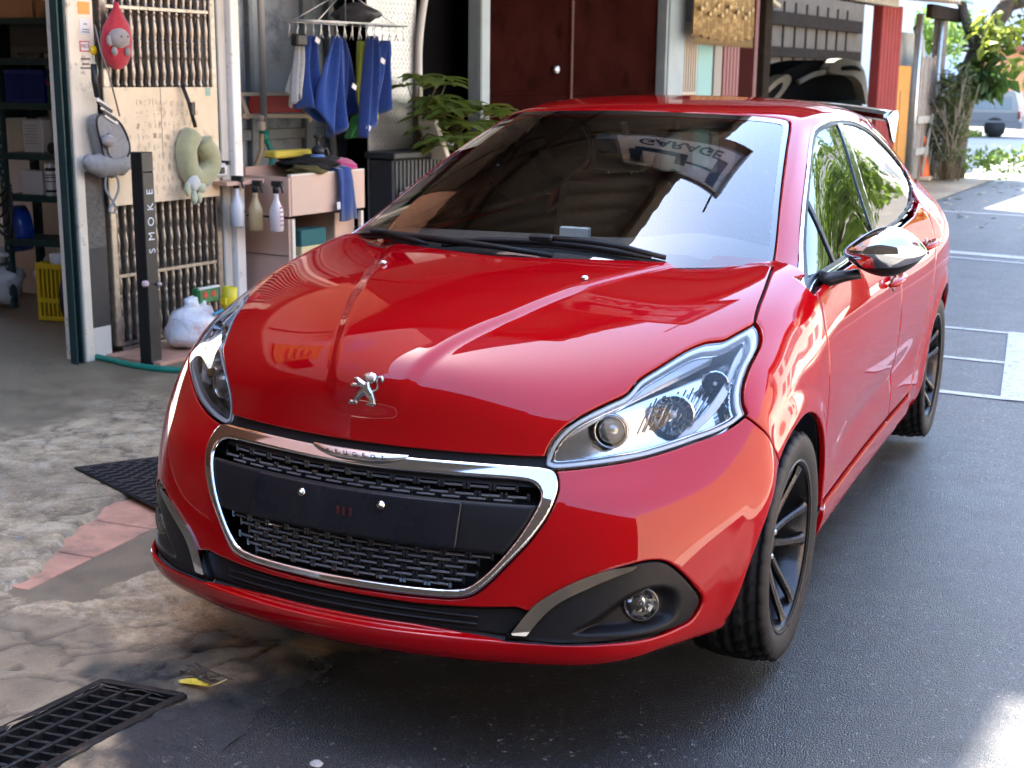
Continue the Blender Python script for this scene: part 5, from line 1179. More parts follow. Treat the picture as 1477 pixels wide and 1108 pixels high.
yc = empty('yellow_crate', (-4.42, 3.06, 0), rad(8), label='yellow slatted plastic crate standing by the shop door', category='crate'); M_YEL = pm('crate_yellow', (.60, .38, .01), .42, var=(12, .1))
for k in range(7): lbox(yc, (-.09+k*.03, -.10, .18), (.007, .004, .17), 'slat', M_YEL, .001)
for z_ in (.01, .12, .33): lbox(yc, (0, -.103, z_), (.105, .006, .014), 'rail', M_YEL, .002)
for sx in (-1, 1): lbox(yc, (.105*sx, 0, .18), (.005, .10, .17), 'end_wall', M_YEL, .002)
lbox(yc, (0, .1, .18), (.105, .004, .17), 'back_wall', M_YEL, .002); lbox(yc, (0, 0, .01), (.105, .1, .008), 'base', M_YEL, .002)
m_ = MB(); m_.lathe([(.052, 0), (.055, .005), (.055, .075), (.05, .08)], (-4.43, 3.06, .32), 22); m_.build('white_tub', pm('tub_white', (.6, .6, .58), .4), None, label='white round tub standing in the yellow crate', category='tub')
m_ = MB(); m_.lathe([(.02, -.012), (.16, -.012), (.165, 0), (.16, .012), (.02, .012)], (-4.27, 2.98, .16), 24, (1, .35, 0)); m_.build('rubber_disc', M_BLACK, None, label='black disc leaning against the yellow crate', category='disc')
# ---------------------------------------------------------------- metal wall, pipes and pink cabinet
struct(put(MB().box((1.90, .62, 1.6), (.92, .03, 1.6)).build('metal_wall', pm('blue_grey_metal', (.30, .35, .41), .5, .3, var=(2, .22), dirt=(3, (.13, .17, .23), .52, .66))), 0, 0))
for k, (x, w_) in enumerate(((1.52, .012), (1.78, .02), (2.36, .05), (2.62, .04))): put(MB().box((x, .57, 1.6), (w_, .025, 1.6), bev=.006).build('wall_stud', M_GREYM, None, label=('thin', 'narrow', 'broad', 'right-hand')[k]+' grey steel stud on the blue-grey metal wall', category='stud'), 0, 0)
put(MB().box((2.05, .575, 1.10), (.70, .02, .035), bev=.004).build('wall_rail', M_GREYM, None, label='grey horizontal rail across the metal wall behind the towels', category='rail'), 0, 0)
pp = fth('water_pipe', 1.65, -.35, 0, label='grey vertical water pipe with tap and green hose left of the towels', category='pipe'); m_ = MB(); m_.tube([(0, 0, 1.06), (0, 0, 3.0)], .022, 12); m_.build('pipe', pm('pipe_grey', (.36, .37, .37), .45), pp)
m_ = MB(); m_.tube([(0, 0, 1.06), (0, 0, 1.14)], .034, 12); m_.build('green_coupling', pm('hose_teal', (.01, .22, .18), .4), pp); m_ = MB(); m_.tube(smooth_poly([(0, -.02, 1.08), (.01, -.05, .99), (-.06, -.08, .91), (-.20, -.08, .87), (-.30, -.08, .85)], 4, closed=False), .018, 10); m_.build('green_hose', MATS['hose_teal'], pp)
m_ = MB(); m_.tube(smooth_poly([(-.05, -.02, 1.12), (-.07, -.03, 1.02), (-.13, -.04, .94), (-.18, -.05, .90)], 4, closed=False), .014, 8); m_.build('tan_hose', pm('hose_tan', (.42, .30, .16), .5), pp); lbox(pp, (-.06, -.03, 1.17), (.022, .02, .03), 'tap', pm('tap_ivory', (.62, .58, .48), .4), .008); m_ = MB(); m_.lathe([(0, .02), (.018, .012), (.02, 0), (.012, -.02), (0, -.022)], (-.06, -.03, 1.22), 12); m_.build('tap_knob', MATS['tap_ivory'], pp)
pp2 = put(MB().tube([(0, 0, .5), (0, 0, 3.0)], .020, 12).build('drain_pipe', MATS['pipe_grey'], None, label='grey vertical pipe behind the hanging towels', category='pipe'), 2.44, -.42)
rs_ = fth('red_sign', 1.80, -.42, 1.26, label='old red signboard with cream frame leaning on the metal wall', category='sign')
M_CRM = pm('sign_cream', (.60, .53, .40), .5); lbox(rs_, (.05, .0, .04), (.25, .008, .055), 'red_panel', pm('sign_red', (.45, .02, .02), .4), .002)
for (c, h, a) in (((0, -.01, .105), (.34, .012, .012), 0), ((.03, -.012, -.035), (.32, .012, .014), 1), ((-.27, -.012, .03), (.018, .012, .085), -28), ((.33, -.012, .02), (.018, .012, .11), -28)): lbox(rs_, c, h, 'frame', M_CRM, .003, np.array(Matrix.Rotation(rad(a), 3, 'Y')))
cab = fth('pink_cabinet', 1.09, .30, 0, label='pink laminate cabinet with an open shelf under its top drawer', category='cabinet')
lbox(cab, (.010, .20, .33), (.010, .20, .33), 'side_panel', M_PINK, .002); lbox(cab, (.010, .16, .79), (.012, .17, .115), 'drawer_side', M_PINK, .002); lbox(cab, (-.003, .20, .445), (.004, .20, .0015), 'joint', pm('joint_dark', (.10, .06, .05), .7), .0005)
lbox(cab, (.37, -.004, .795), (.355, .012, .118), 'drawer_front', pm('pink_drawer', (.60, .42, .33), .45, var=(5, .04)), .004); lbox(cab, (.37, .0, .914), (.355, .014, .006), 'drawer_edge', pm('edge_cream', (.72, .66, .55), .5), .001)
lbox(cab, (.033, .0, .33), (.013, .012, .33), 'edge_strip', MATS['edge_cream'], .001); lbox(cab, (.70, .0, .33), (.013, .012, .33), 'edge_strip', MATS['edge_cream'], .001)
lbox(cab, (.37, .20, .42), (.33, .19, .010), 'shelf', pm('shelf_white', (.60, .56, .52), .5), .002); lbox(cab, (.37, .385, .33), (.34, .008, .33), 'back_panel', pm('cab_dark', (.05, .04, .04), .7), .001); lbox(cab, (.37, .2, .68), (.34, .19, .008), 'drawer_base', MATS['cab_dark'], .001); lbox(cab, (.60, .21, .55), (.10, .16, .11), 'inner_box', M_PINK, .004)
lbox(cab, (.37, .345, .90), (.35, .010, .05), 'drawer_back', M_PINK, .002); lbox(cab, (.37, .2, .855), (.34, .17, .004), 'drawer_fill', M_BLACK, .001)
sg = fth('block_sponge', 1.36, .20, .43, label='green and cream block sponge on the open shelf of the pink cabinet', category='sponge'); lbox(sg, (0, 0, .10), (.12, .07, .05), 'green_layer', pm('sponge_green', (.03, .13, .13), .9, bump=(60, .4, .006)), .006); lbox(sg, (0, 0, .02), (.12, .07, .032), 'cream_layer', pm('sponge_cream', (.66, .55, .30), .9, bump=(60, .4, .006)), .006)
# spray bottles hung on the cabinet side by their triggers
def spray(s_, d_, z_, col, name, label):
    t = fth('spray_bottle', s_, d_, z_, label=label, category='spray bottle', group='spray bottles hung on the pink cabinet')
    m_ = MB(); m_.lathe([(0, -.20), (.034, -.20), (.040, -.192), (.042, -.10), (.038, -.07), (.018, -.02), (.015, .0), (.016, .02)], (0, 0, 0), 20); m_.build('bottle', pm('bottle_'+name, col, .25, 0, .3, var=(14, .06)), t)
    m_ = MB(); m_.lathe([(.018, .02), (.019, .055), (.012, .06)], (0, 0, 0), 14); m_.box((0, -.012, .075), (.014, .04, .016), bev=.005); m_.box((0, -.045, .05), (.006, .006, .03), np.array(Matrix.Rotation(rad(-20), 3, 'X')), bev=.002); m_.build('trigger_head', M_BLACK, t)
    m_ = MB()
    for k in range(5): m_.box((-.002, -.0425, -.06-.025*k), (.014, .001, .004))
    if name == 'clear_pink': m_.build('printed_label', pm('label_ink', (.30, .12, .22), .6), t)
    return t
spray(.84, .13, .83, (.62, .64, .66), 'milk', 'leftmost spray bottle on the pink cabinet, milky white'); spray(.955, .17, .80, (.50, .36, .18), 'amber', 'middle spray bottle on the pink cabinet, filled with amber liquid'); spray(.985, .30, .80, (.66, .58, .58), 'clear_pink', 'rightmost spray bottle on the pink cabinet, white and pink with print')
# clutter on the cabinet
o_ = fth('yellow_sponge', 1.40, .05, .95, label='long yellow sponge lying on top of the cabinet', category='sponge'); lbox(o_, (0, 0, .07), (.17, .05, .022), 'sponge', pm('sponge_yellow', (.60, .46, .06), .9, bump=(50, .5, .008)), .010)
blob('black_cloth', fac(1.50, .12, .965), (.20, .17, .045), pm('cloth_black', (.015, .014, .014), .9, bump=(30, .6, .01)), None, seed=41, amp=.2, label='heap of black cloths in the open drawer of the cabinet', category='cloth')
blob('olive_cloth', fac(1.36, .22, .93), (.12, .07, .035), pm('cloth_olive', (.13, .10, .03), .9, bump=(30, .6, .01)), None, seed=42, amp=.2, label='olive cloth beside the black cloths in the drawer', category='cloth')
blob('pink_towel', fac(1.72, .17, .925), (.12, .14, .055), pm('towel_pink', (.55, .03, .18), .95, sheen=.4, bump=(120, .5, .005)), None, seed=43, amp=.12, label='bright pink towel heaped at the right end of the cabinet', category='towel')
ps = fth('pump_sprayer', 1.50, .20, .92, label='blue pump sprayer with black head standing in the drawer', category='pump sprayer'); m_ = MB(); m_.lathe([(.062, -.05), (.062, 0), (.045, .085), (.030, .10)], (0, 0, 0), 22); m_.build('tank', pm('tank_blue', (.14, .26, .52), .4), ps); m_ = MB(); m_.lathe([(.034, .10), (.040, .115), (.036, .135), (.014, .15), (.012, .19), (.026, .20), (.026, .212), (0, .215)], (0, 0, 0), 18); m_.tube([(.02, 0, .12), (.07, -.01, .13), (.10, -.01, .06), (.11, 0, -.02)], .012, 8); m_.build('pump_head', M_BLACK, ps)
bk = fth('white_kettle', .80, .02, .89, label='white and black spray gun lying at the left end of the cabinet', category='spray gun'); lbox(bk, (0, 0, .06), (.05, .05, .04), 'body', pm('kettle_white', (.66, .66, .64), .4), .015); lbox(bk, (-.02, -.045, .06), (.035, .012, .018), 'dark_band', M_BLACK, .005); lbox(bk, (.05, -.02, .10), (.012, .04, .012), 'nozzle', M_BLACK, .004)
lbox(cab, (-.20, .30, .88), (.16, .16, .012), 'rear_ledge', M_PINK, .003)
def towel(name, label, s_, d_, ztop, zbot, w_, mat, seed, tag=None, flare=1.6, group='towels hung on the wire dryer', thick=.012, cat='towel'):
    """cloth pinched at the top, folds opening towards an uneven hem"""
    t = fth(name, s_, d_, 0, label=label, category=cat, **({'group': group} if group else {})); rs = np.random.default_rng(seed); ph = rs.random(4)*6.28; nu, nv = 22, 16; V = []
    for side in (1, -1):
        for a in range(nv+1):
            v = a/nv
            for b_ in range(nu+1):
                u = b_/nu*2-1; ww = w_*(.35+(.65*flare)*v**.7)/1.3; z_ = ztop-(ztop-zbot)*v*(1-.20*abs(u)**1.3*math.copysign(1, math.sin(ph[0]))*.6-.12*math.sin(2.2*u+ph[1])); x = u*ww+.03*math.sin(ph[2]+3*v)
                y = .035*(.3+v)*math.sin(5.5*u+ph[3]+1.5*v)+.02*math.sin(9*u+ph[0]); V.append((x, y+side*thick/2, z_))
    n1 = (nu+1)*(nv+1); F = []
    for a in range(nv):
        for b_ in range(nu):
            q = (a*(nu+1)+b_, a*(nu+1)+b_+1, (a+1)*(nu+1)+b_+1, (a+1)*(nu+1)+b_); F.append(q); F.append(tuple(n1+i for i in q[::-1]))
    rim = [b_ for b_ in range(nu+1)]+[a*(nu+1)+nu for a in range(1, nv+1)]+[nv*(nu+1)+b_ for b_ in range(nu-1, -1, -1)]+[a*(nu+1) for a in range(nv-1, 0, -1)]
    for k in range(len(rim)): p, q = rim[k], rim[(k+1) % len(rim)]; F.append((p, n1+p, n1+q, q))
    mk('cloth', V, F, mat, t, True)
    if tag: lbox(t, (tag[0], -.055, tag[1]), (.022, .002, .016), 'label_tag', pm('tag_white', (.68, .68, .68), .6), .001, np.array(Matrix.Rotation(rad(25), 3, 'Y')))
    return t
M_TB = pm('towel_blue', (.012, .058, .27), .95, sheen=.5, var=(40, .15), bump=(220, .6, .005)); M_TB2 = pm('towel_blue_deep', (.010, .045, .21), .95, sheen=.5, var=(40, .15), bump=(220, .6, .005))
M_TW = pm('towel_white', (.55, .55, .53), .95, sheen=.4, var=(90, .15), bump=(160, .6, .006)); M_TY = pm('towel_yellow', (.52, .56, .07), .95, sheen=.4, bump=(220, .6, .005)); M_TG = pm('towel_green', (.04, .40, .06), .95, sheen=.4, bump=(220, .6, .005)); M_TT = pm('towel_tan', (.42, .25, .12), .95, sheen=.3, bump=(220, .5, .005))
towel('hanging_towel', 'grey-white towel with black top, leftmost on the wire dryer', 1.43, .10, 1.68, 1.36, .055, M_TW, 51, flare=1.05); lbox(bpy.data.objects['hanging_towel'], (0, -.03, 1.69), (.05, .03, .035), 'black_top', M_BLACK, .01)
towel('hanging_towel', 'narrow blue towel with a white tag second from the left on the dryer', 1.55, .12, 1.72, 1.28, .09, M_TB, 52, (.0, 1.69))
towel('hanging_towel', 'long blue towel hanging lowest on the left half of the dryer', 1.68, .20, 1.72, 1.17, .12, M_TB, 53, (.12, 1.42))
towel('hanging_towel', 'dark blue towel in the middle of the dryer', 1.86, .10, 1.70, 1.24, .10, M_TB2, 54)
towel('hanging_towel', 'blue towel hanging in front of the yellow one', 1.98, .24, 1.73, 1.19, .10, M_TB2, 55, (-.09, 1.17))
towel('hanging_towel', 'lime yellow towel half hidden behind blue ones', 2.06, .12, 1.70, 1.20, .10, M_TY, 56)
towel('hanging_towel', 'tan towel between the yellow and the right blue towel', 2.14, .10, 1.68, 1.32, .055, M_TT, 57)
towel('hanging_towel', 'blue towel at the right end of the dryer', 2.24, .15, 1.71, 1.27, .115, M_TB, 58, (-.07, 1.58))
towel('hanging_towel', 'bright green towel hanging below the blue ones', 1.97, .13, 1.30, 1.12, .08, M_TG, 59, flare=1.2)
dr = fth('wire_dryer', 1.86, .15, 1.80, label='wire clothes dryer with pegs carrying the blue towels', category='clothes dryer'); M_WIRE = pm('dryer_wire', (.62, .62, .62), .3, .9)
m_ = MB(); m_.tube(smooth_poly([(-.45, -.13, 0), (.43, -.16, 0), (.45, .13, 0), (-.43, .13, 0)], 4), .005, 6, closed=True); m_.tube([(-.44, 0, 0), (.44, 0, 0)], .004, 6); m_.tube([(-.44, -.065, 0), (.44, -.08, 0)], .003, 6); m_.tube([(0, 0, 0), (0, .0, .5)], .004, 6)
for sx in (-1, 1): m_.tube([(.40*sx, -.10, 0), (0, 0, .2)], .003, 5); m_.tube([(.40*sx, .10, 0), (0, 0, .2)], .003, 5)
m_.build('wire_frame', M_WIRE, dr)
pgm = None
for k in range(24):
    x = -.42+.84*(k % 12)/11; y = -.14 if k < 12 else .10
    if pgm is None: m_ = MB(); m_.tube([(0, 0, 0), (.004, 0, -.03), (-.004, 0, -.05), (.012, 0, -.09)], .003, 5); m_.tube([(0, 0, -.05), (-.014, 0, -.09)], .003, 5); q = m_.build('peg', M_WIRE, dr); pgm = q.data
    else: q = link(bpy.data.objects.new('peg', pgm), dr)
    q.location = (x, y, -.004); q.rotation_euler.z = k*.9
blob('black_bag_bundle', fac(1.98, .15, 1.86), (.14, .10, .07), pm('bundle_grey', (.06, .06, .065), .5, bump=(20, .7, .02)), None, seed=61, amp=.2, label='crumpled dark grey plastic on top of the wire dryer', category='plastic bag')
t = fth('draped_towel', 1.57, .322, .0, label='blue towel draped over the front of the pink drawer', category='towel')
V_ = []; path = [(.06, .90), (.02, .935), (-.012, .925), (-.022, .85), (-.026, .74), (-.03, .62)]
for i, (y, z_) in enumerate(path):
    for k in range(9): u = k/8*2-1; V_.append((u*(.055+.012*i*.5)+.004*i, y+.008*math.sin(5*u+i), z_+.006*math.sin(3*u)))
mk('cloth', V_, [(i*9+k, i*9+k+1, (i+1)*9+k+1, (i+1)*9+k) for i in range(5) for k in range(8)], M_TB2, t); md = bpy.data.objects[t.children[0].name].modifiers.new('t', 'SOLIDIFY'); md.thickness = .012
lbox(t, (-.07, -.035, .715), (.022, .003, .022), 'label_tag', pm('tag_white', (.68, .68, .68), .6), .001)
# ---------------------------------------------------------------- diamond plate, pipe, planter
M_DIA = pm('diamond_steel', (.46, .47, .48), .38, .75, 0, .5, var=(5, .12))
dp = fth('diamond_plate', 2.57, .0, 0, label='grey diamond plate steel sheet beside the towels', category='steel sheet'); lbox(dp, (0, .01, 1.4), (.28, .006, 1.4), 'sheet', M_DIA, .001)
lug = MB()
for r_ in range(78):
    for c in range(13):
        x = -.265+c*.044+(.022 if r_ % 2 else 0); z_ = .25+r_*.030
        if x > .27: continue
        an = rad(35 if (r_ % 2) else -35); lug.box((x, .0035, z_), (.014, .0022, .0038), np.array(Matrix.Rotation(an, 3, 'Y')))
o_ = lug.build('diamond_lugs', M_DIA, dp); o_['kind'] = 'stuff'
put(MB().tube(smooth_poly([(0, 0, .3), (0, 0, 1.3), (.0, 0, 1.65), (.03, 0, 1.85), (.09, .0, 2.1), (.12, 0, 2.6)], 6, closed=False), .028, 12).build('white_pipe', pm('pipe_white', (.52, .52, .50), .4), None, label='white plastic pipe bending up beside the diamond plate', category='pipe'), 2.84, .02)
plt = fth('planter', 2.55, .12, .55, label='dark grey ribbed planter box behind the windscreen', category='planter'); M_PLT = pm('planter_grey', (.035, .04, .045), .5)
lbox(plt, (0, 0, .20), (.30, .10, .20), 'box', M_PLT, .01); lbox(plt, (0, -.005, .425), (.32, .125, .022), 'rim', M_PLT, .008)
for k in range(13): lbox(plt, (-.27+k*.045, -.104, .20), (.010, .006, .19), 'rib', M_PLT, .002)
put(MB().box((0, 0, .25), (.42, .20, .25), bev=.01).build('low_stand', pm('stand_dark', (.03, .03, .03), .7), None, label='dark low stand under the planter', category='stand'), 2.55, .12)
for k, x in enumerate((2.34, 2.47)):
    t = fth('white_canister_bottle', x, .28, .50, label=('left' if k == 0 else 'right')+' one of two white plastic jugs beside the windscreen pillar', category='jug'); m_ = MB(); m_.box((0, 0, .12), (.055, .05, .12), bev=.015); m_.lathe([(.022, .24), (.022, .27), (.0, .272)], (0, 0, 0), 14); m_.build('jug', pm('jug_white', (.62, .58, .57), .4), t)
lw = put(MB().box((0, 0, 0), (.022, .07, .15), np.array(Matrix.Rotation(rad(-32), 3, 'Y')), bev=.006).build('white_board_scrap', pm('scrap_white', (.66, .64, .58), .5), None, label='slanting white plastic strip in front of the planter', category='plastic strip'), 2.62, .30, 1.07)
blob('blue_bowl', fac(2.74, .30, 1.04), (.07, .05, .035), pm('lid_blue', (.35, .45, .62), .4), None, seed=71, amp=.03, label='pale blue bowl among the leaves of the pot plant', category='bowl')
AW_D, AW_Z0, AW_Z1 = 3.33, 3.35, 3.85
SIGN_P, SIGN_R, SIGN_T = (-.14, 2.34, 3.0), -12, 0
# ---------------------------------------------------------------- foliage
def leaf_cloud(name, centres, mat, parent=None, seed=1, leaf=(.05, .02), n=60, droop=.3, **p):
    """leaf-sized folded blades spread round twig ends; centres = [(x, y, z, radius)]"""
    r = np.random.default_rng(seed); V = []; F = []
    for cx, cy, cz, rad_ in centres:
        q = r.normal(size=(n, 3)); q /= np.linalg.norm(q, axis=1, keepdims=True)+1e-9; q *= rad_*(r.random((n, 1))**.45)
        c = np.array([cx, cy, cz])+q*np.array([1, 1, .8]); t = r.normal(size=(n, 3))+np.array([0, 0, -droop]); t /= np.linalg.norm(t, axis=1, keepdims=True)
        u = np.cross(t, r.normal(size=(n, 3))); u /= np.linalg.norm(u, axis=1, keepdims=True)+1e-9; w_ = np.cross(t, u); L = leaf[0]*(.6+.8*r.random((n, 1))); Wd = leaf[1]*(.6+.8*r.random((n, 1)))
        P = np.stack([c, c+t*L*.5+u*Wd+w_*Wd*.35, c+t*L-w_*L*.12, c+t*L*.5-u*Wd+w_*Wd*.35], 1)
        b0 = len(V); V += P.reshape(-1, 3).tolist()
        for k in range(n): i = b0+4*k; F += [(i, i+1, i+2), (i, i+2, i+3)]
    return mk(name, V, F, mat, parent, False, **p)
def leafmat(name, a, b_, c=(.5, .55, .05)):
    ma = pm(name, a, .5, 0, 0, .4, dirt=(3.5, b_, .40, .62)); t = ma.node_tree; b = t.nodes['Principled BSDF']
    o = next(n for n in t.nodes if n.type == 'OUTPUT_MATERIAL'); tr = t.nodes.new('ShaderNodeBsdfTranslucent'); tr.inputs[0].default_value = (*c, 1); mx = t.nodes.new('ShaderNodeMixShader'); mx.inputs[0].default_value = .35
    t.links.new(b.outputs[0], mx.inputs[1]); t.links.new(tr.outputs[0], mx.inputs[2]); t.links.new(mx.outputs[0], o.inputs[0]); return ma
M_LEAF = leafmat('leaf_green', (.075, .13, .030), (.13, .19, .04), (.24, .38, .05)); M_LEAFD = leafmat('leaf_dark', (.035, .07, .022), (.06, .10, .03), (.10, .2, .03)); M_LEAFY = leafmat('leaf_yellow_green', (.16, .22, .04), (.22, .24, .05), (.42, .5, .06)); M_VINE = leafmat('leaf_olive', (.085, .09, .045), (.05, .065, .03), (.16, .2, .05))
M_BARK = pm('bark', (.085, .065, .05), .9, var=(12, .35), bump=(30, .8, .02))
# pot plant with broad palmate leaves
pot = fth('pot_plant', 2.80, .12, .93, label='leafy green pot plant growing behind the windscreen', category='plant')
r_ = np.random.default_rng(4); stems = MB(); V_ = []; F_ = []; V2 = []; F2 = []
def big_leaf(base, dirn, L, W, yellow):
    dirn = dirn/np.linalg.norm(dirn); sd_ = np.cross(dirn, [0, 0, 1.]); sd_ /= np.linalg.norm(sd_)+1e-9; nn = np.cross(sd_, dirn); Vx, Fx = (V2, F2) if yellow else (V_, F_); b0 = len(Vx)
    for k in range(6):
        t = k/5; w_ = W*math.sin(math.pi*(.08+.92*t))**.8*(1 if t < .99 else .05); c = base+dirn*L*t-nn*0+np.array([0, 0, -.25*L*t*t])
        Vx.extend([(c-sd_*w_+nn*w_*.3).tolist(), c.tolist(), (c+sd_*w_+nn*w_*.3).tolist()])
    for k in range(5):
        for q in range(2): Fx.append((b0+k*3+q, b0+k*3+q+1, b0+(k+1)*3+q+1, b0+(k+1)*3+q))
for k in range(42):
    x0 = -.30+.75*r_.random(); tip = np.array([x0*1.5+(r_.random()-.5)*.35, -.05-.35*r_.random(), .06+(.50-.28*max(x0, 0)/.45)*r_.random()]); b0 = np.array([x0*.7, 0, .05])
    mid = .5*(b0+tip)+np.array([0, 0, .08]); stems.tube([b0, mid, tip], [.008, .006, .004], 5)
    for q in range(7):
        a = 2*math.pi*q/7+r_.random(); big_leaf(tip, np.array([math.cos(a), math.sin(a)*.8, .15+.3*r_.random()-.2]), .16+.09*r_.random(), .036+.012*r_.random(), r_.random() < .28)
stems.build('stems', pm('stem_green', (.14, .12, .05), .7), pot); mk('leaves', V_, F_, leafmat('pot_leaf', (.15, .22, .05), (.22, .27, .07), (.3, .4, .08)), pot); mk('yellowing_leaves', V2, F2, M_LEAFY, pot)
# ---------------------------------------------------------------- dark bay, posts and red-brown doors
struct(put(MB().box((3.55, .28, 1.6), (.75, .03, 1.6)).build('bay_shade_sheet', pm('bay_shade_black', (.003, .003, .0035), .9, 0, 0, .1)), 0, 0))  # black sheet stands in for the darkness inside the open bay
struct(put(MB().box((2.84, .45, 1.6), (.02, .15, 1.6)).build('bay_shade_side', MATS['bay_shade_black']), 0, 0))
M_DOOR = pm('red_brown_door', (.019, .0050, .0042), .80, 0, 0, .0, var=(2.5, .25), dirt=(4, (.008, .0025, .002), .52, .7), rvar=(4, .12))
for s_, w_, lb in ((3.56, .075, 'blue-grey steel post left of the red-brown doors'), (6.93, .21, 'broad blue-grey steel column right of the red-brown doors')):
    t = fth('steel_column', s_, .06, 0, label=lb, category='column'); lbox(t, (0, 0, 1.6), (w_, .05, 1.6), 'column', pm('column_blue', (.27, .33, .36), .5, .1, var=(3, .1)), .006); lbox(t, (-w_*.8, -.052, 1.6), (.014, .006, 1.6), 'edge_bead', pm('bead_dark', (.10, .13, .14), .5), .002)
rdz = fth('red_brown_doors', 3.66, .0, 0, label='pair of tall dark red-brown metal doors behind the car', category='doors')
for k, (a, b_) in enumerate(((.0, 1.38), (1.42, 3.10))):
    lf_ = lbox(rdz, ((a+b_)/2, .02, 1.6), ((b_-a)/2, .02, 1.6), 'door_leaf', M_DOOR, .006)
    for z_ in (.30, 1.36): lbox(rdz, ((a+b_)/2, -.004, z_), ((b_-a)/2-.03, .008, .014), 'rail', M_DOOR, .004)
lbox(rdz, (1.40, -.005, 1.6), (.020, .022, 1.6), 'meeting_stile', pm('stile_brown', (.05, .010, .006), .5, 0, 0, .15), .005)
m_ = MB(); m_.lathe([(0, .03), (.03, .028), (.034, .0)], (1.12, -.02, 1.55), 18, (0, -1, 0)); m_.build('bright_lock', pm('lock_bright', (.75, .78, .80), .2, .6), rdz)
# window with bars, aqua curtain and gold valance
wn = fth('barred_window', 7.85, -.05, 0, label='window with white bars and an aqua curtain beside the blue column', category='window')
lbox(wn, (.1, .06, 1.3), (.78, .02, 1.3), 'recess', pm('recess_brown', (.10, .08, .07), .8), .002)
for k in range(8): lbox(wn, (-.52+k*.055, -.03, 1.4), (.010, .010, .62), 'bar', pm('bar_cream', (.52, .44, .36), .5), .002)
lbox(wn, (-.33, -.032, 1.35), (.22, .008, .012), 'crossbar', MATS['bar_cream'], .002)
V_ = [(-.05+.37*k/40, .0+.022*math.sin(k*1.25), z_) for z_ in (.6, 2.0) for k in range(41)]; mk('aqua_curtain', V_, [(k, k+1, 42+k, 41+k) for k in range(40)], pm('curtain_aqua', (.36, .60, .60), .7, trans=.0), wn)
lbox(wn, (.45, .0, 1.3), (.10, .03, 1.3), 'jamb', pm('jamb_grey', (.25, .22, .19), .6), .004)
for k in range(5): lbox(wn, (.66+k*.09, .0, 1.3), (.036, .018, 1.3), 'red_panel_rib', pm('rib_red', (.17, .03, .035), .5), .006)
va = fth('gold_valance', 7.75, .25, 0, label='old gold embroidered valance hanging under the eaves', category='valance')
V_ = []; nu, nv = 60, 12
for a in range(nv+1):
    for b_ in range(nu+1): u = b_/nu; v = a/nv; V_.append((-.75+1.5*u, .03*math.sin(b_*.9)*(.3+v)+.0, 2.55-.66*v-.04*math.sin(u*math.pi)*v+.02*math.sin(b_*1.7)*v*v))
mk('cloth', V_, [(a*(nu+1)+b_, a*(nu+1)+b_+1, (a+1)*(nu+1)+b_+1, (a+1)*(nu+1)+b_) for a in range(nv) for b_ in range(nu)], pm('gold_brocade', (.22, .135, .045), .6, .2, 0, .5, dirt=(14, (.42, .30, .12), .50, .60), bump=(40, .6, .01)), va)
frm = MB()
for k in range(90): x = -.74+1.48*k/89; frm.tube([(x, -.01, 1.90-.04*math.sin((x+.75)/1.5*math.pi)), (x+.004, -.012, 1.81-.02*((k*7) % 5)/5)], .004, 4)
o_ = frm.build('fringe', pm('fringe_gold', (.30, .21, .10), .8), va); o_['kind'] = 'stuff'
for k in range(14):
    m_ = MB(); m_.lathe([(0, .012), (.022, .008), (.028, 0)], (-.66+k*.10, -.04, 2.13+.05*math.sin(k*2.1)), 10, (0, -1, 0)); m_.build('rosette', pm('rosette_gold', (.50, .38, .17), .5, .3), va)
# ---------------------------------------------------------------- carport
cp = fth('carport', 9.3, 0, 0, label='open carport with corrugated back wall and red front post', category='carport')
M_CORR = pm('corrugated_grey', (.115, .096, .078), .8, 0, 0, 0., var=(3, .12)); M_BEAM = pm('beam_dark', (.030, .024, .020), .8, 0, 0, 0., var=(8, .2))
lbox(cp, (8.2, 4.2, 1.7), (9.5, .02, 1.7), 'back_wall', M_CORR, .002)
for k in range(26): lbox(cp, (-.6+k*.68, 4.165, 1.5), (.025, .015, 1.5), 'wall_rib', pm('rib_dark', (.030, .024, .020), .8, 0, 0, 0.), .004)
for z_, h_ in ((2.02, .10), (2.66, .13)): lbox(cp, (8.0, 4.12, z_), (9.3, .05, h_), 'wall_beam', M_BEAM, .01)
lbox(cp, (.35, .1, 1.5), (.10, .10, 1.5), 'post', M_BEAM, .01); lbox(cp, (.0, 1.6, 1.4), (.05, 1.6, 1.4), 'side_wall', pm('side_red', (.12, .025, .025), .6), .004)
for k in range(6): lbox(cp, (4.44+k*.165, -.03, 1.25), (.075, .07, 1.25), 'red_post_rib', pm('post_red', (.22, .035, .032), .7, 0, 0, .1, var=(4, .1)), .012)
lbox(cp, (2.6, .05, 2.58), (2.6, .08, .10), 'front_beam', M_BEAM, .01); lbox(cp, (3.9, -.10, 2.54), (1.0, .06, .07), 'fascia', pm('fascia_grey', (.30, .27, .23), .7, var=(6, .2)), .01)
def corrug(name, x0, x1, y0, z0, y1, z1, pitch, amp, mat, parent, n=None, taper=0.0):
    n = n or int((x1-x0)/pitch*6); V = []
    for k in range(n+1):
        x = x0+(x1-x0)*k/n; o_ = amp*math.sin(2*math.pi*x/pitch); ye = y0+taper*k/n; V += [(x, ye, z0+o_), (x, y1, z1+o_), (x, ye, z0+o_-.006), (x, y1, z1+o_-.006)]
    F = []
    for k in range(n): a, b_ = 4*k, 4*k+4; F += [(a, b_, b_+1, a+1), (a+2, a+3, b_+3, b_+2), (a, a+2, b_+2, b_), (a+1, b_+1, b_+3, a+3)]
    return mk(name, V, F, mat, parent, True)
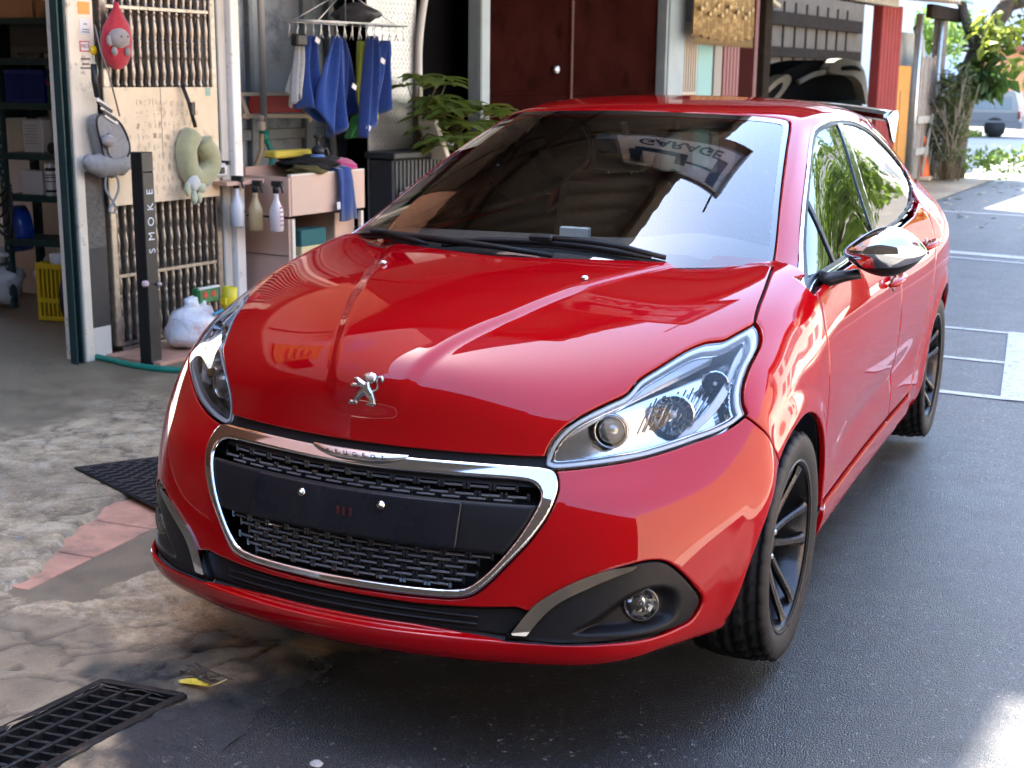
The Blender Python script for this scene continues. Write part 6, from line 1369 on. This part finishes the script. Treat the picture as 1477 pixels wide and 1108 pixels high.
corrug('roof', -.2, 6.8, -.55, 2.62, 4.3, 3.1, .18, .025, pm('roof_rust', (.24, .18, .13), .7, .2, 0, .5, var=(8, .25), dirt=(9, (.40, .30, .18), .52, .66)), cp)
tb = lbox(cp, (1.6, .6, 2.50), (.62, .05, .025), 'fluorescent_lamp', pm('lamp_white', (.6, .58, .50), .4), .01, np.array(Matrix.Rotation(rad(12), 3, 'Y')))
# salvaged car front leaning in the carport
wk = fth('salvaged_bumper', 15.3, -1.3, .0, label='silver salvaged car front end standing in the carport', category='car part'); M_SIL = pm('faded_silver', (.20, .185, .16), .6, .0, 0, .0)
def band(pts, r, nm, mat, par, n=10): m_ = MB(); m_.tube(smooth_poly(pts, 5, closed=False), r, n); return m_.build(nm, mat, par)
def wpl(poly, y0, th, nm, mat): m_ = MB(); m_.prism([tuple(p) for p in smooth_poly(poly, 3)], (0, y0, 0), (1, 0, 0), (0, 0, 1), (0, th, 0)); return m_.build(nm, mat, wk)
M_WD2 = pm('wreck_dark', (.010, .0105, .011), .6, 0, 0, .0)
wpl([(-2.6, .5), (-2.55, 1.0), (-2.1, 1.32), (-1.4, 1.56), (-.4, 1.72), (.6, 1.79), (1.6, 1.75), (2.2, 1.55), (2.5, 1.1), (2.5, .5)], .1, .5, 'dark_body', M_WD2)
wpl([(-2.85, .92), (-2.4, 1.28), (-1.9, 1.48), (-1.45, 1.56), (-1.30, 1.48), (-1.65, 1.28), (-2.3, 1.05)], -.05, .16, 'left_wing', M_SIL); wpl([(-2.55, 1.12), (-2.2, 1.30), (-1.7, 1.45), (-1.75, 1.36), (-2.2, 1.18)], -.07, .03, 'wing_inset', M_WD2)
wpl([(.35, 1.62), (.75, 1.80), (1.6, 1.80), (2.2, 1.64), (2.5, 1.2), (2.42, 1.1), (2.1, 1.42), (1.6, 1.56), (1.0, 1.57)], -.05, .16, 'right_wing', M_SIL); wpl([(.95, 1.69), (1.6, 1.72), (2.0, 1.64), (1.6, 1.65), (1.0, 1.64)], -.07, .03, 'wing_inset', M_WD2)
band([(-.9, -.02, 1.46), (-.3, -.02, 1.56), (.2, -.02, 1.60)], .04, 'cross_brace', M_SIL, wk)
lbox(wk, (0, -.06, 1.02), (2.1, .02, .16), 'lower_panel', pm('wreck_grey', (.022, .027, .027), .6, 0, 0, .0), .01)
# orange sheet, scaffold frame, board fence and cone
og = fth('orange_sheet', 15.05, .05, 0, label='orange plywood sheet standing beside the red carport post', category='sheet'); lbox(og, (0, 0, .85), (.34, .02, .85), 'sheet', pm('orange_ply', (.46, .19, .025), .7, var=(5, .1)), .004); lbox(og, (-.16, -.022, .75), (.012, .004, .60), 'slot', pm('slot_brown', (.16, .07, .02), .7), .001)
struct(put(MB().box((16.1, .25, 1.1), (.75, .03, 1.1)).build('grey_hoarding', pm('hoarding', (.33, .31, .28), .7, var=(3, .12))), 0, 0))
sf = fth('scaffold_frame', 15.55, .12, 0, label='galvanised steel pole frame at the end of the carport', category='frame'); M_GALV = pm('galvanised', (.50, .51, .51), .35, .8, var=(10, .15))
for x, y in ((0, 0), (.22, .1), (1.30, .02)): m_ = MB(); m_.tube([(x, y, 0), (x, y, 2.45)], .035, 10); m_.build('pole', M_GALV, sf)
m_ = MB(); m_.tube(smooth_poly([(.55, .1, 0), (.55, .1, 1.7), (.45, .1, 2.05), (.15, .1, 2.25)], 5, closed=False), .055, 10); m_.build('bent_duct', pm('duct_grey', (.30, .30, .29), .5, .3), sf)
fn = fth('board_fence', 16.45, .10, 0, label='weathered wooden board fence past the carport', category='fence'); M_WD = pm('weathered_board', (.25, .20, .165), .85, var=(14, .25), bump=(40, .5, .006))
for k in range(9): lbox(fn, (-.62+k*.145, .03, .95-.02*(k % 3)), (.062, .012, .92), 'board', M_WD, .004, np.array(Matrix.Rotation(rad((k*37 % 5)-2), 3, 'Y')))
for z_ in (.45, .92): lbox(fn, (0, -.01, z_), (.68, .02, .055), 'rail', pm('fence_rail', (.36, .32, .27), .8, var=(8, .2)), .006)
m_ = MB(); m_.tube([(-.3, -.04, .1), (.1, -.04, 1.0)], .02, 6); m_.tube([(.0, -.05, .05), (.3, -.05, .95)], .018, 6); m_.build('leaning_stick', pm('stick_pale', (.40, .36, .30), .8), fn)
tk = put(MB().box((0, 0, 1.3), (.09, .09, 1.3), bev=.02).build('wooden_pole', M_WD, None, label='old wooden pole at the corner of the board fence', category='pole'), 17.0, .05)
cone = empty('traffic_cone', (-1.56, 18.6, 0), label='faded orange traffic cone hung on the fence corner', category='traffic cone')
m_ = MB(); m_.lathe([(.13, .06), (.125, .08), (.055, .52)], (0, 0, 0), 20); m_.build('cone_body', pm('cone_orange', (.75, .13, .02), .5, var=(10, .1)), cone); m_ = MB(); m_.lathe([(.086, .36), (.066, .50)], (0, 0, 0), 20); m_.build('white_sleeve', pm('cone_pale', (.70, .52, .36), .5), cone); m_ = MB(); m_.lathe([(.055, .52), (.03, .66), (.0, .665)], (0, 0, 0), 16); m_.build('cone_tip', MATS['cone_orange'], cone); m_ = MB(); m_.box((0, 0, .03), (.15, .15, .03), bev=.01); m_.build('cone_base', MATS['cone_pale'], cone)
# eaves and wires above the fence, translucent sheet roof
ev = fth('sheet_roof', 16.4, .0, 2.62, label='pale green corrugated sheet roof beyond the carport', category='roof'); corrug('sheet', -.6, 1.6, -.3, .1, 1.6, .45, .15, .02, pm('sheet_green', (.30, .42, .37), .5), ev); lbox(ev, (.35, -.15, -.12), (.9, .05, .10), 'beam', M_BEAM, .01)
# ---------------------------------------------------------------- trees at the end of the lane
def tree(name, base, label, limbs, crowns, lm, seed, group=None, trunk_r=.16, leaf=(.16, .05), n=70, parts=None):
    t = empty(name, base, label=label, category='tree', **({'group': group} if group else {})); m_ = MB()
    for L in limbs: P = smooth_poly(L[0], 4, closed=False); R0, R1 = L[1]; m_.tube(P, [R0+(R1-R0)*k/(len(P)-1) for k in range(len(P))], 8)
    m_.build('trunk', M_BARK, t); leaf_cloud('crown', crowns, lm, t, seed, leaf, n); return t
r_ = np.random.default_rng(9)
t = tree('lane_tree', (-1.15, 19.6, 0), 'leaning tree with sparse leaves over the lane behind the fence', [([(-.1, 0, 0), (-.05, 0, 1.0), (.15, 0, 1.9), (.55, .1, 2.7), (1.0, .2, 3.4)], (.22, .10)), ([(.2, 0, 1.9), (-.1, .1, 2.5), (-.3, .2, 3.3)], (.11, .05)), ([(.5, .1, 2.6), (1.2, 0, 2.75), (2.0, .1, 2.6), (2.9, .2, 2.5)], (.07, .02)), ([(.3, .1, 2.2), (1.0, -.1, 2.1), (1.7, -.2, 1.8)], (.05, .015)), ([(.8, .1, 3.1), (1.6, .1, 3.5), (2.6, .2, 3.7)], (.06, .02))],
     [(.1+2.4*r_.random(), -.3+.8*r_.random(), 1.9+1.6*r_.random(), .34) for k in range(36)]+[(-.5+.8*r_.random(), -.2+.5*r_.random(), 2.6+1.2*r_.random(), .35) for k in range(5)], M_VINE, 12, n=30, leaf=(.15, .035))
leaf_cloud('drooping_leaves', [(.10+.45*r_.random(), -.4+.3*r_.random(), 1.38+.55*r_.random(), .16) for k in range(14)], M_LEAFD, t, 14, (.26, .07), 22, droop=1.3); leaf_cloud('sunlit_tint_leaves', [(.2+1.0*r_.random(), -.5+.3*r_.random(), 1.5+.9*r_.random(), .20) for k in range(12)], M_LEAFY, t, 15, (.20, .065), 14, droop=.8)  # yellow-green clumps carry sunlight in the leaf colour
vi = empty('vine_bush', (-1.22, 18.9, 0), label='tangled vine bush climbing at the corner of the fence', category='bush'); m_ = MB()
for k in range(46): x, y = r_.normal(0, .10), r_.normal(0, .2); h_ = .7+1.1*r_.random(); m_.tube([(x, y, 0), (x+r_.normal(0, .12), y, h_*.5), (x+r_.normal(0, .2), y, h_)], .008, 4)
o_ = m_.build('stems', pm('vine_stem', (.20, .16, .10), .9), vi); leaf_cloud('leaves', [(r_.normal(0, .09), r_.normal(0, .2), .35+1.3*r_.random(), .16) for k in range(34)], M_VINE, vi, 16, (.10, .022), 42, droop=.6)
gw_ = empty('ground_weeds', (-.75, 19.2, 0), label='low green weeds at the foot of the vine bush', category='weeds'); leaf_cloud('leaves', [(-.3+.9*r_.random(), -.5+1.3*r_.random(), .10+.28*r_.random(), .20) for k in range(14)], M_LEAF, gw_, 17, (.10, .025), 26, droop=-.4); gw_['kind'] = 'stuff'
lt = MB(); 
for k in range(160):
    x, y = -1.5+2.2*r_.random()**1.4, 11.5+8*r_.random(); a = r_.random()*6.28; L = .03+.04*r_.random(); V0 = np.array([x, y, -.016]); u = np.array([math.cos(a), math.sin(a), 0])*L; w_ = np.array([-math.sin(a), math.cos(a), .3])*L*.4
    lt.add([V0-u, V0+w_, V0+u, V0-w_*.6], [(0, 1, 2), (0, 2, 3)])
o_ = lt.build('leaf_litter', pm('litter', (.34, .29, .18), .8), None, label='dry leaves scattered over the road by the fence', category='leaf litter'); o_['kind'] = 'stuff'
# ---------------------------------------------------------------- parked van at the end of the lane
vn = empty('parked_van', (-5.35, 56.8, -.72), rad(-4), label='white and silver van parked across the end of the lane', category='van'); M_VAN = pm('van_white', (.30, .30, .29), .3, 0, .6); M_VANS = pm('van_silver', (.20, .21, .22), .35, .3, .5); M_VG = pm('van_glass', (.25, .30, .33), .08, .3, .5)
def vprism(poly, y0, y1, nm, mat): m_ = MB(); m_.prism(poly, (0, y0, 0), (1, 0, 0), (0, 0, 1), (0, y1-y0, 0)); return m_.build(nm, mat, vn)
vprism([(-2.3, .42), (2.12, .42), (2.16, .85), (2.10, 1.0), (-1.7, 1.0), (-2.3, .88)], -.82, .82, 'lower_body', M_VANS); vprism([(-1.72, 1.0), (2.10, 1.0), (2.06, 1.30), (1.92, 1.78), (1.80, 1.86), (-.75, 1.86), (-.95, 1.80)], -.80, .80, 'upper_body', M_VAN)
for a, b_ in ((-.62, .22), (.32, 1.05), (1.15, 1.82)): vprism([(a-.04, 1.12), (b_, 1.12), (b_-.03, 1.62), (a+.04, 1.62)], -.815, -.79, 'side_window', M_VG)
vprism([(-1.5, 1.10), (-.75, 1.10), (-.75, 1.62), (-1.0, 1.62)], -.815, -.79, 'side_window', M_VG); vprism([(-2.28, .60), (2.14, .60), (2.14, .68), (-2.28, .68)], -.835, -.80, 'side_moulding', pm('van_grey', (.16, .16, .17), .6)); vprism([(2.05, .35), (2.28, .35), (2.28, .62), (2.05, .62)], -.80, .80, 'rear_bumper', MATS['van_grey']); vprism([(2.06, .75), (2.17, .75), (2.15, 1.05), (2.06, 1.05)], -.82, -.66, 'tail_lamp', MATS['red_lamp'])
for x in (-1.45, 1.22):
    m_ = MB(); m_.lathe([(.20, -.10), (.32, -.10), (.34, -.07), (.34, .07), (.32, .10), (.20, .10)], (x, -.72, .34), 28, (0, 1, 0)); wv = m_.build('wheel', M_RUBBER, vn); m_ = MB(); m_.lathe([(0, -.07), (.08, -.085), (.10, -.07), (.20, -.095), (.20, .0)], (x, -.72, .34), 24, (0, 1, 0)); m_.build('hubcap', M_SATIN, wv)
    m_ = MB(); m_.lathe([(.0, -.0), (.42, 0), (.42, .02)], (x, -.81, .38), 28, (0, -1, 0)); m_.build('wheel_arch', M_DARK, vn)
# houses beyond the lane
def house(name, x, y, w_, dpt, h, mat, label, wins, roof=None, rz=0, lights=True):
    t = empty(name, (x, y, 0), rz, label=label, category='house'); lbox(t, (0, 0, h/2), (w_/2, dpt/2, h/2), 'wall', mat, .02)
    for (wx, wz, ww, wh) in wins:
        f = lbox(t, (wx, -dpt/2-.02, wz), (ww/2+.06, .03, wh/2+.06), 'window', pm('frame_white', (.6, .6, .58), .5), .01); lbox(f, (wx, -dpt/2-.055, wz), (ww/2, .012, wh/2), 'pane', M_VG, .004); lbox(f, (wx, -dpt/2-.07, wz), (.025, .012, wh/2), 'mullion', MATS['frame_white'], .004)
    if roof: lbox(t, (0, -.2, h+.12), (w_/2+.3, dpt/2+.35, .12), 'roof', roof, .02)
    return t
M_BRICK = pm('orange_brick', (.46, .22, .10), .8, var=(5, .2)); M_CRW = pm('pale_render', (.55, .52, .46), .8, var=(1.5, .08)); M_BLT = pm('blue_tile_wall', (.30, .36, .46), .5, var=(6, .12)); M_RED2 = pm('red_sheet', (.22, .05, .04), .6)
house('lane_house', -1.8, 72, 9, 6, 3.0, M_BRICK, 'orange brick house behind the white van', [(-1.5, 1.9, 1.2, 1.1), (1.4, 1.9, 1.2, 1.1)], M_RED2)
house('lane_house', -4.2, 86, 16, 6, 9.5, M_BLT, 'tall blue-grey tiled building far behind the lane tree', [(-5+2.6*k, 3.8+2.6*r, 1.3, 1.3) for k in range(5) for r in range(2)])
house('lane_house', 3.2, 66, 4, 5, 3.4, M_CRW, 'pale rendered house at the right edge beyond the van', [(-.9, 1.8, .9, 1.1), (.9, 1.8, .9, 1.1)])
t = tree('far_tree', (-8.5, 62, -1), 'dark green tree behind the white van', [([(0, 0, 0), (.1, 0, 2), (.3, 0, 4)], (.3, .1))], [(-2+4*r_.random(), -1+2*r_.random(), 2.2+3.4*r_.random(), .8) for k in range(30)], M_LEAF, 22, n=50, leaf=(.35, .10))
for k, (x, lb) in enumerate(((-5.6, 'clump of grass left of the van wheels'), (-1.0, 'clump of yellow grass right of the van'))): leaf_cloud('grass_clump', [(x+1.6*r_.random()-.8, 55.2+.5*r_.random(), -.68, .25) for q in range(14)], M_LEAFY, None, 24+k, (.25, .03), 26, droop=-1.2, label=lb, category='grass')
struct(mk('lane_concrete', [(-5.5, 21.5, -.014), (-.9, 21.5, -.014), (-.8, 25, -.014), (-5.5, 25, -.014), (-1.5, 50, -.555), (-6.5, 50, -.555)], [(0, 1, 2, 3), (3, 2, 4, 5)], pm('lane_grey', (.20, .20, .19), .8, var=(2, .2), bump=(12, .4, .02)), None, False))
# ---------------------------------------------------------------- the rest of the shop building above, out of the frame, and what the paintwork mirrors
M_SALM = pm('salmon_wall', (.58, .33, .26), .7, var=(2, .06))
ub = fth('shop_building', 0, 0, 2.62, label='unseen upper storeys of the shop building, salmon and brown, height set for its shadow', category='building')
lbox(ub, (-3.9, 3.0, 3.54), (5.1, 3.0, 3.54), 'upper_wall', M_SALM, .02); lbox(ub, (7.12, 3.0, 5.8), (5.9, 3.0, 5.8), 'upper_wall', pm('brown_for_reflection', (.05, .036, .03), .7, var=(2, .15)), .02)  # tall to throw the shade; dark brown half added to darken the bonnet's reflection
for k in range(4): f = lbox(ub, (-5+k*3.6, -.02, 2.6), (.75, .04, .65), 'window', MATS['frame_white'], .01); lbox(f, (-5+k*3.6, -.07, 2.6), (.66, .02, .56), 'pane', M_VG, .004)
lb_ = fth('louvre_panel', -3.2, .05, 2.9, label='dark louvred vent on the shop wall above the opening', category='vent')
for k in range(9): lbox(lb_, (0, 0, .05+.07*k), (.55, .03, .022), 'louvre', M_BEAM, .004)
pst = fth('orange_banner', -2.0, .05, 2.75, label='orange advertising banner on the wall above the shop opening', category='banner'); lbox(pst, (0, 0, .55), (.75, .01, .55), 'cloth', pm('banner_orange', (.70, .24, .02), .6), .002)
for k in range(4): lbox(pst, (-.05, -.012, .25+.18*k), (.55-.07*k, .003, .035), 'printed_band', pm('banner_red', (.45, .05, .02), .6), .001)
# corrugated awning over the pavement, on steel brackets
aw = fth('corrugated_awning', 0, 0, 0, label='corrugated grey metal awning over the car', category='awning')
corrug('roof_sheet', -.8, 9.5, -AW_D, AW_Z0, .05, AW_Z1, .22, .03, pm('awning_sheet', (.14, .13, .112), .6, .1, var=(2, .12)), aw, taper=.5)
for k in range(6): m_ = MB(); m_.tube([(-.7+k*2.0, 0, AW_Z1-.1), (-.7+k*2.0, -AW_D+.05+.1*k, AW_Z0-.07)], .035, 8); m_.tube([(-.7+k*2.0, 0, AW_Z0-.65), (-.7+k*2.0, -AW_D*.6, AW_Z0-.03)], .025, 8); m_.build('bracket', M_BEAM, aw)
for q in (.35, .98): m_ = MB(); m_.tube([(-.8, -(AW_D-.05)*q, AW_Z1+(AW_Z0-AW_Z1)*q-.05), (9.5, -(AW_D-.6)*q, AW_Z1+(AW_Z0-AW_Z1)*q-.05)], .035, 8); m_.build('purlin', M_BEAM, aw)
# garage sign hung from the awning edge
sn = empty('garage_sign', SIGN_P, rad(SIGN_R), label='white GARAGE signboard with dark blue emblem hung above the car', category='sign')
sn.rotation_euler = (rad(SIGN_T), 0, rad(SIGN_R)); sn.scale = (.72, .72, .72); M_NAVY = pm('sign_navy', (.03, .06, .12), .5)
lbox(sn, (0, 0, 0), (.80, .06, .50), 'panel', pm('sign_white', (.85, .86, .87), .5), .02)
for (c, h) in (((0, -.02, .51), (.84, .075, .03)), ((0, -.02, -.51), (.84, .075, .03)), ((-.82, -.02, 0), (.03, .075, .54)), ((.82, -.02, 0), (.03, .075, .54))): lbox(sn, c, h, 'frame', pm('sign_frame', (.16, .15, .14), .5, .3), .008)
text_on('lettering', 'GARAGE', .27, (0, -.068, -.30), (1, 0, 0), (0, 0, 1), M_NAVY, sn, .002, bold=.006)
for (c, h) in (((-.58, -.066, .20), (.085, .006, .21)), ((-.25, -.066, -.04), (.33, .006, .055)), ((.02, -.066, .06), (.075, .006, .15)), ((.30, -.066, .10), (.26, .006, .022)), ((.60, -.066, .10), (.085, .006, .31))): lbox(sn, c, h, 'emblem_bar', M_NAVY, .002)
m_ = MB(); m_.tube([(-.7, .1, .54), (-.7, .1, 1.3)], .02, 8); m_.tube([(.7, .1, .54), (.7, .1, 1.3)], .02, 8); m_.build('hanger', M_BEAM, sn)
# across the lane: houses, wall and trees seen in the doors, mirror and windows
M_PEACH = pm('peach_render', (.72, .56, .43), .8, var=(1.2, .06))
house('opposite_house', 11.5, 13, 10, 8, 6.5, pm('white_render', (.78, .75, .68), .8, var=(1, .05)), 'white two storey house across the lane out of frame', [(-3+2*k, 1.7+2.7*r, 1.1, 1.2) for k in range(4) for r in range(2)], M_RED2, rad(-90))
house('opposite_house', 12.0, 1.0, 13, 8, 5.2, pm('peach_wall', (.52, .40, .31), .8, var=(1.2, .06)), 'peach house across the lane out of frame', [(-5.6, 1.6, 1.1, 1.2)], None, rad(-90))
house('opposite_house', 8.2, 30, 12, 8, 7.5, M_CRW, 'pale three storey house farther along the lane out of frame', [(-4+2*k, 1.7+2.5*r, 1.1, 1.2) for k in range(5) for r in range(3)], None, rad(-90))
tree('street_tree', (3.9, 13.5, 0), 'green street tree across the lane beyond the right edge', [([(0, 0, 0), (.1, 0, 1.4), (.0, .1, 2.6), (.2, .1, 3.6)], (.2, .07)), ([(.0, 0, 1.6), (.7, .2, 2.4), (1.2, .3, 3.2)], (.09, .03)), ([(.0, 0, 1.8), (-.6, -.2, 2.6), (-1.1, -.2, 3.3)], (.09, .03))], [(-1.6+3.2*r_.random(), -1.4+2.8*r_.random(), 2.3+2.2*r_.random(), .55) for k in range(46)], M_LEAF, 31, n=60, leaf=(.20, .06))
sheet('sunny_pavement', [(3.3, -40), (60, -40), (60, 100), (5.2, 100)], -.014, pm('pavement_beige', (.54, .46, .365), .8, var=(2, .1), bump=(30, .3, .01)))  # out of frame; beige lightened to bounce warm fill into the shade
sheet('yard_ground', [(-69, -44), (-5, -44), (-4.6, -6.8), (-69, -6.8)], -.018, MATS['pavement_beige'])
# unseen set-back block added to keep the lane in shade
bl = fth('back_shade_block', 13, -8.0, 0, label='unseen tall grey block added behind the carport to shade the lane', category='building'); lbox(bl, (0, 0, 5.2), (9.5, 1.5, 5.2), 'wall', pm('block_grey', (.34, .33, .32), .8), .02)
lk = empty('lane_shade_block', (-10.5, 41, 0), label='unseen tall grey building added left of the far lane to shade it', category='building'); lbox(lk, (0, 0, 7), (2.2, 19, 7.7), 'wall', MATS['block_grey'], .02)  # unseen block added to cast shade over the far lane and van
M_DKH = pm('reflection_dark_render', (.030, .026, .023), .9, 0, 0, 0., var=(1, .15))  # near-black houses added behind the camera to darken the car's reflections
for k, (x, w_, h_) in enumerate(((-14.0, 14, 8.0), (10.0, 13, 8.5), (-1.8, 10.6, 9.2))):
    house('reflection_house', x, -12.5, w_, 6, h_, M_DKH, ('dark house', 'tall dark house', 'tallest dark house')[k]+(' left', ' right', ' straight')[k]+' behind the photographer, added to darken reflections', [(-3.4, 1.7, 1.1, 1.2)] if k == 0 else [], None, rad(180))
